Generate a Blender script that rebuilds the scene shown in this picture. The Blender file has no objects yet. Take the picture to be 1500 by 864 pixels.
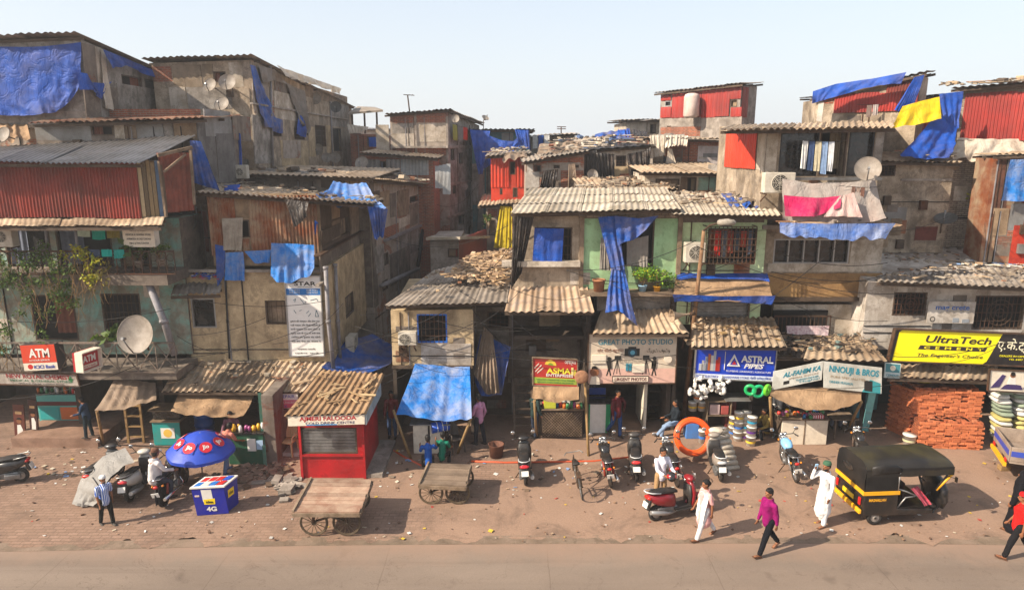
import bpy, bmesh, math, random
from mathutils import Vector, Matrix, noise as mnoise
R = math.radians
rng = random.Random(7)
sc = bpy.context.scene
COL = sc.collection

# ------------------------------------------------------------------ camera
HC, F, TH = 9.5, 1000.0, R(12.2)
CT, ST = math.cos(TH), math.sin(TH)
CAM = Vector((0, 0, HC))
def ray(px, py):
    u = (px - 750) / F; v = (432 - py) / F
    return Vector((u, CT + v*ST, -ST + v*CT))
def P(px, py, Y):
    d = ray(px, py); return CAM + d*(Y/d.y)
def G(px, py, z=0.0):
    d = ray(px, py); return CAM + d*((z-HC)/d.z)
def mpp(px, py, Y):            # metres per pixel
    return Y/ray(px, py).y/F

cam = bpy.data.cameras.new('camera'); cam_o = bpy.data.objects.new('camera', cam); COL.objects.link(cam_o)
cam.sensor_width = 36; cam.lens = 36*F/1500; cam.clip_end = 4000; cam.clip_start = .1
cam_o.location = CAM; cam_o.rotation_euler = (R(90)-TH, 0, 0)
sc.camera = cam_o

# ------------------------------------------------------------------ objects
OFF = {}
def props(o, label=None, cat=None, group=None, kind=None):
    if label: o['label'] = label
    if cat: o['category'] = cat
    if group: o['group'] = group
    if kind: o['kind'] = kind
    return o
def thing(name, label, cat, loc=(0,0,0), rz=0, group=None, world=True):
    o = bpy.data.objects.new(name, None); COL.objects.link(o)
    o.empty_display_size = .2
    o.location = loc; o.rotation_euler = (0, 0, rz)
    OFF[o] = Vector(loc) if world else Vector((0,0,0))
    return props(o, label, cat, group)
def copy_tree(o, parent=None):
    c = o.copy(); COL.objects.link(c); c.parent = parent
    OFF[c] = OFF.get(o, Vector((0,0,0)))
    for ch in list(o.children): copy_tree(ch, c)
    return c
def boxuv(me):
    uv = me.uv_layers.new(name='UVMap').data
    co = [v.co for v in me.vertices]
    for p in me.polygons:
        n = p.normal
        if abs(n.z) > .75: a, b = Vector((1,0,0)), Vector((0,1,0))
        else:
            a = Vector((-n.y, n.x, 0)); a.normalize(); b = n.cross(a)
            if b.z < 0: b = -b
        for li in p.loop_indices:
            c = co[me.loops[li].vertex_index]; uv[li].uv = (c.dot(a), c.dot(b))

class MB:
    def __init__(s): s.v = []; s.f = []; s.sm = []; s.mi = []; s.cur = 0; s.flat = True
    def add(s, vs, fs, smooth=False):
        b = len(s.v); s.v += [Vector(v) for v in vs]
        for f in fs: s.f.append([i+b for i in f]); s.sm.append(smooth); s.mi.append(s.cur)
    def hexa(s, p):   # p: bottom 4 ccw, top 4
        s.add(p, [(3,2,1,0),(4,5,6,7),(0,1,5,4),(1,2,6,5),(2,3,7,6),(3,0,4,7)])
    def box(s, c, d, m=None):
        x, y, z = d[0]/2, d[1]/2, d[2]/2
        p = [Vector(q) for q in ((-x,-y,-z),(x,-y,-z),(x,y,-z),(-x,y,-z),(-x,-y,z),(x,-y,z),(x,y,z),(-x,y,z))]
        if m is not None: p = [m @ q for q in p]
        s.hexa([q + Vector(c) for q in p])
    def bb(s, a, b): s.box([(a[i]+b[i])/2 for i in range(3)], [abs(b[i]-a[i]) for i in range(3)])
    def bar(s, a, b, w, h=None, up=(0,0,1)):   # rectangular bar from a to b
        a, b = Vector(a), Vector(b); h = h or w; d = (b-a)
        if d.length < 1e-6: return
        d.normalize(); up = Vector(up)
        if abs(d.dot(up)) > .98: up = Vector((0,1,0)) if abs(d.y) < .9 else Vector((1,0,0))
        x = d.cross(up).normalized(); y = x.cross(d)
        o = [(-1,-1),(1,-1),(1,1),(-1,1)]
        s.hexa([a + x*i*w/2 + y*j*h/2 for i,j in o] + [b + x*i*w/2 + y*j*h/2 for i,j in o])
    def quad(s, *p): s.add(p, [tuple(range(len(p)))])
    def tube(s, path, r, n=8, cap=True, smooth=True, sx=None):
        path = [Vector(p) for p in path]; k = len(path)
        rr = r if isinstance(r, (list, tuple)) else [r]*k
        t0 = (path[1]-path[0]).normalized()
        ref = Vector((0,0,1)) if abs(t0.z) < .9 else Vector((1,0,0))
        x = t0.cross(ref).normalized(); vs = []
        for i, p in enumerate(path):
            t = (path[min(i+1,k-1)] - path[max(i-1,0)]).normalized()
            x = (x - t*x.dot(t)); x.normalize(); y = t.cross(x)
            q = rr[i] if isinstance(rr[i], (tuple, list)) else (rr[i], rr[i])
            for j in range(n):
                a = 2*math.pi*j/n; vs.append(p + x*math.cos(a)*q[0] + y*math.sin(a)*q[1])
        fs = [(i*n+j, i*n+(j+1)%n, (i+1)*n+(j+1)%n, (i+1)*n+j) for i in range(k-1) for j in range(n)]
        s.add(vs, fs, smooth)
        if cap:
            b = len(s.v) - len(vs)
            s.f += [[b+j for j in range(n)][::-1], [b+(k-1)*n+j for j in range(n)]]; s.sm += [False]*2; s.mi += [s.cur]*2
    def ball(s, c, r, nu=12, nv=8, m=None):
        rx = r if isinstance(r, (tuple, list)) else (r, r, r); c = Vector(c); vs = []
        for i in range(nv+1):
            t = math.pi*i/nv
            for j in range(nu):
                a = 2*math.pi*j/nu
                q = Vector((rx[0]*math.sin(t)*math.cos(a), rx[1]*math.sin(t)*math.sin(a), rx[2]*math.cos(t)))
                vs.append(c + (m @ q if m is not None else q))
        s.add(vs, [(i*nu+j, (i+1)*nu+j, (i+1)*nu+(j+1)%nu, i*nu+(j+1)%nu) for i in range(nv) for j in range(nu)], True)
    def lathe(s, prof, c=(0,0,0), n=20, m=None, smooth=True):  # prof: (r,z)
        vs = []; c = Vector(c)
        for r, z in prof:
            for j in range(n):
                a = 2*math.pi*j/n; q = Vector((r*math.cos(a), r*math.sin(a), z)); vs.append(c + (m @ q if m is not None else q))
        s.add(vs, [(i*n+j, i*n+(j+1)%n, (i+1)*n+(j+1)%n, (i+1)*n+j) for i in range(len(prof)-1) for j in range(n)], smooth)
    def torus(s, c, R_, r, n=24, k=8, m=None):
        c = Vector(c); vs = []
        for i in range(n):
            a = 2*math.pi*i/n
            for j in range(k):
                b = 2*math.pi*j/k; q = Vector(((R_+r*math.cos(b))*math.cos(a), (R_+r*math.cos(b))*math.sin(a), r*math.sin(b)))
                vs.append(c + (m @ q if m is not None else q))
        s.add(vs, [(i*k+j, ((i+1)%n)*k+j, ((i+1)%n)*k+(j+1)%k, i*k+(j+1)%k) for i in range(n) for j in range(k)], True)
    def grid(s, fn, nu, nv, smooth=True):
        vs = [fn(i/nu, j/nv) for j in range(nv+1) for i in range(nu+1)]; w = nu+1
        s.add(vs, [(j*w+i, j*w+i+1, (j+1)*w+i+1, (j+1)*w+i) for j in range(nv) for i in range(nu)], smooth)
    def loft(s, secs, n=16, p=2.5, cap=True):   # secs: (x, zc, halfwidth, halfheight), local x forward
        vs = []
        for x, zc, hw, hh in secs:
            for j in range(n):
                a = 2*math.pi*j/n; ca, sa = math.cos(a), math.sin(a)
                vs.append(Vector((x, hw*math.copysign(abs(ca)**(2/p), ca), zc + hh*math.copysign(abs(sa)**(2/p), sa))))
        k = len(secs)
        s.add(vs, [(i*n+j, i*n+(j+1)%n, (i+1)*n+(j+1)%n, (i+1)*n+j) for i in range(k-1) for j in range(n)], True)
        if cap:
            b = len(s.v)-len(vs)
            s.f += [[b+j for j in range(n)][::-1], [b+(k-1)*n+j for j in range(n)]]; s.sm += [True]*2; s.mi += [s.cur]*2
    def prism(s, pts, d):      # pts: planar polygon of Vectors, extruded by d
        pts = [Vector(p) for p in pts]; d = Vector(d); n = len(pts)
        s.add(pts + [p + d for p in pts], [tuple(range(n))[::-1], tuple(range(n, 2*n))] + [(i, (i+1)%n, n+(i+1)%n, n+i) for i in range(n)])
    def xf(s, m): s.v = [m @ v for v in s.v]
    def build(s, name, mats, parent=None, label=None, cat=None, group=None, kind=None, uv=True, recalc=True, base=True):
        if not isinstance(mats, (list, tuple)): mats = [mats]
        me = bpy.data.meshes.new(name)
        off = OFF.get(parent, Vector((0,0,0))) if parent is not None else Vector((0,0,0))
        if parent is None and base and s.v:
            xs = [v.x for v in s.v]; ys = [v.y for v in s.v]
            off = Vector(((min(xs)+max(xs))/2, (min(ys)+max(ys))/2, min(v.z for v in s.v)))
        me.from_pydata([v-off for v in s.v], [], s.f)
        for m in mats: me.materials.append(m)
        me.polygons.foreach_set('use_smooth', s.sm); me.polygons.foreach_set('material_index', s.mi)
        if recalc:
            bm = bmesh.new(); bm.from_mesh(me); bmesh.ops.recalc_face_normals(bm, faces=bm.faces); bm.to_mesh(me); bm.free()
        if uv: boxuv(me)
        me.update()
        o = bpy.data.objects.new(name, me); COL.objects.link(o)
        if parent is not None: o.parent = parent; OFF[o] = off
        else: o.location = off; OFF[o] = off
        return props(o, label, cat, group, kind)
def bevel(o, w, seg=2):
    bm = bmesh.new(); bm.from_mesh(o.data)
    bmesh.ops.bevel(bm, geom=[e for e in bm.edges if len(e.link_faces)==2 and e.calc_face_angle(0) > .6], offset=w, segments=seg, affect='EDGES', profile=.5)
    bm.to_mesh(o.data); bm.free(); return o

# ------------------------------------------------------------------ materials
MAT = {}
def srgb(h):
    if not isinstance(h, str): return tuple(h[:3]) + (1,)
    c = [int(h[i:i+2], 16)/255 for i in (0,2,4)]
    return tuple(x/12.92 if x <= .04045 else ((x+.055)/1.055)**2.4 for x in c) + (1,)
class NT:
    def __init__(s, name):
        s.m = bpy.data.materials.new(name); s.m.use_nodes = True; s.t = s.m.node_tree
        s.b = s.t.nodes['Principled BSDF']; s.n = s.t.nodes; s.l = s.t.links
    def node(s, ty, **kw):
        n = s.n.new(ty)
        for k, v in kw.items(): setattr(n, k, v)
        return n
    def set(s, sock, v):
        if hasattr(v, 'node') or isinstance(v, bpy.types.NodeSocket): s.l.new(v, sock)
        else: sock.default_value = v
    def coord(s, scale=(1,1,1), kind='Object', loc=(0,0,0), rot=(0,0,0)):
        tc = s.node('ShaderNodeTexCoord'); mp = s.node('ShaderNodeMapping')
        s.l.new(tc.outputs[kind], mp.inputs[0]); mp.inputs['Scale'].default_value = scale; mp.inputs['Location'].default_value = loc
        mp.inputs['Rotation'].default_value = rot
        return mp.outputs[0]
    def noise(s, scale, detail=4, rough=.6, co=None, dist=0):
        n = s.node('ShaderNodeTexNoise'); n.inputs['Scale'].default_value = scale; n.inputs['Detail'].default_value = detail
        n.inputs['Roughness'].default_value = rough; n.inputs['Distortion'].default_value = dist
        if co is not None: s.l.new(co, n.inputs['Vector'])
        return n.outputs['Fac']
    def ramp(s, fac, a, b, ca=(0,0,0,1), cb=(1,1,1,1), interp='LINEAR'):
        r = s.node('ShaderNodeValToRGB'); e = r.color_ramp.elements; r.color_ramp.interpolation = interp
        e[0].position = a; e[1].position = b; e[0].color = ca; e[1].color = cb; s.l.new(fac, r.inputs[0]); return r.outputs[0]
    def mix(s, fac, a, b, mode='MIX'):
        n = s.node('ShaderNodeMix', data_type='RGBA', blend_type=mode)
        s.set(n.inputs[0], fac); s.set(n.inputs[6], a); s.set(n.inputs[7], b); return n.outputs[2]
    def math(s, op, a, b=0.0, clamp=False):
        n = s.node('ShaderNodeMath', operation=op); n.use_clamp = clamp; s.set(n.inputs[0], a); s.set(n.inputs[1], b); return n.outputs[0]
    def bump(s, h, strength=.3, dist=.02):
        n = s.node('ShaderNodeBump'); n.inputs['Strength'].default_value = strength; n.inputs['Distance'].default_value = dist
        s.l.new(h, n.inputs['Height']); s.l.new(n.outputs[0], s.b.inputs['Normal'])
    def out(s, col, rough=.8, metal=0.0, spec=.3):
        s.set(s.b.inputs['Base Color'], col); s.set(s.b.inputs['Roughness'], rough); s.set(s.b.inputs['Metallic'], metal)
        s.b.inputs['Specular IOR Level'].default_value = spec; return s.m

def surf(name, c1, c2=None, scale=2.0, rough=.85, metal=0.0, spec=.3, streak=None, samt=.6, dirt=None, damt=.5, dscale=.9,
         fine=.25, island=0.0, bumps=.35, bdist=.02, bscale=18, coat=0.0):
    """weathered surface: two tones, large dirt, vertical streaks, fine grain, random tone per loose piece"""
    if name in MAT: return MAT[name]
    t = NT(name); c1 = srgb(c1); c2 = srgb(c2) if c2 else tuple(x*.75 for x in c1[:3])+(1,)
    co = t.coord()
    col = t.mix(t.ramp(t.noise(scale, 6, .65, co), .38, .64), c1, c2)
    if any(k in name for k in ('plaster', 'wall', 'concrete', 'paint', 'whitewash', 'board')) and bumps:      # flaked skin with crisp edges
        pk = t.noise(scale*1.5, 9, .74, t.coord(loc=(3.1, 7.7, 1.3)), .3)
        col = t.mix(t.math('MULTIPLY', t.ramp(pk, .545, .575), .6), col, tuple(x*.72 for x in c2[:3])+(1,))
        col = t.mix(t.math('MULTIPLY', t.ramp(pk, .40, .425, (1,)*4, (0,0,0,1)), .4), col, tuple(min(1, x*1.18) for x in c1[:3])+(1,))
        sp = t.ramp(t.noise(bscale*.7, 6, .8, co), .62, .68); col = t.mix(t.math('MULTIPLY', sp, .45), col, tuple(x*.45 for x in c2[:3])+(1,))
    if dirt: col = t.mix(t.math('MULTIPLY', t.ramp(t.noise(dscale, 7, .68, co, .6), .46, .68), damt), col, srgb(dirt))
    if streak:
        st = t.noise(1.0, 6, .68, t.coord((2.6, 2.6, .45)), .4)
        col = t.mix(t.math('MULTIPLY', t.ramp(st, .5, .74), samt*.75), col, srgb(streak))
    if fine:
        f = t.ramp(t.noise(bscale*2.2, 5, .7, co), .25, .75, (1-fine,)*3+(1,), (1+fine*.5,)*3+(1,))
        col = t.mix(1.0, col, f, 'MULTIPLY')
    if island:
        g = t.node('ShaderNodeNewGeometry')
        r = t.ramp(g.outputs['Random Per Island'], 0, 1, (1-island,)*3+(1,), (1+island*.6,)*3+(1,))
        col = t.mix(1.0, col, r, 'MULTIPLY')
    if bumps: t.bump(t.noise(bscale, 6, .7, co), bumps, bdist)
    if coat: t.b.inputs['Coat Weight'].default_value = coat; t.b.inputs['Coat Roughness'].default_value = .08
    MAT[name] = t.out(col, rough, metal, spec); return MAT[name]
def brick(name, c1, c2, mortar, plaster=None, pamt=.5, sx=1.0, bw=.23, bh=.075, rough=.9, dirt='3a2c22', ms=.012):
    if name in MAT: return MAT[name]
    t = NT(name); co = t.coord(kind='UV'); oc = t.coord()
    b = t.node('ShaderNodeTexBrick'); t.l.new(co, b.inputs['Vector'])
    b.inputs['Color1'].default_value = srgb(c1); b.inputs['Color2'].default_value = srgb(c2); b.inputs['Mortar'].default_value = srgb(mortar)
    b.inputs['Scale'].default_value = 1; b.inputs['Brick Width'].default_value = bw; b.inputs['Row Height'].default_value = bh
    b.inputs['Mortar Size'].default_value = ms; b.inputs['Bias'].default_value = -.1
    col = t.mix(1.0, b.outputs['Color'], t.ramp(t.noise(9, 5, .7, oc), .25, .75, (.65,)*3+(1,), (1.15,)*3+(1,)), 'MULTIPLY')
    h = t.math('MULTIPLY', b.outputs['Fac'], -1.0)
    if plaster:
        k = t.ramp(t.noise(.9, 7, .62, oc, .4), .5-pamt*.28+.08, .5-pamt*.28+.12)
        pl = t.mix(t.ramp(t.noise(3, 6, .65, oc), .35, .65), srgb(plaster), tuple(x*.62 for x in srgb(plaster)[:3])+(1,))
        col = t.mix(k, col, pl)
        h = t.mix(k, h, t.noise(15, 5, .7, oc))
    col = t.mix(t.math('MULTIPLY', t.ramp(t.noise(1.0, 5, .6, t.coord((3.5,3.5,.4))), .5, .75), .6), col, srgb(dirt))
    t.bump(h, .5, .012)
    MAT[name] = t.out(col, rough); return MAT[name]
def paint(name, c, rough=.35, metal=0.0, spec=.5, coat=0.0, dirt=.25):
    if name in MAT: return MAT[name]
    t = NT(name); c = srgb(c); co = t.coord()
    d = t.math('MULTIPLY', t.ramp(t.noise(5, 6, .7, co), .45, .75), dirt)
    col = t.mix(d, c, srgb('6b5442'))
    t.b.inputs['Coat Weight'].default_value = coat
    rr = t.math('ADD', t.math('MULTIPLY', t.noise(7, 4, .6, co), .25), rough-.1)
    MAT[name] = t.out(col, rr, metal, spec); return MAT[name]
def tarpm(name, c1, c2=None, dust='a08a78', damt=.35, rough=.6, wr=.42, trans=.12):
    """woven plastic sheet: creases, dust, a little light through it"""
    if name in MAT: return MAT[name]
    t = NT(name); c1 = srgb(c1); c2 = srgb(c2) if c2 else tuple(x*.6 for x in c1[:3])+(1,)
    co = t.coord()
    col = t.mix(t.ramp(t.noise(1.6, 5, .65, co), .35, .65), c1, c2)
    d = t.math('MULTIPLY', t.ramp(t.noise(1.3, 9, .72, co, .15), .42, .66), damt)
    col = t.mix(d, col, srgb(dust))
    h = t.math('ADD', t.math('MULTIPLY', t.noise(1.0, 5, .6, t.coord((7, 7, 1.3)), 1.5), 1.4), t.math('MULTIPLY', t.ramp(t.math('ABSOLUTE', t.math('SUBTRACT', t.noise(1.7, 4, .55, co, .8), .5)), 0, .07), .8))
    t.bump(h, wr, .04)
    m = t.out(col, t.math('ADD', t.math('MULTIPLY', d, .3), rough), 0, .25)
    if trans:
        tr = t.node('ShaderNodeBsdfTranslucent'); t.l.new(col, tr.inputs[0])
        ms = t.node('ShaderNodeMixShader'); ms.inputs[0].default_value = trans
        o = [n for n in t.n if n.type == 'OUTPUT_MATERIAL'][0]
        t.l.new(t.b.outputs[0], ms.inputs[1]); t.l.new(tr.outputs[0], ms.inputs[2]); t.l.new(ms.outputs[0], o.inputs[0])
    MAT[name] = m; return m
def bits(name, cols, rough=.9):
    """each loose piece takes one colour of a list"""
    if name in MAT: return MAT[name]
    t = NT(name); g = t.node('ShaderNodeNewGeometry'); r = t.node('ShaderNodeValToRGB'); r.color_ramp.interpolation = 'CONSTANT'
    e = r.color_ramp.elements
    while len(e) < len(cols): e.new(.5)
    for i, c in enumerate(cols): e[i].position = i/len(cols); e[i].color = srgb(c)
    t.l.new(g.outputs['Random Per Island'], r.inputs[0])
    col = t.mix(1.0, r.outputs[0], t.ramp(t.noise(14, 5, .7, t.coord()), .25, .75, (.65,)*3+(1,), (1.1,)*3+(1,)), 'MULTIPLY')
    MAT[name] = t.out(col, rough); return MAT[name]
def stripes(name, c1, c2, sx, axis=0, duty=.5, rough=.85):
    if name in MAT: return MAT[name]
    t = NT(name); tc = t.node('ShaderNodeTexCoord'); s = t.node('ShaderNodeSeparateXYZ'); t.l.new(tc.outputs['Object'], s.inputs[0])
    fr = t.math('FRACT', t.math('MULTIPLY', s.outputs[axis], sx)); k = t.math('LESS_THAN', fr, duty)
    MAT[name] = t.out(t.mix(k, srgb(c1), srgb(c2)), rough); return MAT[name]

# plaster, concrete, brick
m_plaster = surf('plaster_grey_brown', 'b3a18b', '887661', 1.6, streak='3d342c', samt=.75, dirt='4d4238', damt=.65, fine=.35)
m_plaster_y = surf('plaster_yellow_ochre', 'c9b08a', 'a38d6c', 1.3, streak='6a5540', samt=.55, dirt='6f5d48', damt=.6, fine=.25)
m_plaster_l = surf('plaster_pale', 'c8bbab', 'a2937f', 1.4, streak='4f4235', samt=.65, dirt='66553f', damt=.55)
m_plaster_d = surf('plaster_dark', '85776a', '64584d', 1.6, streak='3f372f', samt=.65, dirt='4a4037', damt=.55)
m_plaster_g = surf('plaster_grey', 'a39a90', '776e64', 1.7, streak='2b2521', samt=.7, dirt='494038', damt=.6)
m_mint = surf('mint_wall_paint', 'a3c596', '8fb081', 1.0, streak='6f7a58', samt=.45, dirt='7f7a5a', damt=.45, fine=.12, bumps=.15)
m_pmint = surf('pale_mint_paint', 'c3d3a8', 'aabf8f', 1.2, streak='7d7a58', samt=.5, dirt='8f8460', damt=.5, fine=.12, bumps=.15)
m_aqua = surf('aqua_flaking_paint', '7aa79a', '9c8f7c', 1.3, streak='4b4238', samt=.7, dirt='75695a', damt=.95, dscale=1.5)
m_wwash = surf('old_whitewash', 'c8beb2', '9f9284', 1.2, streak='5a4a3b', samt=.6, dirt='7a6753', damt=.55)
m_ochre = surf('ochre_stained_wall', 'a98454', '8d6a44', .9, streak='5e4226', samt=.5, dirt='5b4632', damt=.6)
m_brick = brick('brick_wall_red', 'a3563a', '7d4530', '8f7a68')
m_brickp = brick('brick_wall_half_plastered', '9f5e44', '7c4a36', '93806d', plaster='a8998a', pamt=.6)
m_brickg = brick('brick_wall_whitewashed', 'a0907e', '857563', '6a5b4d', plaster='8f8070', pamt=.12)
m_brickd = brick('brick_wall_sooty', '86564433'[:6] if False else '865644', '6a4436', '6b5c50', plaster='7d7064', pamt=.55)
m_concrete = surf('weathered_concrete', 'a3978b', '82776c', 2.2, streak='40372f', samt=.5, dirt='54483d', damt=.5)
m_dark = surf('dark_interior', '1c1714', '100d0b', 2, fine=0, bumps=0)  # near-black colour stands in for the shade inside rooms and hollows
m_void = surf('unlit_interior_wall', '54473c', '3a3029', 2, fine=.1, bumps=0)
# sheets
m_asb = surf('asbestos_sheet', 'b8ab99', '978a74', 1.5, rough=.9, dirt='85725d', damt=.5, fine=.25, island=.28, bumps=.2)
m_asb_d = surf('asbestos_sheet_old', 'a09385', '7d7063', 1.6, rough=.92, dirt='5a4d40', damt=.6, fine=.3, island=.35, bumps=.25)
m_asb_r = surf('cement_sheet_dusty', 'b8a288', '957c62', 1.6, rough=.92, dirt='5f4a37', damt=.6, fine=.25, island=.35, bumps=.25)
m_zinc = surf('zinc_sheet', '918d8b', '716d6a', 1.2, rough=.5, metal=.35, dirt='6f5d4e', damt=.45, island=.25, bumps=.1)
m_rust = surf('rusty_sheet', 'a08a70', '8a4a26', 1.5, rough=.75, metal=.15, dirt='74351a', damt=.85, dscale=1.2, streak='5f2c16', samt=.6, island=.4, bumps=.2)
m_red = surf('red_profiled_sheet', '9e2a21', '80231c', .8, rough=.5, spec=.4, streak='5d1f18', samt=.4, dirt='7a4034', damt=.3, fine=.12, island=.14, bumps=.08)
m_redd = surf('faded_red_sheet', '8a3327', '69261d', .9, rough=.6, streak='47201a', samt=.55, dirt='5d3a30', damt=.5, fine=.15, island=.2, bumps=.1)
m_orange = surf('orange_red_sheet', 'cc412a', 'aa3320', .8, rough=.5, streak='7d2417', samt=.4, dirt='8a4a36', damt=.3, fine=.12, island=.16, bumps=.08)
m_tin = surf('tin_patch', '8d8b88', '6c6863', 1.2, rough=.55, metal=.3, dirt='6b5646', damt=.6, island=.3, bumps=.15)
m_ply = surf('plywood_patch', '9c8468', '7a634c', 2.2, rough=.85, streak='3d2d20', samt=.5, island=.35)
m_wood = surf('old_wood', '8d7863', '6a5743', 3.0, rough=.85, dirt='3c2f24', damt=.5, island=.35, bumps=.3)
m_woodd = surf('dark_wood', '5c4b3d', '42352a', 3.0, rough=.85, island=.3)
m_bamboo = surf('bamboo', '9c7d52', '7a5e3b', 3.0, rough=.7, island=.25)
# plastics and metals
m_blue = tarpm('blue_tarpaulin', '044aa8', '043680', damt=.15)
m_blued = tarpm('blue_tarpaulin_dusty', '0e4fa4', '0a387a', dust='8f8078', damt=.6)
m_blueb = tarpm('blue_tarpaulin_sunlit', '2479c6', '1761ae', dust='b0aca8', damt=.6, wr=.4)
m_grytarp = tarpm('grey_brown_sheet', '8a7664', '6d5a4a', dust='a38d76', damt=.5, rough=.6)
m_blktarp = tarpm('black_plastic_sheet', '2c2826', '1b1817', dust='6b5b4f', damt=.5, rough=.35)
m_whtarp = tarpm('white_plastic_sheet', 'cfc3b2', 'b3a48f', dust='8a735c', damt=.5, rough=.55)
m_yeltarp = tarpm('yellow_sheet', 'e8c414', 'cfa80c', dust='a38a4a', damt=.2, rough=.5)
m_yelcloth = tarpm('mustard_cloth', 'b9a112', '9a840c', dust='7a6a2a', damt=.3, rough=.8, wr=.3)
m_tan = tarpm('tan_canvas', 'a98a6a', '8c6f53', dust='6f573f', damt=.4, rough=.85, wr=.4)
m_greycloth = tarpm('grey_cloth', '8f8880', '6f6861', damt=.35, rough=.9, wr=.3)
m_steel = surf('galvanised_steel', '8f8e8c', '6f6d6a', 3, rough=.45, metal=.6, dirt='5c4a3c', damt=.4, bumps=.05)
m_iron = surf('rusty_iron', '54402f', '3b2b20', 4, rough=.8, metal=.2, dirt='6b3a22', damt=.5, bumps=.1)
m_blackm = paint('black_metal', '141312', .4, .3)
m_pvc = surf('grey_pvc_pipe', '8e8a8c', '77716f', 3, rough=.5, dirt='5f5146', damt=.4, bumps=0)
m_dish = surf('dish_grey', '958b80', '7b7166', 3, rough=.6, dirt='71604f', damt=.5, bumps=0)
m_dishd = surf('dish_dark', '55534f', '42403d', 3, rough=.6, bumps=0)
m_acw = surf('air_conditioner_casing', 'c9c0b0', 'aea391', 3, rough=.5, dirt='80705d', damt=.45, streak='6d5d4a', samt=.4, bumps=0)
m_glass = paint('dark_glass', '1a1c1c', .12, 0, .6, dirt=.35)
m_rubber = surf('tyre_rubber', '221f1d', '2f2a26', 6, rough=.85, dirt='5b4a3c', damt=.35, bumps=.1)
m_chrome = paint('chrome', 'c9c7c4', .18, .9, .5, dirt=.25)
m_alu = paint('aluminium', '9d9b98', .4, .7, .5, dirt=.3)
m_rope = surf('cable_black', '1d1a18', '2a2522', 4, rough=.7, bumps=0)
m_white = paint('white_paint', 'd9d4ca', .5, dirt=.2)
m_cream = paint('cream_board', 'd8cbb6', .6, dirt=.35)
m_ink = paint('black_ink', '17140f', .6, dirt=.1)
m_skin = surf('brown_skin', '8a5a3c', '7a4d33', 4, rough=.6, fine=.05, bumps=0)
m_hair = surf('black_hair', '15110f', '1d1815', 8, rough=.6, bumps=.2)
m_rub = bits('rubble_mix', ['8a7a68','6f5f4f','a3937e','b59a7a','5b4c3f','9a6a4d','a39684','7c6b59','52473c','a88f74','8a7a68','8f8373'])
m_lit = bits('litter_mix', ['d8d4cc','c9c4ba','e4e0d8','b8a890','cfd4d8','d8d4cc','b5453a','c9a63a','e0dcd4','7d92b5','c4b8a4','9c9284'])
m_dirtp = surf('dusty_soil', '8f6a50', '765641', 2, dirt='5a4232', damt=.5)
def col(c, rough=.6, dirt=.2, metal=0.0, coat=0.0):
    return paint('paint_'+c+('_%d' % int(rough*100)), c, rough, metal, .4, coat, dirt)
def cloth(c):
    return surf('cloth_'+c, c, None, 6, rough=.9, spec=.15, fine=.12, bumps=.4, bdist=.015, bscale=9)
# ------------------------------------------------------------------ building kit
def lerp(a, b, t): return a + (b-a)*t
def pl_at(pts, t):
    if len(pts) == 1: return pts[0]
    x = t*(len(pts)-1); i = min(int(x), len(pts)-2); return pts[i].lerp(pts[i+1], x-i)
def PP(*pts): return [P(*p) for p in pts]

class Fac:
    """vertical wall plane through two points; s runs along it, off towards the street"""
    def __init__(s, A, B):
        s.o = Vector((A.x, A.y, 0)); d = Vector((B.x-A.x, B.y-A.y, 0)); s.L = d.length; s.d = d.normalized()
        s.n = Vector((s.d.y, -s.d.x, 0))
    def hit(s, px, py, off=0.0):
        r = ray(px, py); t = (s.o + s.n*off - CAM).dot(s.n)/r.dot(s.n); return CAM + r*t
    def sz(s, px, py, off=0.0):
        p = s.hit(px, py, off); return (p-s.o).dot(s.d), p.z
    def pt(s, a, z, off=0.0): return s.o + s.d*a + s.n*off + Vector((0,0,z))
    def rect(s, x0, y0, x1, y1, off=0.0):
        a, b, c, d = s.sz(x0,y0,off), s.sz(x1,y0,off), s.sz(x0,y1,off), s.sz(x1,y1,off)
        return (a[0]+c[0])/2, (c[1]+d[1])/2, (b[0]+d[0])/2, (a[1]+b[1])/2      # s0,z0,s1,z1
    def box(s, mb, s0, z0, s1, z1, o0, o1):
        mb.hexa([s.pt(s0,z0,o1), s.pt(s1,z0,o1), s.pt(s1,z0,o0), s.pt(s0,z0,o0), s.pt(s0,z1,o1), s.pt(s1,z1,o1), s.pt(s1,z1,o0), s.pt(s0,z1,o0)])

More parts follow.
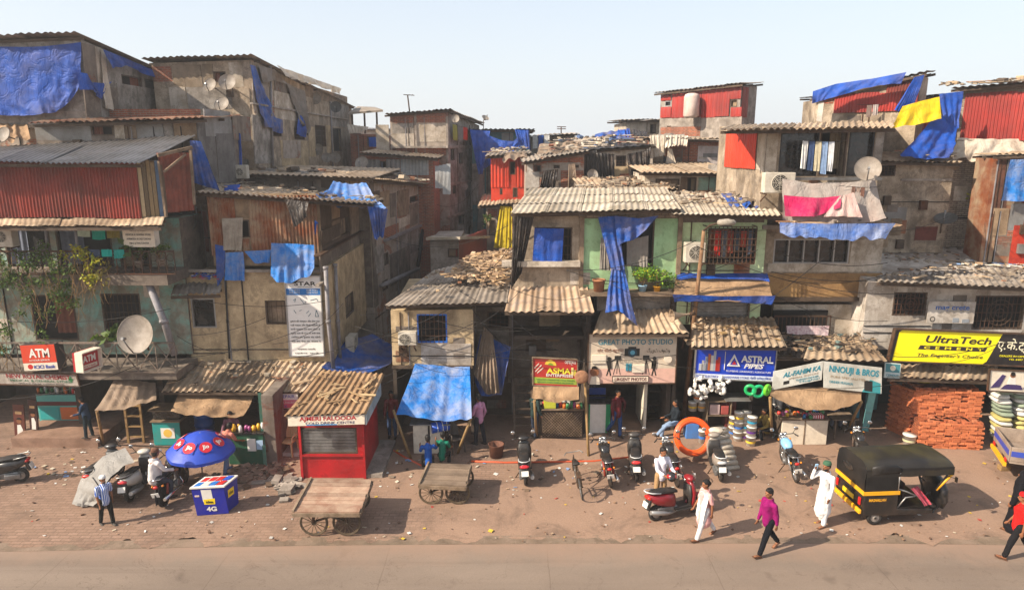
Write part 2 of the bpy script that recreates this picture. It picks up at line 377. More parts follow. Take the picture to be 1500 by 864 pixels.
def sheets(mb, p00, p10, p11, p01, pitch=.17, amp=.028, sw=1.0, rows=1, jit=1.0, box=False, n=None, sag=.02, seed=0, edge=.07):
    """corrugated sheets laid side by side: ripples run from the eave (p00-p10) to the ridge (p01-p11)"""
    rg = random.Random(seed*131+5); p00, p10, p11, p01 = map(Vector, (p00, p10, p11, p01))
    nn = (p10-p00).cross(p01-p00).normalized()
    if n is not None:
        if nn.dot(Vector(n)) < 0: nn = -nn
    elif nn.z < 0: nn = -nn
    W = ((p10-p00).length+(p11-p01).length)/2; L = ((p01-p00).length+(p11-p10).length)/2
    k = max(1, round(W/sw)); rp = max(2, round(W/k/pitch)); ph = rg.random()*6
    for r in range(rows):
        for i in range(k):
            u0, u1 = i/k - .012*(i > 0), (i+1)/k + .012*(i < k-1)
            v0 = r/rows - (rg.uniform(-.3,1)*edge*jit)/L*(1 if r == 0 else 2); v1 = (r+1)/rows + (.06 if r < rows-1 else rg.uniform(-.4,1)*edge*jit)/L
            dn = rg.uniform(0, .022)*jit + (i % 2)*.012 + r*.025; tw = rg.uniform(-.02,.02)*jit; sk = rg.uniform(-.012,.012)*jit
            a0 = rg.uniform(0, .03)*jit
            def fn(u, v):
                uu = u0+(u1-u0)*u + sk*(v-.5); vv = v0+(v1-v0)*v
                w = math.sin(u*rp*2*math.pi + ph)
                if box: w = max(-1, min(1, w*2.2))
                q = p00.lerp(p10, uu).lerp(p01.lerp(p11, uu), vv)
                return q + nn*(amp*w + dn + tw*(u-.5) + a0*math.sin(v*3.1) - sag*math.sin(vv*3.14) + .012*jit*mnoise.noise(q*1.3))
            mb.grid(fn, rp*(6 if not box else 8), 4, smooth=not box)

def slope_of(p00, p10, p01): return (Vector(p10)-Vector(p00)).cross(Vector(p01)-Vector(p00)).normalized()

def roof_part(root, p00, p10, p11, p01, mat, name='roof', rows=1, pitch=.17, amp=.028, seed=1, label=None, battens=True, **kw):
    mb = MB(); sheets(mb, p00, p10, p11, p01, pitch, amp, rows=rows, seed=seed, **kw)
    o = mb.build(name, mat, root, label, recalc=False)
    if battens:
        p00, p10, p11, p01 = map(Vector, (p00, p10, p11, p01)); dn = Vector((0,0,-.1))
        for t in (.04, .5, .96):
            b = MB(); b.bar(p00.lerp(p01, t)+dn, p10.lerp(p11, t)+dn, .06, .09); b.build('batten', m_woodd, o if root is None else root)
    return o

class House:
    """walls with real openings on the front (f), the right side (r) and the left side (l)"""
    def __init__(s, name, label, pl, pr, zb, depth, mat, cat='house', bz=0.0, group=None):
        s.A, s.B = P(*pl), P(*pr); s.f = Fac(s.A, s.B); s.zb = zb; s.depth = depth; s.mat = mat; s.bz = bz
        n = s.f.n*-depth; s.r = Fac(s.B, s.B+n); s.l = Fac(s.A+n, s.A); s.smat = None
        c = (s.A+s.B)/2 + n/2
        s.root = thing(name, label, cat, (c.x, c.y, zb), group=group); s.ops = []
    def top(s, a): return lerp(s.A.z, s.B.z, a/s.f.L)
    def open(s, x0, y0, x1, y1, style='dark', label=None, depth=.16, fac=None):
        f = fac or s.f; s.ops.append((f, f.rect(x0, y0, x1, y1), style, label, depth))
    def finish(s, wall_label=None, side=None, name='wall'):
        D = -s.depth; zA, zB, b, f, L, zb = s.A.z, s.B.z, s.bz, s.f, s.f.L, s.zb; mb = MB(); done = []
        for f_, t0_, t1_, mi in ((s.f, zA, zB, 0), (s.r, zB, zB+b, 1), (s.l, zA+b, zA, 1)):
            L_ = f_.L; mb.cur = mi if side else 0; ops = []
            for fa, (a, bt, c, d), st, lb, dp in s.ops:
                if fa is not f_: continue
                a = max(.02, a); c = min(L_-.02, c); bt = max(zb+.001, bt); d = min(d, min(t0_, t1_)-.02)
                if c-a > .05 and d-bt > .05: ops.append(((a,bt,c,d), st, lb, dp, f_))
            S = sorted({0, L_} | {round(o[0][i],4) for o in ops for i in (0,2)})
            Z = sorted({zb} | {round(o[0][i],4) for o in ops for i in (1,3)})
            top = lambda x: lerp(t0_, t1_, x/L_)
            for i in range(len(S)-1):
                s0, s1 = S[i], S[i+1]
                for j in range(len(Z)):
                    z0 = Z[j]; last = j == len(Z)-1
                    h0 = top(s0) if last else Z[j+1]; h1 = top(s1) if last else Z[j+1]
                    ms, mz = (s0+s1)/2, (z0+min(h0,h1))/2
                    if any(o[0][0] < ms < o[0][2] and o[0][1] < mz < o[0][3] for o in ops): continue
                    mb.quad(f_.pt(s0,z0), f_.pt(s1,z0), f_.pt(s1,h1), f_.pt(s0,h0))
            for (a,bt,c,d), st, lb, dp, fa in ops:
                for q in ((fa.pt(a,bt),fa.pt(a,bt,-dp),fa.pt(a,d,-dp),fa.pt(a,d)), (fa.pt(c,bt,-dp),fa.pt(c,bt),fa.pt(c,d),fa.pt(c,d,-dp)),
                          (fa.pt(a,bt),fa.pt(c,bt),fa.pt(c,bt,-dp),fa.pt(a,bt,-dp)), (fa.pt(a,d,-dp),fa.pt(c,d,-dp),fa.pt(c,d),fa.pt(a,d))): mb.quad(*q)
            done += ops
        mb.cur = 0
        mb.quad(f.pt(L,zb,D), f.pt(0,zb,D), f.pt(0,zA+b,D), f.pt(L,zB+b,D))
        mb.quad(f.pt(0,zA), f.pt(L,zB), f.pt(L,zB+b,D), f.pt(0,zA+b,D))
        mb.quad(f.pt(0,zb,D), f.pt(L,zb,D), f.pt(L,zb), f.pt(0,zb))
        mb.build(name, [s.mat, side] if side else s.mat, s.root, wall_label, recalc=False)
        for r, st, lb, dp, fa in done: s.window(fa, r, st, lb, dp)
        s.clutter(done); return s
    def clutter(s, done):
        rg = random.Random(int(s.A.x*97+s.A.z*31+s.zb*7)); f = s.f; H = min(s.A.z, s.B.z)
        if f.L < 1.6 or H-s.zb < 1.5 or any(k in s.root.name for k in ('kiosk', 'red_', 'upper', 'orange')): return
        free = lambda a, b, c, d: all(c < q[0][0]-.04 or a > q[0][2]+.04 or d < q[0][1]-.04 or b > q[0][3]+.04 for q in done if q[4] is f)
        lo = max(s.zb, H-5)
        for _ in range(9):
            k = rg.random(); a = rg.uniform(.1, f.L-.6); b = rg.uniform(lo+.1, H-.7)
            if k < .3: r = (a, lo+.02, a+.03, H-.05); nm, m, o = 'conduit', rg.choice([m_rope, m_pvc, m_iron]), .04
            elif k < .45: r = (a, b, a+.26, b+.34); nm, m, o = 'meter_box', rg.choice([m_tin, m_iron, m_woodd]), .14
            elif k < .6: r = (.02, b, min(f.L-.02, rg.uniform(1, 4)), b+.025); nm, m, o = 'conduit', m_rope, .03
            else: r = (a, b, a+rg.uniform(.3,.75), b+rg.uniform(.3,.7)); nm, m, o = 'patch_panel', rg.choice([m_tin, m_ply, m_brickd, m_plaster_l, m_plaster_d, m_brick, m_rust]), rg.uniform(.012,.024)
            if r[2] < f.L and free(*r): mb = MB(); f.box(mb, *r, -.01, o); mb.build(nm, m, s.root)
    def bay(s, d=2.2, mat=None, left=True, right=True, zt=None, name='shop_recess'):
        """open ground floor under the wall: back wall and side walls only"""
        f, L, z = s.f, s.f.L, zt or s.zb; mb = MB(); t = .12
        f.box(mb, 0, 0, L, z, -d-t, -d)
        if left: f.box(mb, 0, 0, t, z, -d, -.02)
        if right: f.box(mb, L-t, 0, L, z, -d, -.02)
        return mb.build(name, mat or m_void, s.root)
    def window(s, f, r, st, lb, dp):
        a, b, c, d = r; w = .045
        fr = MB()
        for q in ((a,b,c,b+w), (a,d-w,c,d), (a,b+w,a+w,d-w), (c-w,b+w,c,d-w)): f.box(fr, *q, -.09, .006)
        fm = m_woodd
        if st == 'glass':
            fm = m_alu; n = max(1, round((c-a)/.55))
            for i in range(1, n): x = lerp(a, c, i/n); f.box(fr, x-w*.5, b+w, x+w*.5, d-w, -.085, .001)
        if st == 'loft': fm = m_blackm
        if st == 'blue': fm = col('1a5fb4', .6, .4)
        wn = fr.build('door' if (d-b) > 1.75 and st in ('dark','wood') else 'window', fm, s.root, lb)
        pn = MB(); f.box(pn, a+.001, b+.001, c-.001, d-.001, -dp, -dp+.012)
        pn.build('pane', {'glass': m_glass, 'loft': m_glass, 'wood': m_wood, 'shutter': m_steel, 'ply': m_ply}.get(st, m_dark), wn)  # openings without glass: near-black sheet, the room's shade put into its colour
        if st in ('grille', 'blue'):
            g = MB()
            for i in range(1, max(2, int((c-a)/.13))):
                x = lerp(a, c, i/max(2, int((c-a)/.13))); f.box(g, x-.009, b, x+.009, d, .0, .018)
            for i in range(1, 4): z = lerp(b, d, i/4); f.box(g, a, z-.01, c, z+.01, .018, .03)
            g.build('grille', m_iron, wn)
        if st == 'wood' or st == 'ply':
            g = MB(); n = max(2, int((c-a)/.16))
            for i in range(n): f.box(g, lerp(a,c,i/n)+.006, b+w, lerp(a,c,(i+1)/n)-.006, d-w, -dp+.013, -dp+.035)
            g.build('boards', m_wood if st == 'wood' else m_ply, wn)
        if st == 'shutter':
            g = MB(); n = max(3, int((d-b)/.09))
            for i in range(n): f.box(g, a+w, lerp(b,d,i/n)+.008, c-w, lerp(b,d,(i+1)/n)-.004, -dp+.013, -dp+.04)
            g.build('slats', m_steel, wn)
        if st == 'dark':       # half drawn cloth inside
            rg = random.Random(int(a*91+b*17))
            if rg.random() < .6:
                g = MB(); x0 = lerp(a, c, rg.choice((.05, .5))); x1 = x0 + (c-a)*.42
                g.grid(lambda u, v: f.pt(lerp(x0,x1,u), lerp(d-.03, lerp(b,d,.15), v), -dp*.55 + .025*math.sin(u*19)), 18, 3)
                g.build('curtain', cloth(rg.choice(['7a4a3a','6a6f7c','8d7c62','73605a','94502f'])), wn)
    def patch(s, rects, mats, name='patch_panel', th=.02, seed=0, rot=True, fac=None):
        """sheets of ply or tin nailed over the wall, one part per sheet: (x0,y0,x1,y1[,material])"""
        rg = random.Random(seed+len(rects))
        for i, q in enumerate(rects):
            f = fac or s.f; a, b, c, d = f.rect(*q[:4]); m = q[4] if len(q) > 4 else mats[i % len(mats)]
            mb = MB(); o = .004 + (i % 4)*.006; k = rg.uniform(-.03,.03) if rot else 0
            p = [f.pt(a,b+k,o), f.pt(c,b-k,o), f.pt(c,b-k,-.02), f.pt(a,b+k,-.02), f.pt(a+k,d,o+th), f.pt(c+k,d,o+th), f.pt(c+k,d,-.02), f.pt(a+k,d,-.02)]
            mb.hexa(p); mb.build(name, m, s.root)
    def roof(s, mat, ovf=.5, ovs=.2, ovb=.1, rise=None, name='roof', rows=1, seed=1, dz=.12, **kw):
        f = s.f; b = s.bz if rise is None else rise; sl = b/max(s.depth, .1)
        pa = f.pt(-ovs, s.A.z+dz-sl*ovf, ovf); pb = f.pt(f.L+ovs, s.B.z+dz-sl*ovf, ovf)
        pc = f.pt(f.L+ovs, s.B.z+dz+b+sl*ovb, -s.depth-ovb); pd = f.pt(-ovs, s.A.z+dz+b+sl*ovb, -s.depth-ovb)
        return roof_part(s.root, pa, pb, pc, pd, mat, name, rows, seed=seed, **kw)
    def slab(s, x0, y0, x1, y1, o1=.25, mat=None, name='ledge', o0=-.01, fac=None):
        f = fac or s.f; mb = MB(); f.box(mb, *f.rect(x0,y0,x1,y1,o1), o0, o1); return mb.build(name, mat or m_concrete, s.root)
    def sheet_wall(s, x0, y0, x1, y1, mat, pitch=.16, amp=.02, off=.05, name='sheet_cladding', seed=3, box=True, sw=.9, fac=None, **kw):
        f = fac or s.f; a, b, c, d = f.rect(x0, y0, x1, y1, off); mb = MB()
        sheets(mb, f.pt(a,b,off), f.pt(c,b,off), f.pt(c,d,off), f.pt(a,d,off), pitch, amp, sw=sw, n=f.n, box=box, seed=seed, sag=0, jit=.6, **kw)
        return mb.build(name, mat, s.root, recalc=False)
    def pipe(s, pts, r=.05, mat=None, off=.1, label=None, name='drain_pipe', fac=None):
        f = fac or s.f; mb = MB(); w = [f.hit(x, y, off) for x, y in pts]; mb.tube(w, r, 8)
        for p in w[:-1]: mb.tube([p+Vector((0,0,.04)), p-Vector((0,0,.06))], r*1.3, 8)
        return mb.build(name, mat or m_pvc, s.root, label)

def rubble(name, label, q, n, s0=.05, s1=.25, mat=None, seed=1, planks=.25, cat='rubble', lift=.03, flat=.45):
    """loose broken pieces lying over a roof or the ground, too many to count"""
    rg = random.Random(seed); mb = MB(); q = [Vector(x) for x in q]
    for _ in range(n):
        u, v = rg.random(), rg.random()
        p = q[0].lerp(q[1], u).lerp(q[3].lerp(q[2], u), v)
        s = rg.uniform(s0, s1)*rg.uniform(.4, 1)
        m = Matrix.Rotation(rg.uniform(0, 6.3), 3, 'Z') @ Matrix.Rotation(rg.uniform(-.4,.4), 3, 'X')
        if rg.random() < planks: d = (s*rg.uniform(2,5), s*.5, .02)
        else: d = (s, s*rg.uniform(.5,1), s*rg.uniform(.15,flat))
        mb.box(p+Vector((0,0,lift+d[2]/2)), d, m)
    o = mb.build(name, mat or m_rub, None, label, cat, kind='stuff'); return o

def drape(mb, top, bot, folds=5, amp=.06, sag=.0, rag=.04, seed=1, nu=36, nv=22, fall=(0,0,-1), out=None, diag=.5):
    rg = random.Random(seed*77+3); sd = rg.random()*50
    top = [Vector(p) for p in top]; bot = [Vector(p) for p in bot]
    n = (top[-1]-top[0]).cross(bot[0]-top[0]).normalized()
    c = (top[0]+bot[-1])/2
    if n.dot(CAM-c) < 0: n = -n
    if out is not None: n = Vector(out)
    W = (top[-1]-top[0]).length; H = ((bot[0]-top[0]).length+(bot[-1]-top[-1]).length)/2
    k = [(folds*rg.uniform(.6,1.5), rg.uniform(0,6.3), rg.uniform(.3,1)) for _ in range(4)]
    fall = Vector(fall)
    def fn(u, v):
        p = pl_at(top, u).lerp(pl_at(bot, u), v)
        w = sum(a*math.sin(6.283*f*u + ph + diag*2.5*(v-.5)*math.sin(ph)) for f, ph, a in k)/2.2
        e = min(1, .25+.9*v)
        q_ = mnoise.noise(Vector((u*W*2.2+sd, v*H*1.5, sd+3))); w = .6*w + 1.2*mnoise.noise(Vector((u*W*1.6+sd, v*H*.9, sd))) + .5*mnoise.noise(Vector((u*W*4+sd, v*H*3.1, sd+7))) + .9*(.35-abs(q_))
        d = n*(amp*w*e)
        s4 = 4*u*(1-u); d += fall*(sag*s4*math.sin(v*1.57+.2)+ (sag*.6*math.sin(v*3.14)))
        r = rag*mnoise.noise(Vector((u*W*3.3+sd, 3.1, sd)))*v*v
        return p + d + (pl_at(bot,u)-pl_at(top,u)).normalized()*r
    mb.grid(fn, nu, nv)
def tarp(name, label, top, bot, mat, cat='tarpaulin', group=None, extra=None, **kw):
    mb = MB(); drape(mb, top, bot, **kw)
    if extra: extra(mb)
    o = mb.build(name, mat, None, label, cat, group, recalc=False); return o
def awning_poles(o_name, label, pts, r=.03, mat=None):
    mb = MB()
    for a, b in pts: mb.tube([a, a.lerp(b,.5)+Vector((.01,0,0)), b], r, 7)
    return mb.build(o_name, mat or m_bamboo, None, label, 'pole')

DG = 'satellite dishes on the houses'
def dish(px, py, rpx, Y, aim, label, mat=None, back=.35, foot=False):
    c = P(px, py, Y); r = rpx*mpp(px, py, Y); aim = Vector(aim).normalized()
    root = thing('satellite_dish', label, 'satellite dish', tuple(c), group=DG)
    m = aim.to_track_quat('Z', 'Y').to_matrix()
    mb = MB(); pr = [(r*t, r*.32*t*t) for t in (0,.2,.4,.6,.8,.92,1.0)] + [(r*1.015, r*.32+.012), (r*1.0, r*.32-.02)] + [(r*t, r*.32*t*t-.025) for t in (.9,.6,.3,0)]
    mb.lathe(pr, c - m @ Vector((0,0,r*.2)), 28, m); mb.build('reflector', mat or m_dish, root)
    a = MB(); low = c + m @ Vector((0,-r*.95, r*.12)); fd = c + m @ Vector((0,-r*.25,r*1.05))
    a.tube([low, low.lerp(fd,.5)+Vector((0,0,-.05*r)), fd], .014+.012*r, 6); a.tube([fd - m@Vector((0,0,-.02)), fd - m@Vector((0,0,.13*r+.05))], .045*r+.02, 10)
    a.build('feed_arm', m_steel, root)
    b = MB(); bk = c - m @ Vector((0,0,r*.2)); e = bk + Vector((-aim.x*.3, abs(back), -.1))
    b.tube([bk, bk.lerp(e,.6), e], .022, 6)
    if foot: b.tube([e, e+Vector((0,0,-foot))], .025, 6)
    b.box(bk - m@Vector((0,0,.05)), (.12,.12,.08), m); b.build('mount', m_iron, root); return root

def air_con(f, x0, y0, x1, y1, label, off=.12, d=.3, fan=.36):
    a, b, c, e = f.rect(x0, y0, x1, y1, off+d)
    loc = f.pt((a+c)/2, b, off+d/2); root = thing('air_conditioner', label, 'air conditioner', tuple(loc))
    mb = MB(); f.box(mb, a, b, c, e, off, off+d); bevel(mb.build('casing', m_acw, root), .02)
    z = (b+e)/2; x = lerp(a, c, fan); r = min((e-b)*.42, (c-a)*.34)
    m = Matrix((f.d, Vector((0,0,1)), f.n)).transposed()
    g = MB(); g.lathe([(r,0),(r,.012),(r*.93,.012),(r*.93,0)], f.pt(x,z,off+d+.001), 24, m)
    for k in range(1, 5): g.torus(f.pt(x,z,off+d+.008), r*k/5, .005, 20, 4, m)
    for k in range(8):
        t = k*math.pi/4; g.bar(f.pt(x,z,off+d+.006), f.pt(x+r*.95*math.cos(t), z+r*.95*math.sin(t), off+d+.006), .008)
    fg = g.build('fan_grille', m_acw, root)
    h = MB(); h.lathe([(0,.003),(r*.92,.003)], f.pt(x,z,off+d), 24, m); h.build('fan_dark_disc', m_dark, fg)  # flat disc on the casing, shade of a hollow put into its colour
    k = MB()
    for x in (a+.08, c-.08): k.bar(f.pt(x,b-.03,-.02), f.pt(x,b-.03,off+d+.02), .035, .04); k.bar(f.pt(x,b-.3,.01), f.pt(x,b-.05,off+d), .03)
    k.build('bracket', m_iron, root); return root

# ------------------------------------------------------------------ lettering and signs
FONT = {}
TXT = []
def text_curve(s, bold=0.0, shear=0.0, space=1.0, ext=.02):
    cu = bpy.data.curves.new('lettering', 'FONT'); cu.body = s; cu.size = 1; cu.offset = bold; cu.shear = shear; cu.space_character = space
    cu.extrude = ext; cu.resolution_u = 3; cu.align_x = 'CENTER'; cu.align_y = 'CENTER'
    o = bpy.data.objects.new('lettering_source', cu); COL.objects.link(o); return o
def finish_text():
    dg = bpy.context.evaluated_depsgraph_get(); dg.update()
    me = [bpy.data.meshes.new_from_object(t[0].evaluated_get(dg)) for t in TXT]
    for (o, fn), m in zip(TXT, me): fn(m); cu = o.data; bpy.data.objects.remove(o); bpy.data.curves.remove(cu)
class Sign:
    """flat board in a vertical plane, placed by three corners; x,y in 0..1 from its lower left corner"""
    def __init__(s, name, label, tl, tr, bl, Y, mat, cat='sign', th=.05, frame=None, fac=None, pts=None, parent=None, part='board'):
        if pts: a, b, c = pts
        elif fac: a, b, c = (fac.hit(*q, Y) for q in (tl, tr, bl))
        else: a, b, c = P(*tl, Y), P(*tr, Y), P(*bl, Y)
        s.x = (b-a); s.y = (a-c); s.w = s.x.length; s.h = s.y.length; s.o = c; s.n = s.x.cross(s.y).normalized()
        if s.n.dot(CAM-c) < 0: s.n = -s.n
        s.layer = 0
        if parent is None: s.root = thing(name, label, cat, tuple(c + s.x*.5))
        else: s.root = parent
        mb = MB(); mb.prism([s.at(0,0,0), s.at(1,0,0), s.at(1,1,0), s.at(0,1,0)], s.n*-th); s.board = mb.build(part, mat, s.root)
        if frame:
            fr = MB(); e = .035
            for q in ((0,0,1,0),(0,1,1,1),(0,0,0,1),(1,0,1,1)): fr.bar(s.at(q[0],q[1],-.01), s.at(q[2],q[3],-.01), e, th+.03, up=s.n)
            fr.build('frame', frame, s.root)
    def at(s, x, y, d=.0): return s.o + s.x*x + s.y*y + s.n*d
    def rect(s, x0, y0, x1, y1, mat, name='printed_panel', d=None): return s.poly([(x0,y0),(x1,y0),(x1,y1),(x0,y1)], mat, name, d)
    def poly(s, pts, mat, name='printed_panel', d=None):
        s.layer += 1; d = d or .003*s.layer
        mb = MB(); mb.prism([s.at(x,y,.0005) for x,y in pts], s.n*d); return mb.build(name, mat, s.root)
    def disc(s, x, y, r, mat, name='printed_panel', ry=None, n=24, a0=0, a1=6.2832, d=None):   # r as share of the height
        k = s.h/s.w; ry = ry or r
        return s.poly([(x + r*k*math.cos(lerp(a0,a1,i/n)), y + ry*math.sin(lerp(a0,a1,i/n))) for i in range(n)], mat, name, d)
    def lines(s, segs, w, mat, name='print', d=.006):
        mb = MB()
        for a, b in segs: mb.bar(s.at(*a,d), s.at(*b,d), w*s.h, .004, up=s.n)
        return mb.build(name, mat, s.root)
    def text(s, t, x, y, h, mat, w=None, bold=.0, shear=0.0, space=1.0, name='lettering', d=None, rot=0.0, align='C'):
        """h = capital height as share of the board's height; w = width as share of its width (stretches to fit)"""
        d = d or .003*(s.layer+1)+.002
        TXT.append((text_curve(t, bold, shear, space), lambda me: s.put(me, x, y, h, mat, w, name, d, rot, align)))
    def put(s, me, x, y, h, mat, w, name, d, rot, align):
        xs = [v.co.x for v in me.vertices]
        if not xs: return
        x0, x1 = min(xs), max(xs); sy = h*s.h/.73; sx = (w*s.w/(x1-x0)) if w else sy; cx = {'C': (x0+x1)/2, 'L': x0, 'R': x1}[align]
        ux, uy = s.x.normalized(), s.y.normalized(); cr, sr = math.cos(rot), math.sin(rot); off = OFF.get(s.root, Vector((0,0,0)))
        ys = [v.co.y for v in me.vertices]; cy = (min(ys)+max(ys))/2
        for v in me.vertices:
            px, py = (v.co.x-cx)*sx, (v.co.y-cy)*sy
            px, py = px*cr-py*sr, px*sr+py*cr
            v.co = s.at(x, y, d) + ux*px + uy*py + s.n*(v.co.z*.1) - off
        me.materials.clear(); me.materials.append(mat)
        o = bpy.data.objects.new(name, me); COL.objects.link(o); o.parent = s.root

def cable(label, a, b, sag=.3, r=.012, mat=None, mid=None, name='hanging_cable', group='cables strung across the fronts'):
    a, b = Vector(a), Vector(b); mb = MB(); n = 14
    mb.tube([a.lerp(b, i/n) + Vector((0,0,-sag*4*(i/n)*(1-i/n))) for i in range(n+1)], r, 5)
    return mb.build(name, mat or m_rope, None, label, 'cable', group)

# ------------------------------------------------------------------ plants
def leafm(name, c1, c2):
    if name in MAT: return MAT[name]
    t = NT(name); g = t.node('ShaderNodeNewGeometry'); c = t.mix(g.outputs['Random Per Island'], srgb(c1), srgb(c2))
    t.b.inputs['Specular IOR Level'].default_value = .3; m = t.out(c, .6)
    tr = t.node('ShaderNodeBsdfTranslucent'); t.l.new(c, tr.inputs[0]); ms = t.node('ShaderNodeMixShader'); ms.inputs[0].default_value = .3
    o = [n for n in t.n if n.type == 'OUTPUT_MATERIAL'][0]; t.l.new(t.b.outputs[0], ms.inputs[1]); t.l.new(tr.outputs[0], ms.inputs[2]); t.l.new(ms.outputs[0], o.inputs[0])
    MAT[name] = m; return m
m_leaf = leafm('leaf_green', '2f4818', '5a6f28'); m_leafy = leafm('leaf_yellow_green', '7d8f22', 'c2b02a'); m_leafd = leafm('leaf_dry', '6b6a2c', '8a7a3a')
m_leafb = leafm('leaf_bright', '4f7d22', '8fae34')
def leaves(mb, c, rad, n, size, rg, droop=0.0, flat=1.0):
    for _ in range(n):
        d = Vector((rg.gauss(0,1), rg.gauss(0,1), rg.gauss(0,1)*flat)); d.normalize()
        p = Vector(c) + Vector((d.x*rad[0], d.y*rad[1], d.z*rad[2]))*rg.random()**.45
        a = Vector((rg.gauss(0,1), rg.gauss(0,1), rg.gauss(0,.6)-droop)).normalized(); b = a.cross(Vector((rg.gauss(0,1),rg.gauss(0,1),rg.gauss(0,1)))).normalized()
        L = size*rg.uniform(.6,1.3); w = L*.3
        mb.add([p, p+a*L*.5+b*w, p+a*L, p+a*L*.5-b*w], [(0,1,2,3)])
def plant(name, label, base, h, rad, n, size, mat, pot=None, seed=1, cat='plant', flowers=None, potmat=None, group=None):
    rg = random.Random(seed); base = Vector(base); root = thing(name, label, cat, tuple(base), group=group); z0 = 0
    if pot:
        mb = MB(); mb.lathe([(0,0),(pot*.7,0),(pot,pot*1.5),(pot*1.08,pot*1.5),(pot*1.08,pot*1.7),(pot*.95,pot*1.7),(pot*.92,pot*1.45),(0,pot*1.45)], base, 16)
        mb.build('pot', potmat or m_concrete, root); z0 = pot*1.5
    st = MB()
    for k in range(5):
        a = rg.uniform(0,6.3); st.tube([base+Vector((0,0,z0-.02)), base+Vector((math.cos(a)*rad*.3, math.sin(a)*rad*.3, z0+h*.5)), base+Vector((math.cos(a)*rad*.7, math.sin(a)*rad*.7, z0+h*.9))], [.014,.01,.005], 5)
    st.build('stem', m_bamboo, root)
    lv = MB()
    for k in range(7):
        a = rg.uniform(0,6.3); q = rg.random()**.5*rad*.7
        leaves(lv, base+Vector((math.cos(a)*q, math.sin(a)*q, z0+h*rg.uniform(.35,.95))), (rad*.5, rad*.5, h*.26), n//7, size, rg)
    lv.build('leaves', mat, root, recalc=False)
    if flowers:
        fl = MB(); leaves(fl, base+Vector((0,0,z0+h*.7)), (rad*.9, rad*.9, h*.4), n//4, size*.9, rg); fl.build('flowers', flowers, root, recalc=False)
    return root
# ------------------------------------------------------------------ light
sun_dir = Vector((2.2, .95, -1.75)).normalized()          # direction the light travels
elev = math.asin(-sun_dir.z); azim = math.atan2(-sun_dir.x, -sun_dir.y)
w = bpy.data.worlds.new('World'); sc.world = w; w.use_nodes = True
sky = w.node_tree.nodes.new('ShaderNodeTexSky'); sky.sky_type = 'NISHITA'; sky.sun_disc = False
sky.sun_elevation = elev; sky.sun_rotation = azim; sky.air_density = 1.0; sky.dust_density = 2.0; sky.ozone_density = 1.2; sky.altitude = 0
bgn = w.node_tree.nodes['Background']; bgn.inputs[1].default_value = .13
# dusty air: the clear sky is paled towards the skyline
tcw = w.node_tree.nodes.new('ShaderNodeTexCoord'); sx_ = w.node_tree.nodes.new('ShaderNodeSeparateXYZ'); w.node_tree.links.new(tcw.outputs['Generated'], sx_.inputs[0])
rw = w.node_tree.nodes.new('ShaderNodeValToRGB'); rw.color_ramp.elements[0].position = 0; rw.color_ramp.elements[0].color = (.93,.93,.93,1); rw.color_ramp.elements[1].position = .3; rw.color_ramp.elements[1].color = (.48,.48,.48,1)
w.node_tree.links.new(sx_.outputs[2], rw.inputs[0]); mw = w.node_tree.nodes.new('ShaderNodeMix'); mw.data_type = 'RGBA'
w.node_tree.links.new(rw.outputs[0], mw.inputs[0]); w.node_tree.links.new(sky.outputs[0], mw.inputs[6]); mw.inputs[7].default_value = (3.9, 4.05, 4.2, 1)
w.node_tree.links.new(mw.outputs[2], bgn.inputs[0])
sl = bpy.data.lights.new('sun', 'SUN'); sl.energy = 5.0; sl.angle = R(.55); sl.color = (1, .89, .74)
so = bpy.data.objects.new('sun', sl); COL.objects.link(so); so.rotation_euler = sun_dir.to_track_quat('-Z', 'Y').to_euler(); so.location = (-20,-10,30)
sc.view_settings.view_transform = 'Standard'; sc.view_settings.look = 'None'; sc.view_settings.exposure = .86; sc.view_settings.gamma = 1
sc.view_settings.use_curve_mapping = False

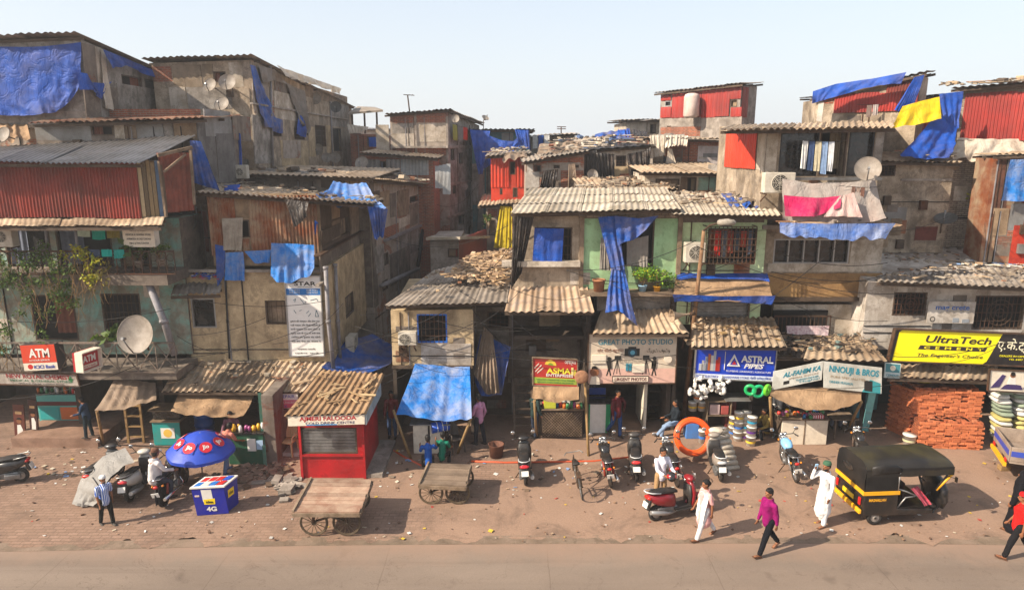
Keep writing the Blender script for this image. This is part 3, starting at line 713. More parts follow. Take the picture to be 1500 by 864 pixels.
# ------------------------------------------------------------------ ground
def ground_mat():
    t = NT('dusty_ground'); co = t.coord()
    c = t.mix(t.ramp(t.noise(.35, 8, .65, co), .35, .65), srgb('8c7261'), srgb('755f50'))
    c = t.mix(t.math('MULTIPLY', t.ramp(t.noise(1.3, 8, .7, co, .5), .5, .72), .6), c, srgb('66503f'))
    c = t.mix(1.0, c, t.ramp(t.noise(26, 5, .75, co), .25, .75, (.72,)*3+(1,), (1.15,)*3+(1,)), 'MULTIPLY')
    t.bump(t.noise(16, 7, .75, co), .5, .03); return t.out(c, .95)
def paver_mat():
    t = NT('worn_paving'); co = t.coord(); uv = t.coord(rot=(0,0,R(45)), kind='Object')
    def br(rot, w, h):
        b = t.node('ShaderNodeTexBrick'); t.l.new(t.coord(rot=(0,0,R(rot))), b.inputs['Vector']); b.inputs['Scale'].default_value = 1
        b.inputs['Brick Width'].default_value = w; b.inputs['Row Height'].default_value = h; b.inputs['Mortar Size'].default_value = .012
        b.inputs['Color1'].default_value = srgb('957866'); b.inputs['Color2'].default_value = srgb('836857'); b.inputs['Mortar'].default_value = srgb('715b4c'); return b
    b = br(0, .26, .13)
    w_ = t.node('ShaderNodeTexNoise'); w_.inputs['Scale'].default_value = .9; w_.inputs['Detail'].default_value = 2; t.l.new(co, w_.inputs['Vector'])
    c = t.mix(t.ramp(t.noise(.4, 8, .66, co), .35, .65), b.outputs['Color'], t.mix(.5, b.outputs['Color'], srgb('866c58')))
    sx = t.node('ShaderNodeSeparateXYZ'); t.l.new(co, sx.inputs[0]); sand = t.ramp(t.math('ADD', t.noise(.28, 9, .68, co, .4), t.math('MULTIPLY', t.math('ADD', sx.outputs[0], 5.0), .02)), .44, .56)      # blown soil over the blocks
    sand = t.math('MULTIPLY', sand, .93)
    c = t.mix(sand, c, t.mix(t.noise(1.2, 7, .7, co), srgb('836957'), srgb('9c7f6a')))
    c = t.mix(t.math('MULTIPLY', t.ramp(t.noise(.75, 9, .72, co, .8), .5, .68), .6), c, srgb('53443a'))
    c = t.mix(1.0, c, t.ramp(t.noise(22, 6, .75, co), .25, .75, (.74,)*3+(1,), (1.14,)*3+(1,)), 'MULTIPLY')
    h = t.math('SUBTRACT', t.math('MULTIPLY', t.noise(20, 6, .75, co), .6), t.math('MULTIPLY', t.math('SUBTRACT', 1.0, sand), b.outputs['Fac']))
    t.bump(h, .55, .02); return t.out(c, .95)
def road_mat():
    t = NT('concrete_road'); co = t.coord()
    c = t.mix(t.ramp(t.noise(.3, 7, .6, t.coord((.35,1,1))), .35, .65), srgb('827264'), srgb('6d5f53'))
    c = t.mix(t.math('MULTIPLY', t.ramp(t.noise(.5, 7, .65, t.coord((.12,1.2,1))), .5, .72), .35), c, srgb('6d5a4b'))
    s = t.node('ShaderNodeSeparateXYZ'); t.l.new(co, s.inputs[0])
    wob = t.math('MULTIPLY', t.noise(1.5, 4, .6, co), .06)
    fr = t.math('FRACT', t.math('DIVIDE', t.math('ADD', t.math('ADD', s.outputs[0], wob), 1000*3.83-.87), 3.83)); k = t.math('LESS_THAN', fr, .006)
    c = t.mix(t.math('MULTIPLY', k, .35), c, srgb('4a3b30'))
    c = t.mix(t.math('MULTIPLY', t.ramp(t.noise(3, 8, .75, co), .58, .7), .3), c, srgb('5d4c3f'))
    c = t.mix(1.0, c, t.ramp(t.noise(45, 4, .75, co), .25, .75, (.8,)*3+(1,), (1.12,)*3+(1,)), 'MULTIPLY')
    c = t.mix(t.math('MULTIPLY', t.ramp(t.noise(1.0, 8, .7, t.coord((.05, 2.2, 1))), .52, .62), .3), c, srgb('5f5045'))      # tyre tracks
    c = t.mix(t.math('MULTIPLY', t.ramp(t.noise(.9, 3, .5, co), .66, .72), .45), c, srgb('4f4238'))                          # oil spots
    ck = t.math('ABSOLUTE', t.math('SUBTRACT', t.noise(.55, 6, .6, co, .7), .5)); c = t.mix(t.math('MULTIPLY', t.ramp(ck, .0, .004, (1,)*4, (0,0,0,1)), .5), c, srgb('4a3d33'))
    dy = t.math('MULTIPLY', t.math('SUBTRACT', t.math('ADD', s.outputs[1], t.math('MULTIPLY', t.noise(.8, 7, .7, co), 1.6)), 15.0), 1.1, True)
    c = t.mix(dy, c, srgb('88705f'))                                                                                         # soil washed onto the edge
    t.bump(t.noise(40, 5, .75, co), .35, .01); return t.out(c, .88)
def flat(name, pts, z, mat, n=1, wav=0.0):
    mb = MB()
    if n == 1: mb.quad(*[Vector((x, y, z)) for x, y in pts])
    else:
        q = [Vector((x, y, z)) for x, y in pts]
        mb.grid(lambda u, v: q[0].lerp(q[1], u).lerp(q[3].lerp(q[2], u), v) + Vector((0,0,wav*mnoise.noise(Vector((u*31, v*9, 2))))), n, max(6, n//5))
    o = mb.build(name, mat, None, recalc=False, base=False); o['kind'] = 'structure'
    if o.data.polygons[0].normal.z < 0: o.data.flip_normals()
    return o
flat('ground', [(-1500,-300),(1500,-300),(1500,2500),(-1500,2500)], -.07, ground_mat())
kerbY = [(-22,14.95),(-11.4,15.17),(-7.6,15.33),(-4,15.42),(0,15.47),(4.3,15.5),(9,15.5),(22,15.2)]
mb = MB()
for (x0,y0),(x1,y1) in zip(kerbY, kerbY[1:]): mb.quad((x0,-12,-.03),(x1,-12,-.03),(x1,y1-.35,-.03),(x0,y0-.35,-.03))
mb.build('road', road_mat(), recalc=False, base=False, kind='structure')
mb = MB()
for (x0,y0),(x1,y1) in zip(kerbY, kerbY[1:]): mb.hexa([(x0,y0-.35,-.2),(x1,y1-.35,-.2),(x1,y1,-.2),(x0,y0,-.2),(x0,y0-.35,-.022),(x1,y1-.35,-.022),(x1,y1,-.012),(x0,y0,-.012)])
mb.build('kerb', surf('kerb_concrete', '85705f', '70604f', 1.5, dirt='5f4c3d', damt=.5), base=False, kind='structure')
mb = MB()
for (x0,y0),(x1,y1) in zip(kerbY, kerbY[1:]): 
    mb.grid(lambda u, v: Vector((lerp(x0,x1,u), lerp(lerp(y0,y1,u)-.14+.34*mnoise.noise(Vector((lerp(x0,x1,u)*1.3, 4, 2)))+.16*mnoise.noise(Vector((lerp(x0,x1,u)*5, 4, 2))), 27, v), -.014*max(0, 1-v*14)+.028*mnoise.noise(Vector((lerp(x0,x1,u)*.6, lerp(15,27,v)*.6, 1)))*min(1,v*6)*min(1,(1-v)*9))), 40, 24)
mb.build('pavement', paver_mat(), recalc=False, base=False, kind='structure')

# ------------------------------------------------------------------ first row, from the left
# house with the chemist's shop
h = House('chemist_house', 'three storey house with planted balconies over the chemist shop', (-70,320,21.9), (262,320,21.9), 2.75, 5.5, m_aqua)
h.open(48,432,112,498,'dark','open dark doorway'); h.open(150,430,207,484,'grille','window with turquoise lattice grille'); h.open(8,330,75,398); h.open(84,332,165,398); h.open(176,362,222,396)
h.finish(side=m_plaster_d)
up = House('red_storey', None, (-70,234,20.5), (204,236,20.5), P(100,318,20.5).z, 4.5, m_ply)
for o_ in list(up.root.children): pass
up.finish(name='upper_wall')
up.sheet_wall(-60,238,204,318,m_redd,pitch=.085,amp=.012)
f2 = Fac(P(204,236,20.5), P(243,236,20.9))
mb = MB()
for i in range(6):
    a, b, c, d = f2.rect(204+i*6.5, 234+i*.3, 210+i*6.5, 318, 0); f2.box(mb, a+.005, b, c-.005, d-.05*(i%2), -.03, .004*(i%3))
up_pl = mb.build('plank_wall', bits('flaking_planks', ['7c8c9c','5b6f86','9a8a72','6b5a44','b09a78','5c4b3a','8d7757']), up.root)
h2 = MB(); q = [f2.pt(f2.L,1,0)]
# tie the red storey to the same house
def join_root(src, dst):
    d = OFF[src]-OFF[dst]
    for ch in list(src.children):
        ch.parent = dst; ch.location = d
    OFF.pop(src); bpy.data.objects.remove(src)
join_root(up.root, h.root)
zt = P(285,198,23.6).z
roof_part(h.root, P(-80,238,19.9), P(205,240,19.9), P(286,199,23.4), P(-10,216,24.2), m_zinc, 'roof', pitch=.17, amp=.025, sw=1.6, label='grey blue corrugated metal roof', edge=.05)
roof_part(h.root, P(-70,331,19.7), P(236,331,19.7), P(243,319,20.6), P(-70,319,20.6), m_asb_r, 'awning', pitch=.12, amp=.008, sw=.5, label='brown awning of old sheets')
mb = MB(); h.f.box(mb, -.3, P(100,418,20.5).z, h.f.L+.15, P(100,402,20.5).z, 0, 1.42); mb.build('balcony_slab', m_plaster_d, h.root)
mb = MB(); h.f.box(mb, -.3, P(100,556,20.4).z, h.f.L+.15, P(100,545,20.4).z, 0, 1.5); mb.build('balcony_slab', m_plaster_d, h.root)
fb = Fac(P(-70,400,20.48), P(258,400,20.48))
def railing(f, x0, x1, y0, y1, root, mat, kind, n):
    a, b, c, d = f.rect(x0, y0, x1, y1); mb = MB()
    f.box(mb, a, d-.05, c, d, -.025, .025); f.box(mb, a, b, c, b+.04, -.02, .02)
    for i in range(n+1):
        x = lerp(a, c, i/n); f.box(mb, x-.012, b+.04, x+.012, d-.05, -.012, .012)
        if i < n:
            x2 = lerp(a, c, (i+1)/n)
            if kind == 'cross':
                mb.bar(f.pt(x,b+.04,.004), f.pt(x2,d-.05,.004), .03); mb.bar(f.pt(x,d-.05,-.03), f.pt(x2,b+.04,-.03), .03)
            if kind == 'ring':
                m = Matrix((f.d, Vector((0,0,1)), f.n)).transposed()
                for zz in (.3,.7): mb.torus(f.pt((x+x2)/2, lerp(b,d,zz)), min((x2-x)*.42,(d-b)*.2), .009, 12, 4, m)
    return mb.build('railing', mat, root)
railing(fb, -60, 256, 367, 402, h.root, m_iron, 'ring', 26)
fb1 = Fac(P(-70,545,20.35), P(262,545,20.35)); railing(fb1, -60, 258, 501, 546, h.root, surf('old_grey_rail','8a7d70','5f5347',4,rough=.7,dirt='5a3b28'), 'cross', 11)
for x, y0, y1 in ((66,330,368),(110,330,368)):
    mb = MB(); mb.tube([P(x,y0,20.6), P(x+4,y1,20.6)], .04, 8); mb.build('balcony_post', m_pvc, h.root)
fl = Fac(P(229,222,20.8), P(284,218,21.6))
a, b, c, d = fl.rect(236,224,281,310); mb = MB(); sheets(mb, fl.pt(a,b), fl.pt(c,b), fl.pt(c,d), fl.pt(a,d), .18, .02, sw=.5, rows=5, n=fl.n, jit=.3); fl.box(mb, a, b, c, d, -.12, -.03)
mb.build('tile_panel', surf('terracotta_tile_sheet','8d4a38','6d3528',2,rough=.6,dirt='52372c',damt=.4,island=.1), h.root, 'dark red tile pattern panel at roof end')
mb = MB()
mb.bar(P(231,228,20.4), P(281,216,21.2), .09); mb.bar(P(279,220,21.3), P(285,300,21.3), .07); mb.bar(P(240,252,20.5), P(272,226,21), .06); mb.bar(P(232,236,20.6), P(243,318,20.6), .06)
mb.build('roof_timber', m_wood, h.root)
# ground floor of the chemist
mb = MB(); fs = Fac(P(-70,640,22.4), P(262,640,22.4)); X = lambda px: fs.sz(px,640)[0]
fs.box(mb, 0, 0, fs.L, 2.75, -3.2, -3.0); fs.box(mb, X(140)-.1, 0, X(140)+.1, 2.75, -3, .6); fs.box(mb, X(252), 0, X(252)+.15, 2.75, -3, .5); fs.box(mb, 0, 0, .2, 2.75, -3, .5)
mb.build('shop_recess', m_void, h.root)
mb = MB(); a, b = G(18,655), G(144,655); mb.bb((a.x, a.y, -.05), (b.x, 25.3, .32)); mb.build('shop_step', surf('shop_step_tiles','9a7a66','7b5e4c',1.3,dirt='5a4435',damt=.4), h.root)
h.pipe([(215,408),(240,470),(256,520)], .11, m_pvc, 1.2, 'thick grey drain pipe leaning across the balcony')

# upper left house with the big blue sheet
h = House('plastered_house', 'tall house at upper left with a huge blue sheet over its front', (-80,66,25), (118,58,25), P(60,185,25).z, 8.2, m_plaster_g, bz=-.9)
h.open(178,98,207,130,'dark',fac=h.r); h.open(212,108,262,134,'dark',fac=h.r)
h.finish()
h.roof(m_asb_d, .4, .15, .2, pitch=.25)
h.patch([(0,165,45,180),(45,163,130,178)], [m_concrete], 'cement_band', rot=False)
h.patch([(122,66,140,120,m_brickd),(141,70,150,125,m_plaster_l),(150,128,172,160),(172,130,262,162,m_plaster_g),(124,122,146,172)], [m_plaster_d, m_ply], fac=h.r)
# strip of patched walls below it
h = House('patched_loft', 'long loft wall patched with tin and board below the blue sheeted house', (50,183,23.7), (290,176,23.7), 5.2, 3.6, m_plaster_d, bz=.05)
h.open(134,184,166,199,'dark')
h.finish()
h.patch([(52,184,133,206,m_tin),(168,181,182,203),(183,180,200,203),(201,180,240,203),(241,178,254,203),(255,177,288,203)], [m_ply, m_plaster_l, m_wood, m_tin, m_plaster_g])
h.patch([(292,178,316,275,surf('grey_board','6f6a66','57524e',1.5,streak='38322d')),(317,176,344,275,surf('grey_board','6f6a66'))], [m_tin], fac=h.r)
roof_part(h.root, P(40,181,23.2), P(300,173,23.2), P(352,170,27.4), P(90,172,27.4), m_rust, 'roof', pitch=.2, label='long low rusty edged roof')
mb = MB(); f = Fac(P(150,164,26.2), P(300,160,26.2)); f.box(mb, *f.rect(150,160,290,176), -.25, 0); mb.build('brick_parapet', m_brick, h.root)

# big dark house behind with the dishes
h = House('tall_house', 'tall grimy house with many dishes and a long sagging roof edge', (222,93,29), (368,88,29), 3, 17.5, m_plaster, bz=-1.0)
for q in ((398,180,412,200),(431,188,446,205)): h.open(*q,'grille',fac=h.r)
h.open(462,184,477,215,'grille','window with red cloth behind its grille',fac=h.r); h.open(488,188,500,222,'dark',fac=h.r); h.open(313,105,331,121,'dark'); h.open(256,134,268,150,'grille'); h.open(346,140,358,158,'wood'); h.open(404,124,420,134,'dark',fac=h.r); h.open(454,156,466,172,'wood',fac=h.r); h.open(378,180,390,204,'grille',fac=h.r)
h.finish()
h.roof(m_asb_d, .4, .25, .3, pitch=.25, sw=1.6)
W = surf('weathered_board','93816c','75644f',1.4,streak='40352b',samt=.7,dirt='5a4c3e')
h.patch([(224,97,252,120,m_brick),(253,94,270,126,W),(271,95,296,128,W),(297,94,312,118,W),(337,92,356,128,m_plaster_l),(275,128,340,160,m_plaster_g),(340,130,366,168,m_plaster),(250,128,274,170,m_plaster_l)], [W])
PB = [m_plaster, m_plaster_y, m_plaster_g, m_plaster_l, W]
h.patch([(372,100,392,126,m_greycloth),(371,126,400,168,m_brickp),(414,206,440,232,m_brickp),(340,170,366,206,m_brickd),(300,162,338,200,m_tin),(402,122,428,136,m_brickd),(402,138,440,176,m_plaster_l),(371,170,396,240,m_plaster_g),(412,206,452,246,m_plaster_y),(448,134,508,150,m_wood),(450,152,482,182,m_plaster),(452,186,461,230,m_plaster_y),(478,184,487,224,m_plaster_y),(484,152,511,186,m_plaster_g)], PB, fac=h.r)
h.slab(372,165,510,167,.12,fac=h.r)
h.pipe([(396,98),(400,245)],.05,m_pvc,.1,fac=h.r); h.pipe([(484,150),(488,246)],.05,m_pvc,.1,fac=h.r)
# terrace canopy beside it
h = House('terrace_block', 'small brick block with an open flat canopy on posts', (513,196,43), (556,197,43), 2, 5, m_brick)
h.open(538,200,550,214,'dark')
h.finish(); f = h.f
for x in (516, 534, 552): mb = MB(); f.box(mb, f.sz(x,180)[0]-.05, h.A.z, f.sz(x,180)[0]+.05, P(530,164,43).z, -.1, 0); mb.build('post', m_iron, h.root)
p = [P(510,165,42.5), P(561,161,42.5), P(549,157,47), P(524,156,47)]; mb = MB(); mb.prism(p, (0,0,-.12)); mb.build('canopy', m_asb_d, h.root)

# house with the star board
h = House('shop_house', 'ochre plastered house with the tall white advert board and rusty sheet storey', (268,404,22), (479,391,22), 2.45, 6.6, m_plaster_y)
h.open(281,437,316,480,'glass','white framed sliding window'); h.open(389,440,419,475,'wood'); h.open(506,430,518,462,'wood',fac=h.r); h.open(537,450,546,500,'dark',fac=h.r)
h.finish(side=m_plaster_y); h.bay(2.6)
u = House('upper', None, (304,284,22.1), (467,283,22.1), h.B.z+.02, 6.4, m_ply, bz=-.9)
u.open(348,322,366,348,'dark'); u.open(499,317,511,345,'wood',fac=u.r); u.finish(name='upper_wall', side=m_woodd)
u.sheet_wall(306,286,346,374,m_rust,.11,.016); u.sheet_wall(366,286,466,374,m_rust,.11,.016,seed=9); u.sheet_wall(346,350,366,374,m_rust,.11,.016,seed=5)
u.patch([(346,284,366,320,m_ply)], [m_ply])
u.patch([(469,298,484,330),(485,296,497,320),(512,296,534,345),(470,332,497,352),(468,354,536,386,m_plaster_d),(486,322,498,350)], [m_woodd, m_ply, m_wood], fac=u.r)
u.slab(468,352,538,354,.2,m_iron,'ledge_bar',fac=u.r)
u.slab(466,388,540,391,.12,fac=u.r); h.slab(268,395,479,399,.12,m_concrete)
join_root(u.root, h.root)
roof_part(h.root, P(284,281,21.6), P(546,299,21.5), P(562,291,28), P(340,266,28), m_asb_r, 'roof', pitch=.17, sw=1.1, label='dusty cement sheet roof', seed=4)
h.pipe([(477,392),(481,470),(489,545)], .07, m_pvc, .1, 'vertical grey drain pipe', fac=h.r); h.pipe([(491,388),(495,470),(499,535)], .06, m_pvc, .1, 'vertical grey drain pipe', fac=h.r)
h.pipe([(330,400),(333,470),(336,525)], .03, m_rope, .05)
roof_part(h.root, P(236,573,20.4), P(446,574,20.4), P(482,530,22.0), P(262,528,22.0), m_asb_r, 'awning', pitch=.21, amp=.03, sw=1.4, box=True, jit=.35, label='corrugated awning of dusty brown sheets over the shops', seed=6, edge=.1)
roof_part(h.root, P(250,432,21.2), P(322,430,21.2), P(326,412,22.2), P(258,411,22.2), m_asb_d, 'small_awning', pitch=.2, sw=.6)
# dark wall between the two, in shade
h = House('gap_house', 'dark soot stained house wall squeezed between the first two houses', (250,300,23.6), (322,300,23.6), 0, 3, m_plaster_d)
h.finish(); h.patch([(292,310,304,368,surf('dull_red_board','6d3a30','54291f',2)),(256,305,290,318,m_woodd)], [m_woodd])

# long tenement behind, along the alley
h = House('tenement', 'long dark tenement of timber and brick lining the narrow alley', (540,266,27.6), (646,276,40), 0, 6, m_brickp)
for q in ((545,268,578,275),(600,284,614,296),(563,370,569,388),(588,345,596,362),(607,340,614,358),(625,320,630,338),(560,410,568,425)): h.open(*q,'dark')
h.finish()
W2 = [m_woodd, m_ply, m_plaster_d, m_wood, m_tin]
h.patch([(543,280,556,303,m_woodd),(557,280,570,303,m_ply),(571,283,580,318,m_plaster_d),(582,278,598,316,m_wood),(600,298,612,330,m_plaster_d),(616,284,640,322,m_woodd),(546,306,560,326,m_ply),(583,318,600,332,m_plaster_l),(585,338,616,372,m_plaster_g),(562,330,584,345,m_brick),(546,360,562,400,m_plaster_g),(571,365,600,410,m_plaster_d),(620,340,640,380,m_plaster_g)], W2)
h.slab(566,338,622,341,.15,m_pvc,'pipe_ledge')
h.pipe([(620,327),(616,365),(612,390)],.09,m_rope,.15); h.pipe([(642,318),(642,350)],.08,m_pvc,.12); h.pipe([(560,418),(590,404),(612,394)],.1,m_pvc,.25)
h.roof(m_asb_r, .5, .3, .2, rise=.1, pitch=.2, sw=1.5)
h = House('low_tenement', 'low dark wall behind the rusty storey under a ragged sheet roof', (352,257,27.8), (542,264,27.6), 3, 5, m_plaster_d)
h.finish(); h.roof(m_asb_r, .6, .2, .2, rise=.15, pitch=.2, sw=1.4, seed=8)
h.patch([(470,262,500,276,m_woodd),(505,264,538,280,m_ply)], [m_woodd])

# brick block with ledges
h = House('brick_house', 'tall brick house with two plastered panels and a shallow pitched roof', (571,171,38), (656,164,38), 0, 6, m_brickp)
h.finish()
h.patch([(575,181,607,196,m_plaster_g),(575,196,607,215,m_plaster_l),(610,180,654,208,m_plaster_l),(551,183,570,222,m_plaster_l)], [m_plaster_l], rot=False)
h.patch([(575,170,607,180,m_brick),(610,166,654,180,m_brick),(575,217,654,228,m_brick)], [m_brick], rot=False)
f = h.f
for x in (609, 655): mb = MB(); a = f.sz(x,190)[0]; f.box(mb, a-.06, h.zb+8, a+.06, h.A.z, 0, .08); mb.build('pilaster', m_concrete, h.root)
h.roof(m_asb_d, .4, .25, .2, pitch=.25); h.slab(572,214,656,217,.35)
h2 = House('tall_wall', None, (656,166,38.05), (702,184,44), 0, 1.2, m_plaster_g)
for q in ((660,218,666,235),(672,224,678,240),(663,272,668,284),(672,315,680,345),(688,330,694,345)): h2.open(*q,'dark')
h2.finish(name='side_wall'); h2.slab(656,213,702,217,.1); h2.slab(656,265,702,268,.1); h2.slab(656,310,702,313,.1)
h2.pipe([(700,190),(701,320)],.06,m_pvc,.12); h2.roof(m_asb_d, .3, .1, .2, pitch=.25, name='side_roof')
join_root(h2.root, h.root)
h = House('sheeted_house', 'lower brick house front clad with pale upright metal sheets', (538,226,35), (634,235,35), 1, 3, m_brick)
h.open(556,236,566,250,'dark'); h.finish()
h.sheet_wall(537,234,557,258,m_tin,.2,.02,seed=2); h.sheet_wall(566,234,586,259,m_zinc,.2,.02,seed=3); h.sheet_wall(587,234,628,257,surf('pale_zinc','a3a4a3','8a8a88',1,rough=.55,metal=.25,dirt='7d6f60',island=.2),.2,.02,seed=4)
h.roof(m_asb_r, .5, .3, .2, rise=.1, pitch=.2)
mb = MB(); f = h.f; rg = random.Random(2)
for i in range(4): x = 638+i*5.5; a, b, c, d = f.rect(x, 243-i, x+6, 285-rg.uniform(0,10)); mb.hexa([f.pt(a,b,.3),f.pt(c,b,.25),f.pt(c,b,.2),f.pt(a,b,.25),f.pt(a,d,.1),f.pt(c,d,.1),f.pt(c,d,.06),f.pt(a,d,.06)])
mb.build('hanging_sheet', surf('pale_zinc','a3a4a3'), h.root)
# grey block in the alley
h = House('alley_block', 'small grey cement block with a flat slab roof in the alley', (630,353,29.3), (672,352,29.3), 0, 3.5, m_concrete)
h.open(656,364,672,377,'ply','boarded reddish window'); h.finish(); 
h.r = Fac(P(672,352,29.3), P(713,350,33.3))
mb = MB(); mb.hexa([h.r.pt(0,0,0),h.r.pt(h.r.L,0,0),h.r.pt(h.r.L,0,-.15),h.r.pt(0,0,-.15),h.r.pt(0,h.B.z,0),h.r.pt(h.r.L,h.B.z,0),h.r.pt(h.r.L,h.B.z,-.15),h.r.pt(0,h.B.z,-.15)]); mb.build('side_wall', m_redd, h.root)
mb = MB(); mb.prism([P(624,352,29.2), P(674,351,28.4), P(718,349,33), P(650,344,35)], (0,0,.12)); mb.build('roof_slab', m_asb, h.root)
# blue loft
h = House('teal_loft', 'narrow loft with teal walls almost hidden by a hanging blue sheet', (691,193,41), (776,193,41), 0, 5, surf('teal_wall','3d7479','2f5a60',1.5,streak='2b3a3a',dirt='6b6f68',damt=.6))
h.open(752,212,758,226,'dark'); h.finish(); h.roof(m_asb_d,.5,.3,.2,pitch=.25)
h.patch([(692,240,710,300,m_plaster_g),(712,230,720,300,m_plaster_d),(735,195,752,208,m_tin)], [m_plaster_g])
# orange shed
h = House('orange_shed', 'bright orange red sheet metal shed below the blue sheet', (719,232,35), (771,228,35), P(745,297,35).z, 4, m_orange)
h.open(747,237,755,256,'dark'); h.open(732,276,736,285,'dark'); h.open(751,275,758,289,'ply'); h.finish()
h.sheet_wall(719,232,739,274,m_orange,.16,.012,off=.03); h.sheet_wall(740,230,746,274,m_orange,.16,.012,off=.04,seed=8); h.sheet_wall(756,229,771,274,m_orange,.16,.012,off=.04,seed=9)
h.roof(m_asb_d,.35,.3,.2,rise=.1,pitch=.25)
h = House('low_brick_house', 'low brick and board house under the orange shed', (712,304,33.5), (775,298,33.5), 0, 6, m_brickp)
h.open(716,322,726,345,'wood'); h.finish(); h.roof(m_asb_r,.5,.4,.2,rise=.1,pitch=.2); h.patch([(714,306,745,318,m_brick),(728,325,742,355,m_brickd)],[m_brick])

# house with the wall air conditioner
h = House('projecting_house', 'plastered first floor projecting over a tea stall with a blue window frame', (572,455,21.6), (693,453,21.6), 2.45, 4.2, m_plaster_y, bz=.25)
h.open(611,460,655,502,'blue','window with a bright blue painted frame')
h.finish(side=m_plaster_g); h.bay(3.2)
h.patch([(617,503,690,536,m_wwash),(580,478,610,486,m_plaster_d)],[m_wwash],rot=False); h.slab(574,536,692,540,.1,m_woodd)
roof_part(h.root, P(562,448,21.0), P(742,443,21.0), P(754,368,26.4), P(634,398,25.2), m_asb_d, 'roof', rows=2, pitch=.18, amp=.022, jit=.7, label='mossy corrugated cement roof', seed=3, edge=.1)
# recess with ladder between it and the studio house
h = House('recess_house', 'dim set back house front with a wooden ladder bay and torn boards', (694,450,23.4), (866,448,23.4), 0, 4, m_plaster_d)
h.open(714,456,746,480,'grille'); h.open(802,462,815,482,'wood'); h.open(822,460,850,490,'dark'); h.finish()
h.patch([(700,482,745,520,m_plaster_g),(770,470,800,515,m_woodd),(790,460,820,500,m_ply),(846,450,862,500,m_woodd),(700,560,750,640,m_woodd),(716,525,744,560,m_woodd)],[m_woodd])

# studio house
h = House('studio_house', 'grey plastered upper room beside a bright mint green room over the photo studio', (752,318,22), (996,313,22), P(900,432,22).z, 5, m_plaster, bz=0)
h.open(783,333,838,386,'grille'); h.open(884,322,958,390,'dark')
h.finish()
f = h.f; a, b, c, d = f.rect(855,312,993,430); mb = MB()     # green paint skin around the window hole
s0, z0, s1, z1 = f.rect(884,322,958,390)
top = lambda s: h.top(max(0,min(f.L,s)))-.02
for q in ((a,b,s0,d),(s1,b,c,d),(s0,b,s1,z0),(s0,z1,s1,d)): f.box(mb, *q, -.02, .012)
mb.build('painted_wall', m_mint, h.root, 'mint green painted wall')
h.slab(735,383,850,391,.3,m_plaster_l); h.slab(850,428,1000,434,.55,m_wood)
for x in (852, 995): mb = MB(); a = f.sz(x,350)[0]; f.box(mb, a-.07, b, a+.07, top(a), .013, .1); mb.build('pilaster', m_wood, h.root)
h.slab(848,312,995,320,.05,m_brickg,'brick_course',o0=.013)
roof_part(h.root, P(747,312,21.3), P(998,306,21.3), P(976,277,26.5), P(776,278,26.5), m_asb, 'roof', rows=3, pitch=.175, amp=.021, jit=.7, sw=1.1, label='pale corrugated cement roof', seed=5, edge=.1)
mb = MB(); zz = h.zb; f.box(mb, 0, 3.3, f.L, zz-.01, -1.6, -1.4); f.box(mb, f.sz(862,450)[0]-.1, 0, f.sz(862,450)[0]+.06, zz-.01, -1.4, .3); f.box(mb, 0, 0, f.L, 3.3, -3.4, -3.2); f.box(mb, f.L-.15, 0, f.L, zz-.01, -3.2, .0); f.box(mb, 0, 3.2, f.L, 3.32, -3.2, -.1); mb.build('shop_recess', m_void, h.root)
roof_part(h.root, P(739,456,20.6), P(870,456,20.6), P(860,420,22), P(748,421,22), surf('sun_bleached_sheet','b39b82','94795f',1.2,rough=.8,dirt='7d5f45',damt=.5,streak='6f8cae',samt=.25,island=.15), 'awning', pitch=.2, amp=.03, sw=1.0, label='sun bleached awning over the dark recess', seed=7)
roof_part(h.root, P(868,488,20.7), P(1010,488,20.7), P(985,452,22), P(880,455,22), m_asb_r, 'awning', pitch=.2, amp=.03, sw=1.2, jit=.5, label='awning of mixed sheets over the studio board', seed=8)
mb = MB(); a = f.rect(875,434,990,456,0); f.box(mb, *a, -.3, -.1); mb.build('lower_band', m_plaster_g, h.root)
# pale green house
h = House('pale_green_house', 'pale green house with a caged window full of clothes and a caged unit', (998,318,22), (1124,322,22), P(1060,475,22).z, 4.3, m_pmint, bz=0)
h.open(1036,334,1108,384,'dark'); h.open(1011,441,1098,475,'shutter','pale roller shutter')
h.finish(); h.bay(2.6, zt=h.zb-.01)
h.patch([(1001,308,1120,326,m_plaster_d)],[m_plaster_d],rot=False)
roof_part(h.root, P(984,313,21.2), P(1143,316,21.2), P(1122,284,26), P(968,282,26), m_asb, 'roof', rows=2, pitch=.175, amp=.021, jit=.7, sw=1.1, seed=11, edge=.12)
roof_part(h.root, P(1013,507,20.3), P(1153,508,20.3), P(1134,466,22), P(1014,464,22), m_asb_r, 'awning', pitch=.2, amp=.028, sw=1.4, box=True, jit=.4, label='dusty corrugated awning over the blue board', seed=12, edge=.12)
fc = Fac(P(1030,384,21.55), P(1110,384,21.55)); mb = MB(); a, b, c, d = fc.rect(1034,332,1107,386)
for i in range(13): x = lerp(a,c,i/12); fc.box(mb, x-.012, b, x+.012, d, -.012, .012)
for i in range(7): z = lerp(b,d,i/6); fc.box(mb, a, z-.012, c, z+.012, .012, .03)
for x in (a, c):
    for z in (b, d, (b+d)/2): mb.bar(fc.pt(x,z), fc.pt(x,z,-.5), .025)
fc.box(mb, a, b-.03, c, b-.012, -.5, 0); mb.build('window_cage', m_iron, h.root)

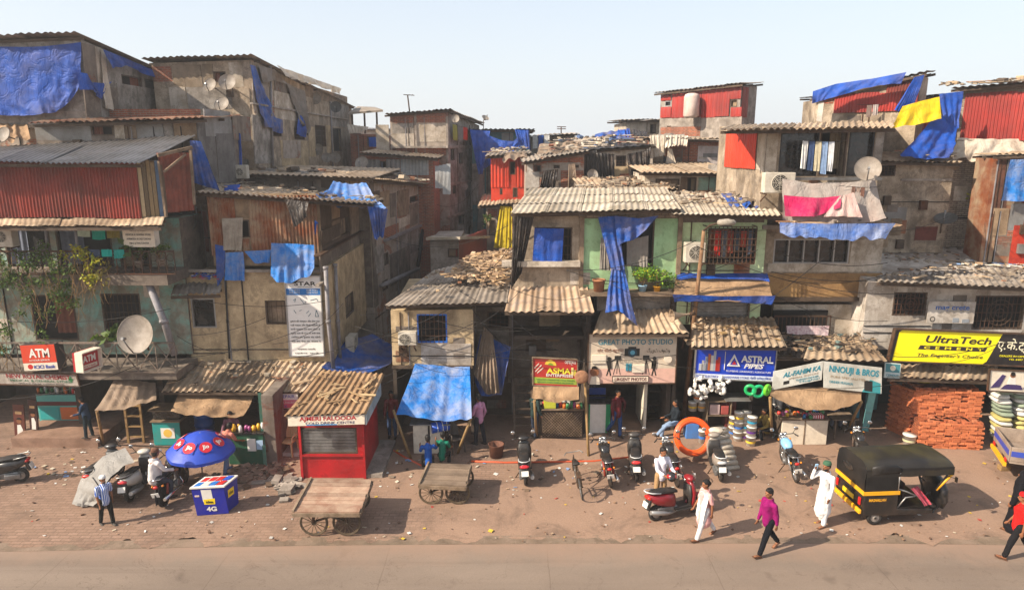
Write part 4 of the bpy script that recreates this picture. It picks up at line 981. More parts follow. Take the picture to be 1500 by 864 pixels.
# brown house
h = House('brown_house', 'brown three storey house with a dark glazed loft and long blue edged canopy', (1122,186,22.5), (1294,186,22.5), P(1200,442,22.5).z, 5, m_plaster, bz=.15)
h.open(1142,190,1198,258,'loft'); h.open(1200,190,1240,258,'dark',depth=.6); h.open(1242,190,1279,258,'loft'); h.open(1133,350,1244,386,'glass','long dark sliding window')
h.finish()
f = h.f; h.patch([(1122,192,1138,258,m_plaster_l),(1280,192,1292,258,m_plaster_g),(1124,386,1292,398,m_plaster_l),(1122,400,1290,436,m_ochre),(1246,350,1292,388,m_plaster_l)],[m_plaster],rot=False)
roof_part(h.root, P(1055,190,21.8), P(1312,187,21.8), P(1300,178,27.6), P(1075,183,27.6), m_asb_r, 'roof', pitch=.2, amp=.035, sw=1.2, seed=13)
h.slab(1120,260,1292,264,.5,m_steel,'balcony_rail',o0=.44); h.slab(1118,330,1292,336,.6); h.slab(1120,436,1292,441,.15,m_woodd)
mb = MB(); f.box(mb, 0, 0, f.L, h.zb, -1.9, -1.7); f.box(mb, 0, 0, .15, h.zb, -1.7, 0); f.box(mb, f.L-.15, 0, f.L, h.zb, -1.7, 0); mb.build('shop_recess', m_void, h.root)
mb = MB(); r0 = f.rect(1130,446,1277,528,-.25); f.box(mb, *r0, -.4, -.25); f.box(mb, r0[0], P(1200,526,22.4).z, r0[2], P(1200,524,22.4).z, -.25, .1); mb.build('mezzanine_wall', m_plaster_l, h.root)
mb = MB(); f.box(mb, *f.rect(1134,456,1214,488,.02), -.18, -.1); mb.build('mezzanine_dark_slab', m_dark, h.root)  # near-black slab before the wall, shade of an opening put into its colour
railing(Fac(P(1134,488,22.2), P(1216,488,22.2)), 1134, 1216, 462, 490, h.root, m_iron, 'plain', 14)
roof_part(h.root, P(1178,523,20.6), P(1296,526,20.6), P(1270,494,22.2), P(1188,493,22.2), m_asb_r, 'awning', pitch=.22, amp=.03, sw=1.0, label='crumbling brown sheet awning', seed=14, edge=.25)
roof_part(h.root, P(1128,520,20.9), P(1186,522,20.8), P(1192,497,22.3), P(1134,494,22.3), surf('black_rotten_sheet','4d4037','352b24',2,dirt='6f5c4a',damt=.5,island=.3), 'awning', pitch=.2, sw=.5, seed=15, edge=.3)
mb = MB(); f.box(mb, f.sz(1276,480)[0]-.04, 3, f.sz(1276,480)[0]+.04, h.zb+.1, .0, .08); mb.build('yellow_post', col('d0a51e',.6,.4), h.root)
h.sheet_wall(1062,194,1108,246,m_orange,.2,.014,off=.04,fac=h.l); h.patch([(1092,212,1108,242,m_wwash),(1109,190,1120,250,m_plaster_l)],[m_wwash],fac=h.l)

# cement dealer's shop house on the right
h = House('cement_shop_house', 'whitewashed shop house with curled window grilles above the yellow cement board', (1272,412,21.9), (1560,424,21.9), 2.9, 4, m_wwash, bz=.5)
h.open(1308,428,1357,462,'grille','window with dark curled grille'); h.open(1426,433,1500,482,'grille','wide window with dark curled grille'); h.open(1515,433,1552,470,'grille')
h.finish(); h.bay(2.6, surf('teal_grey_interior','4a5654','39423f',1.5,fine=.1))
roof_part(h.root, P(1286,412,21.2), P(1560,424,21.2), P(1530,392,24.2), P(1284,394,24.2), m_asb_d, 'roof', pitch=.2, sw=1.3, label='low roof strewn with rubbish', seed=16)
mb = MB(); q = [P(1280,396,23.9), P(1560,398,23.9), P(1530,364,27), P(1284,352,27)]; mb.prism(q, (0,0,-.15)); mb.build('roof_slab', m_concrete, h.root)
for x0, x1, y0, y1 in ((1308,1357,428,462),(1426,1500,433,482)):
    mb = MB(); a, b, c, d = h.f.rect(x0,y0,x1,y1); m = Matrix((h.f.d, Vector((0,0,1)), h.f.n)).transposed()
    for i in range(3): mb.torus(h.f.pt((a+c)/2,(b+d)/2,.045), (d-b)*(.12+.13*i), .012, 20, 4, m)
    mb.build('grille_scroll', m_iron, h.root)
roof_part(h.root, P(1300,552,20.85), P(1457,557,20.85), P(1462,537,21.85), P(1305,534,21.85), m_asb_r, 'awning', pitch=.2, amp=.03, sw=1.0, seed=17)
mb = MB(); mb.bar(P(1282,556,20.9), G(1267,630), .2, .12); mb.build('door_post', col('7fc4c4',.6,.4), h.root, 'turquoise door post')

# behind the cement shop
h = House('shaded_house', 'brown rendered house wall half in shadow above the rubbish strewn roof', (1280,238,25.6), (1398,241,25.6), 5.6, 3, m_plaster)
h.open(1290,240,1312,258,'grille'); h.finish(); h.slab(1320,262,1396,265,.03)
h.roof(m_asb_r,.4,.1,.1,rise=.4,pitch=.2,seed=18); h.patch([(1282,318,1300,338,m_woodd),(1340,332,1372,352,surf('dull_red_board','6d3a30')),(1304,320,1320,345,m_wood)],[m_wood])
h = House('whitewashed_house', 'crooked whitewashed brick house with weeds growing from its wall', (1394,205,26.5), (1462,205,26.5), 5.7, 3, m_brickg)
h.open(1430,236,1456,257,'dark'); h.open(1417,328,1434,350,'grille'); h.finish()
h = House('plank_house', 'narrow house of rusty red planks at far right', (1456,232,24.6), (1560,228,24.3), 5.4, 1.2, m_rust)
h.finish(); RB = surf('rusty_red_board','8a3a26','5f2a1c',1.3,streak='3d2018',dirt='6b4a36',damt=.4)
h.patch([(1456,236,1478,318,surf('brown_board','6b4534','4f3226',1.5,streak='32211a')),(1479,234,1500,300,m_ply),(1478,298,1500,340,m_tin),(1454,305,1476,345,m_ply),(1456,346,1480,375,m_brickd),(1481,330,1512,388,surf('red_door_board','b5361f','93291a',1.3,streak='4d1a12')),(1500,240,1540,330,RB)],[RB])
h.roof(m_asb_r,.2,.1,.1,pitch=.2)
h = House('red_house', 'red corrugated house on the skyline at far right', (1409,134,28), (1570,120,25.6), P(1450,240,27).z, 4, m_brickg)
h.finish(); h.sheet_wall(1410,135,1565,206,m_red,.11,.016); h.roof(m_asb_d,.5,.3,.2,rise=.1,pitch=.25,seed=19)
h = House('tarped_house', 'small house hidden behind yellow and blue sheets beside the red corrugated house', (1312,150,28.6), (1412,140,28.6), 6.2, 4, m_plaster_g)
h.open(1326,196,1336,214,'dark'); h.finish(); h.sheet_wall(1318,180,1405,208,m_red,.16,.02); h.patch([(1290,190,1318,235,m_plaster_l)],[m_plaster_l]); h.roof(m_asb_d,.3,.1,.1,pitch=.25,seed=21)
h = House('loft_house', 'plastered loft with small red sheets under a blue edged sloping roof', (1196,147,29.5), (1350,111,27), 8.2, 1.2, m_plaster)
h.finish(); h.sheet_wall(1222,137,1320,164,m_red,.1,.015,off=.06); h.sheet_wall(1298,116,1346,158,m_redd,.1,.015,off=.04,seed=22)
h.roof(m_asb_d,.25,.2,.2,rise=.1,pitch=.25,seed=20); h.patch([(1197,150,1205,178,m_wwash),(1206,140,1221,152,m_brick)],[m_wwash])

# skyline between
h = House('red_tower', 'red metal box storey on a brick base standing highest in the middle', (968,139,41), (1086,126,37), 2, 1.5, m_plaster_g, bz=.05)
h.open(974,148,983,156,'glass'); h.open(1070,146,1080,157,'ply'); h.open(977,184,983,190,'dark'); h.finish()
h.sheet_wall(984,137,1027,172,m_red,.3,.012); h.sheet_wall(968,157,983,172,m_red,.3,.012,seed=5); h.sheet_wall(968,139,983,147,m_red,.3,.012,seed=6); h.sheet_wall(1028,128,1069,171,m_red,.3,.012,seed=7); h.sheet_wall(1070,158,1086,171,m_red,.3,.012,seed=8); h.sheet_wall(1070,127,1086,145,m_red,.3,.012,seed=9)
h.sheet_wall(1087,128,1096,172,m_redd,.3,.012,fac=h.r); h.patch([(968,173,1026,185,m_concrete),(968,186,1026,200,m_brick),(1027,172,1086,206,m_concrete)],[m_brick],rot=False)
h.roof(m_asb_d,.35,.25,.2,rise=.1,pitch=.25)
h = House('plain_hut', 'plain plastered hut left of the red box storey', (917,179,44), (967,178,44), 3, 5, m_plaster_l)
h.open(952,182,961,196,'dark'); h.finish(); h.roof(m_asb_d,.5,.5,.2,rise=.1,pitch=.25)
h = House('brick_shack', 'ruined looking brick shack with three square holes for windows', (770,241,31), (856,224,31), 0, 5, m_brickp)
h.open(782,238,793,252,'dark'); h.open(811,237,820,247,'dark'); h.open(840,236,848,246,'dark'); h.finish()
h.patch([(770,252,790,275,m_wwash),(772,240,781,252,m_wwash),(792,230,854,238,m_brick),(822,250,855,275,m_brick)],[m_wwash]); h.roof(m_asb_d,.5,.2,.2,rise=.15,pitch=.2,seed=23)
h = House('grey_plank_shack', 'shack of upright grey planks among heaps of sheeting', (852,212,36), (896,203,36), 2, 4, surf('grey_planks','8f7d6e','6f5f52',2,streak='3d332b',samt=.7))
h.finish(); h.roof(m_asb_d,.4,.2,.2,rise=.1,pitch=.25,seed=24)
h = House('black_sheeted_shack', 'shack wrapped in black plastic sheets in the middle of the roofs', (855,224,31.6), (957,216,31.6), 0, 5, m_plaster_l)
h.open(902,228,917,244,'grille'); h.finish(); h.roof(m_blktarp,.3,.1,.2,rise=.1,pitch=.4,amp=.02,seed=25); h.patch([(900,244,920,262,m_plaster_y)],[m_plaster_l])
h = House('washing_hut', 'tiny roof hut with blue and white washing on the skyline', (778,203,43), (842,198,43), 2, 4, m_wwash)
h.open(806,204,812,214,'dark'); h.finish(); h.roof(m_asb_d,.4,.3,.2,rise=.1,pitch=.25,seed=26)
h = House('pillar_shack', 'shack with brick pillars and a pale panel under a short cement roof', (950,206,33), (1064,208,33), 0, 5, m_brick)
h.open(970,228,984,242,'dark'); h.finish(); h.patch([(1022,214,1062,241,surf('pale_panel','c5b9b3','a89a92',1.2,streak='7d6d60')),(950,206,972,240,m_plaster_l),(985,216,1000,240,m_brickd)],[m_wwash],rot=False)
h.roof(m_asb_r,.5,.2,.2,rise=.1,pitch=.2,seed=27); h.slab(1024,240,1062,243,.1)
h = House('ledge_shack', 'long low shack with peeling doors under a broken cement sheet roof', (945,255,28.2), (1070,257,28.2), 3, 5, m_plaster_l)
h.open(1006,260,1020,282,'dark'); h.open(1050,258,1064,282,'dark'); h.open(960,262,995,280,'ply'); h.finish(); h.patch([(1022,260,1048,282,surf('faded_green_door','8aa596','6f8578',3,dirt='8a7765',damt=.8,dscale=3)),(996,259,1005,282,m_wood)],[m_wood])
h.roof(m_asb_r,.5,.3,.1,rise=.3,pitch=.2,seed=28)
h = House('rubble_terrace', 'flat terrace covered with broken sheets behind the studio roof', (852,281,27), (985,281,27), 4, 3.5, m_plaster_d, bz=.2)
h.finish(); h.roof(m_asb_r,.2,.1,.1,pitch=.2,seed=29,jit=3)
h = House('scrap_house', 'jumbled wall of scrap and black cloth behind the caged unit', (1070,244,26.4), (1124,246,26.4), 4, 3, m_plaster_g)
h.finish()
FAR = [('dark gap house seen behind the teal loft',660,735,262,42),('far brick house behind the terrace canopy',560,622,214,47),('far plastered house behind the dark glazed loft',1100,1190,194,34),('far house behind the blue edged loft roof',1225,1315,142,36),('far shack behind the grey planks',845,905,206,48),
 ('low far house left of the skyline washing',742,786,204,52),('far house with a flat roof right of the skyline washing',826,862,205,56),('distant house between grey planks and plain hut',880,926,201,54),('distant pale house right of the plain hut',950,990,196,58),('far house behind the pale green shacks',1020,1075,196,50),
 ('house behind the pale dish at the left edge',-40,62,176,27.5),('distant roof behind the brick house ledge',500,574,190,60),('far house between the red tower and the glazed loft',1088,1150,196,44),('distant dim house over the black sheets',905,950,210,46),('far house low behind the tall house eave',480,540,205,56),('distant house left of the orange shed',640,720,206,58),('dark house filling the gap above the rubbish roof',1230,1300,226,31),('wide far house at the very back of the skyline',760,900,211,64)]
for i, (lb, a, b, c, Yf) in enumerate(FAR):
    mt = [m_plaster_g,m_brickp,m_plaster_l,m_plaster,m_brickp,m_wwash][i % 6]
    h = House('far_house', lb, (a,c,Yf), (b,c-1+i%3,Yf), 0, 4, mt, group='far houses behind the front rows')
    for k in (.25,.68): h.open(lerp(a,b,k),c+5,lerp(a,b,k+.14),c+14,'dark')
    h.finish(); h.roof([m_asb_d,m_asb_r,m_rust][i % 3],.4,.2,.2,rise=.1,pitch=.3,seed=30+i)
# dusty air between the camera and the far rows
mb = MB(); mb.bb((-90,-14,-1.1),(90,130,17)); hz = mb.build('haze', None if False else m_dark, None, base=False, kind='stuff'); hz['label'] = 'thin dusty air hanging over the whole settlement'; hz['category'] = 'haze'
hm = bpy.data.materials.new('dusty_air'); hm.use_nodes = True; ht = hm.node_tree; ht.nodes.remove(ht.nodes['Principled BSDF']); pv = ht.nodes.new('ShaderNodeVolumePrincipled')
pv.inputs['Color'].default_value = (.93,.92,.9,1); pv.inputs['Density'].default_value = .0015; pv.inputs['Anisotropy'].default_value = .3
ht.links.new(pv.outputs[0], [n for n in ht.nodes if n.type == 'OUTPUT_MATERIAL'][0].inputs['Volume']); hz.data.materials.clear(); hz.data.materials.append(hm)
# ------------------------------------------------------------------ sheets and cloths hung on the houses
tarp('tarpaulin','huge bright blue tarpaulin covering the top left house front', PP((-80,68,24.85),(0,66,24.85),(60,66,24.85),(118,62,24.85)), PP((-80,165,24.7),(0,157,24.6),(60,153,24.6),(88,150,24.7),(115,133,24.8)), m_blue, folds=3, amp=.09, sag=.35, nu=60, nv=40, seed=2)
sd = Fac(P(118,58,25), P(276,117,32.9))
def S(f, *pts, off=.12): return [f.hit(x, y, off) for x, y in pts]
tarp('tarpaulin','blue strip of tarpaulin bunched round the corner of the top left house', S(sd,(116,106),(128,108),(134,121)), S(sd,(118,132),(134,132),(150,148)), m_blue, amp=.1, seed=3)
tarp('tarpaulin','blue tarpaulin strung along under the eave of the top left house', S(sd,(150,72),(180,84),(215,99),(250,114),(274,118),off=.35), S(sd,(164,100),(186,96),(214,110),(248,126),(273,147),off=.3), m_blue, amp=.08, seed=4, nu=60, nv=12)
tarp('tarpaulin','small blue corner of tarpaulin hanging below the eave tie', S(sd,(135,121),(150,122),(164,120)), S(sd,(140,140),(147,147),(156,130)), m_blue, amp=.06, seed=5, nu=16, nv=10)
tarp('plastic_sheet','torn whitish plastic strip hanging at the corner of the top left house', S(sd,(148,72),(154,74)), S(sd,(154,160),(165,162)), m_whtarp, 'plastic sheet', amp=.08, seed=6, nu=10, nv=22)
tb = Fac(P(368,88,29), P(515,140,46.5))
tarp('tarpaulin','long narrow blue tarpaulin falling diagonally on the tall grimy house', S(tb,(366,95),(374,97)), S(tb,(386,186),(412,190)), m_blued, amp=.12, seed=7, nu=14, nv=30)
tarp('tarpaulin','ragged blue piece stuffed into a window of the tall grimy house', S(tb,(396,170),(414,176)), S(tb,(398,192),(413,196)), m_blued, amp=.1, seed=8, nu=14, nv=12)
tarp('tarpaulin','short blue tarpaulin hanging beside the second window of the tall house', S(tb,(437,168),(446,172)), S(tb,(434,196),(448,202)), m_blue, amp=.1, seed=9, nu=12, nv=14)
tarp('hanging_cloth','long grey cloths trailing down the side of the tall grimy house', S(tb,(420,122),(446,134)), S(tb,(440,182),(452,200)), m_greycloth, 'cloth', amp=.2, seed=10, nu=18, nv=24)
tarp('hanging_cloth','grey sheet sagging under the eave of the tall house', S(tb,(378,96),(402,102),(420,122)), S(tb,(384,122),(402,118),(418,124)), m_greycloth, 'cloth', amp=.15, seed=11)
tarp('plastic_sheet','crumpled pale sheets laid along the roof edge of the tall house', S(tb,(404,96),(450,112),(500,130),off=.4), S(tb,(416,112),(456,124),(500,138),off=.5), m_whtarp, 'plastic sheet', amp=.14, seed=12, nu=50, nv=10)
tarp('plastic_sheet','pale sheet hanging over the rubble ledge beside the tall house', PP((508,182,42),(540,186,42)), PP((512,196,41.8),(538,192,41.8)), m_whtarp, 'plastic sheet', amp=.15, seed=13)
tarp('tarpaulin','dusty blue tarpaulin hanging in front of the grey board wall', PP((278,206,22.9),(294,207,23)), PP((284,268,22.7),(322,280,22.8)), m_blued, amp=.12, seed=14, nu=18, nv=30)
tarp('tarpaulin','blue rag low down between the grey boards and the tall house', PP((340,190,27),(352,196,27)), PP((342,232,27),(356,262,27)), m_blue, amp=.12, seed=15, nu=14, nv=24)
tarp('tarpaulin','blue cloth strip at the foot of the grey board wall', PP((328,272,23),(352,270,23)), PP((328,282,22.9),(350,281,22.9)), m_blue, amp=.06, seed=16, nu=14, nv=8)
# star house
tarp('hanging_cloth','pale sacking cloth pinned over the rusty sheet wall', PP((325,320,22),(356,319,22)), PP((328,367,21.9),(354,367,21.9)), surf('sacking','a29685','83776a',3,rough=.95), 'cloth', amp=.05, seed=17)
tarp('tarpaulin','narrow blue tarpaulin hanging left below the rusty wall', PP((315,358,21.95),(330,361,21.95)), PP((319,420,21.85),(329,404,21.85)), m_blued, amp=.07, seed=18, nu=14)
tarp('tarpaulin','blue tarpaulin square hanging under the sacking cloth', PP((330,370,21.9),(356,369,21.9)), PP((329,411,21.8),(359,411,21.8)), m_blueb, amp=.07, seed=19)
tarp('tarpaulin','thin blue tarpaulin strip between the two larger ones on the star board house', PP((358,368,21.9),(397,366,21.9)), PP((374,386,21.85),(395,384,21.85)), m_blueb, amp=.05, seed=20)
tarp('tarpaulin','torn blue tarpaulin hanging over the top of the star board', PP((397,356,21.8),(430,357,21.8),(460,359,21.8)), PP((396,408,21.6),(418,412,21.6),(440,410,21.6),(461,390,21.6)), m_blueb, amp=.09, rag=.25, seed=21)
tarp('hanging_cloth','black and violet cloth slung from the star house roof corner', PP((416,291,21.4),(452,296,21.4)), PP((432,334,21.3),(450,318,21.3)), m_blktarp, 'cloth', amp=.12, seed=22, nu=22)
tarp('tarpaulin','bright blue tarpaulin stretched over the roof of the house behind the star board', PP((488,266,25.6),(536,268,25.6)), PP((462,286,21.9),(520,290,21.7),(566,305,21.7)), m_blueb, amp=.12, sag=.25, seed=23)
tarp('tarpaulin','tattered blue tarpaulin hanging down at the alley corner', PP((538,302,21.6),(568,306,21.8)), PP((549,352,21.7),(562,346,21.9)), m_blued, amp=.14, rag=.3, seed=24)
tarp('tarpaulin','small torn blue strip on the side wall above the drain pipes', PP((461,322,22),(466,326,22)), PP((461,345,22),(467,350,22.2)), m_blue, amp=.05, seed=25, nu=8, nv=10)
# centre
tb2_ = [P(690,192,40.6), P(718,193,40.6), P(745,194,40.6), P(772,193,40.6)]
tarp('tarpaulin','large blue tarpaulin hung from the teal loft and tied to a point', [P(688,190,39.9),P(718,192,39.9)], [P(701,256,39.5),P(707,256,39.5)], m_blue, folds=3, amp=.22, seed=26, nu=26, nv=34)
tarp('tarpaulin','blue tarpaulin looped along the middle of the teal loft', [P(714,198,39.9),P(736,206,39.8),P(752,207,39.8),P(764,196,39.9)], [P(708,248,39.6),P(722,240,39.6),P(748,230,39.6),P(762,212,39.7)], m_blue, folds=2, amp=.18, seed=27, nu=30, nv=18)
tarp('tarpaulin','blue tarpaulin gathered at the right end of the teal loft', [P(754,190,39.9),P(775,191,39.9)], [P(760,214,39.6),P(777,220,39.6)], m_blue, amp=.2, seed=28, nu=16, nv=14)
tarp('hanging_cloth','long grey cloth trailing below the tied blue tarpaulin', [P(702,254,40),P(707,254,40)], [P(699,345,40),P(709,345,40)], m_greycloth, 'cloth', amp=.12, seed=29, nu=10, nv=30)
tarp('hanging_cloth','mustard yellow cloth hung out on the low brick house', PP((733,302,33.2),(750,303,33.2)), PP((723,364,32.6),(750,364,32.6)), m_yelcloth, 'cloth', amp=.16, folds=4, seed=30, nu=24)
tarp('tarpaulin','plain blue cloth square hanging on the grey plaster window', PP((783,334,21.8),(826,335,21.8)), PP((780,384,21.75),(823,383,21.75)), m_blue, folds=3, amp=.035, seed=31)
tarp('tarpaulin','long blue tarpaulin twisted down the mint green wall', PP((876,318,21.7),(905,316,21.7)), PP((895,395,21.5),(915,395,21.5)), m_blued, folds=4, amp=.12, seed=32, nu=26, nv=30)
tarp('tarpaulin','blue tarpaulin swagged across the top of the mint green wall', PP((900,316,21.65),(935,320,21.65),(965,316,21.65)), PP((905,360,21.5),(930,350,21.5),(952,330,21.6)), m_blued, folds=3, amp=.1, seed=33, nu=30, nv=22)
tarp('tarpaulin','split tail of the blue tarpaulin spreading onto the studio awning', PP((896,392,21.5),(914,392,21.5)), PP((886,458,21.1),(905,455,21.0),(934,478,20.8)), m_blued, folds=4, amp=.16, seed=34, nu=30, nv=30)
tarp('hanging_cloth','grey curtain left of the twisted blue tarpaulin', PP((880,348,21.85),(902,352,21.85)), PP((878,395,21.8),(900,397,21.8)), m_greycloth, 'curtain', folds=5, amp=.06, seed=35)
tarp('hanging_cloth','grey curtain right of the twisted blue tarpaulin', PP((918,352,21.85),(950,345,21.85)), PP((918,388,21.8),(949,392,21.8)), m_greycloth, 'curtain', folds=6, amp=.06, seed=36)
tarp('plastic_sheet','wrinkled black brown sheet wrapped down the left corner of the grey upper room', PP((752,316,21.7),(782,318,21.7)), PP((748,425,21.6),(764,400,21.7)), m_blktarp, 'plastic sheet', folds=5, amp=.12, seed=37)
tarp('tarpaulin','dusty tarpaulin awning with blue border over the roller shutter', PP((990,399,22),(1060,402,21.95),(1124,402,21.95)), PP((986,434,21.1),(1062,438,21.0),(1134,437,21.0)), m_tan, folds=2, amp=.06, sag=.1, seed=38, cat='awning')
tarp('tarpaulin','bright blue border of the dusty awning over the roller shutter', PP((986,398,22.03),(1030,401,21.97),(1124,400,21.97)), PP((992,409,21.7),(1050,408,21.7),(1128,412,21.7)), m_blue, folds=4, amp=.04, seed=39, nv=8, cat='awning')
tarp('tarpaulin','blue hem hanging at the front of the dusty awning over the roller shutter', PP((985,431,21.05),(1062,434,20.95),(1136,433,20.95)), PP((988,442,21.1),(1062,441,21.0),(1130,446,21.0)), m_blue, folds=5, amp=.05, seed=40, nv=6, cat='awning')
tarp('tarpaulin','sunlit blue awning stretched low over the tea stall', PP((608,532,21.5),(650,535,21.5),(688,537,21.5)), PP((580,606,19.9),(636,612,19.8),(691,613,19.8)), m_blueb, folds=6, amp=.1, sag=.12, seed=41, cat='awning', nu=44, nv=30)
tarp('tarpaulin','brown and blue sheet bundled under the torn boards beside the tea stall', PP((704,490,22.6),(716,492,22.6),(748,508,22.4)), PP((690,545,21.9),(705,576,21.6),(735,574,21.6),(742,540,21.9)), m_blued, folds=4, amp=.16, seed=42, sag=.1)
tarp('tarpaulin','brown sheet hanging in folds across the blue bundle', PP((708,478,22.45),(722,490,22.3)), PP((694,548,21.6),(712,576,21.4),(732,574,21.4)), m_grytarp, folds=4, amp=.16, seed=43)
tarp('tarpaulin','blue and grey tarpaulin roofing the alley mouth beside the kiosk', PP((505,500,23.5),(545,488,25),(582,508,25)), PP((470,538,21.4),(520,545,21.4),(572,532,22)), m_blued, folds=2, amp=.1, sag=.15, seed=44)
tarp('awning_sheet','brown canvas awning under the red and green shop board', PP((781,566,20.8),(848,566,20.8)), PP((779,582,20.2),(815,587,20.1),(848,584,20.2)), m_tan, folds=3, amp=.05, sag=.05, seed=45, cat='awning')
tarp('awning_sheet','wide tan awning sagging over the snack counter', PP((1130,566,20.6),(1200,566,20.6),(1262,572,20.6)), PP((1128,578,20.1),(1170,594,19.8),(1222,598,19.8),(1262,586,20.1)), m_tan, folds=2, amp=.05, sag=.1, seed=46, cat='awning')
tarp('awning_sheet','grey and blue patchwork awning beside the chemist step', PP((166,557,20.6),(200,556,20.8),(228,560,20.9)), PP((138,602,19.6),(180,596,19.5),(229,587,19.6)), m_blued if False else m_grytarp, folds=4, amp=.09, sag=.08, seed=47, cat='awning')
tarp('awning_sheet','tan canvas awning over the little shop counter', PP((262,572,20.9),(320,573,20.9),(373,577,20.9)), PP((250,604,19.6),(300,607,19.4),(356,610,19.5)), m_tan, folds=3, amp=.06, sag=.08, seed=48, cat='awning')
# right
tarp('hanging_cloth','grey gauze sheet draped in front of the loft balcony', PP((1146,262,21.9),(1190,268,21.8),(1250,266,21.75),(1282,262,21.8)), PP((1146,322,21.35),(1220,326,21.2),(1296,322,21.3)), tarpm('grey_gauze','aca299','8d837b',dust='93756a',damt=.45,rough=.9), 'cloth', folds=3, amp=.1, seed=49, sag=.1)
tarp('hanging_cloth','bright pink cloth hanging under the loft balcony', PP((1148,286,21.45),(1195,290,21.35),(1232,287,21.3)), PP((1150,316,21.2),(1190,319,21.05),(1230,304,21.15)), tarpm('pink_cloth','b81450','960f42',dust='c98a9a',damt=.25,rough=.7), 'cloth', folds=2, amp=.09, seed=50)
tarp('hanging_cloth','pinkish white cloth sagging right of the bright pink one', PP((1230,288,21.25),(1250,282,21.3)), PP((1206,318,21.0),(1262,319,21.0)), tarpm('faded_pink_white','c9a8a2','b0958b',dust='a08876',damt=.4,rough=.85), 'cloth', folds=3, amp=.08, seed=74)
tarp('awning_sheet','dust covered canopy sheet along the brown house', PP((1130,312,22.4),(1200,312,22.4),(1270,318,22.4),(1292,322,22.4)), PP((1140,330,21.0),(1210,330,20.8),(1300,330,20.9),(1322,332,21.0)), surf('dusty_canopy','a68c70','866c52',1.5,rough=.95,dirt='6a5442',damt=.5), folds=2, amp=.07, sag=.02, seed=51, cat='awning')
tarp('tarpaulin','wrinkled blue skirt hanging along the canopy of the brown house', PP((1142,326,20.95),(1210,328,20.75),(1312,327,20.85)), PP((1143,346,20.95),(1210,350,20.75),(1296,351,20.85)), tarpm('pale_blue_skirt','5b7fc4','3d63ae',dust='b0b4bc',damt=.6), folds=7, amp=.06, rag=.15, seed=52, nu=60, nv=10)
tarp('tarpaulin','blue tarpaulin edging the sloping roof of the plastered loft', PP((1191,134,28.6),(1225,123,28.2),(1280,115,27.4),(1328,106,26.7)), PP((1189,152,28.6),(1208,147,28.4),(1270,128,27.4),(1320,122,26.7)), m_blue, folds=3, amp=.12, seed=53, nu=50, nv=12)
tarp('tarpaulin','blue tarpaulin hanging at the right corner of the plastered loft', PP((1340,113,26.7),(1354,110,26.7)), PP((1310,162,26.3),(1332,172,26.3)), m_blue, amp=.15, seed=54, nu=18, nv=26)
tarp('tarpaulin','bright yellow sheet spread below the red panels of the plastered loft', PP((1322,156,26.1),(1350,148,26.1),(1376,142,26.1)), PP((1306,187,25.9),(1340,183,25.9),(1378,175,25.9)), m_yeltarp, amp=.06, folds=2, seed=55)
tarp('tarpaulin','large blue tarpaulin pegged over the roof below the yellow sheet', PP((1374,166,26.4),(1390,176,26.4),(1402,186,26.4)), PP((1316,228,25.2),(1350,230,25.2),(1392,230,25.2)), m_blue, amp=.14, folds=3, sag=.1, seed=56, nu=34, nv=28)
tarp('tarpaulin','tall blue tarpaulin hanging beside the red corrugated house', PP((1376,138,26.6),(1411,134,26.6)), PP((1386,196,26.3),(1404,188,26.3)), m_blue, amp=.12, folds=3, seed=57, nu=20, nv=28)
tarp('plastic_sheet','long white sheet rolled along the foot of the red corrugated house', PP((1404,202,26.6),(1440,204,26.5),(1480,204,26.5),(1560,200,26.5)), PP((1394,228,26.1),(1430,238,26.0),(1480,234,26.0),(1560,230,26.0)), m_whtarp, 'plastic sheet', amp=.16, folds=4, seed=58, nu=50, nv=16)
tarp('tarpaulin','pale blue tarpaulin covering the plank house at far right', PP((1480,234,24.3),(1560,232,24.3)), PP((1465,294,24.2),(1560,296,24.2)), m_blueb, amp=.07, folds=3, seed=59)
mb = MB(); c_ = P(1012,173,38.6); mb.lathe([(0,0),(.34,.02),(.42,.12),(.42,1.1),(.36,1.24),(.2,1.3),(.16,1.3),(0,1.31)], c_, 20); mb.build('water_tank', surf('pale_tank','cdb9ae','b09a8e',2,streak='8d7668',rough=.6), None, 'pale water tank hung against the red box storey', 'water tank')
tarp('plastic_sheet','black plastic sheet drooping on the left of the wrapped shack', PP((856,222,31.3),(874,220,31.3)), PP((856,262,31.2),(876,256,31.2)), m_blktarp, 'plastic sheet', amp=.16, seed=61, nu=18)
tarp('plastic_sheet','wide black plastic sheet wrapping the front of the shack', PP((872,224,31.2),(900,226,31.2)), PP((874,264,31.1),(900,266,31.1)), m_blktarp, 'plastic sheet', amp=.2, seed=62)
tarp('plastic_sheet','black plastic sheet gathered right of the caged hole', PP((918,226,31.2),(940,222,31.2),(954,215,31.2)), PP((922,258,31.1),(940,256,31.1),(952,246,31.1)), m_blktarp, 'plastic sheet', amp=.2, seed=63)
tarp('plastic_sheet','black plastic sheet humped over the roof below the plain hut', PP((918,190,42),(948,192,42)), PP((918,208,39),(952,210,39)), m_blktarp, 'plastic sheet', amp=.3, seed=64)
tarp('tarpaulin','blue tarpaulin thrown over the heap left of the plain hut', PP((905,190,38),(922,188,38)), PP((903,212,36.5),(925,214,36.5)), m_blue, amp=.25, seed=65, nu=18)
tarp('hanging_cloth','cream cloth hanging from the pillar shack roof', PP((952,198,32.4),(976,198,32.4)), PP((955,232,32.2),(974,228,32.2)), m_whtarp, 'cloth', amp=.14, seed=66, nu=22)
tarp('hanging_cloth','cream cloth spread on the roof of the pillar shack', PP((976,198,32.8),(1008,199,32.8)), PP((974,214,31.9),(1006,215,31.9)), m_whtarp, 'cloth', amp=.14, seed=67)
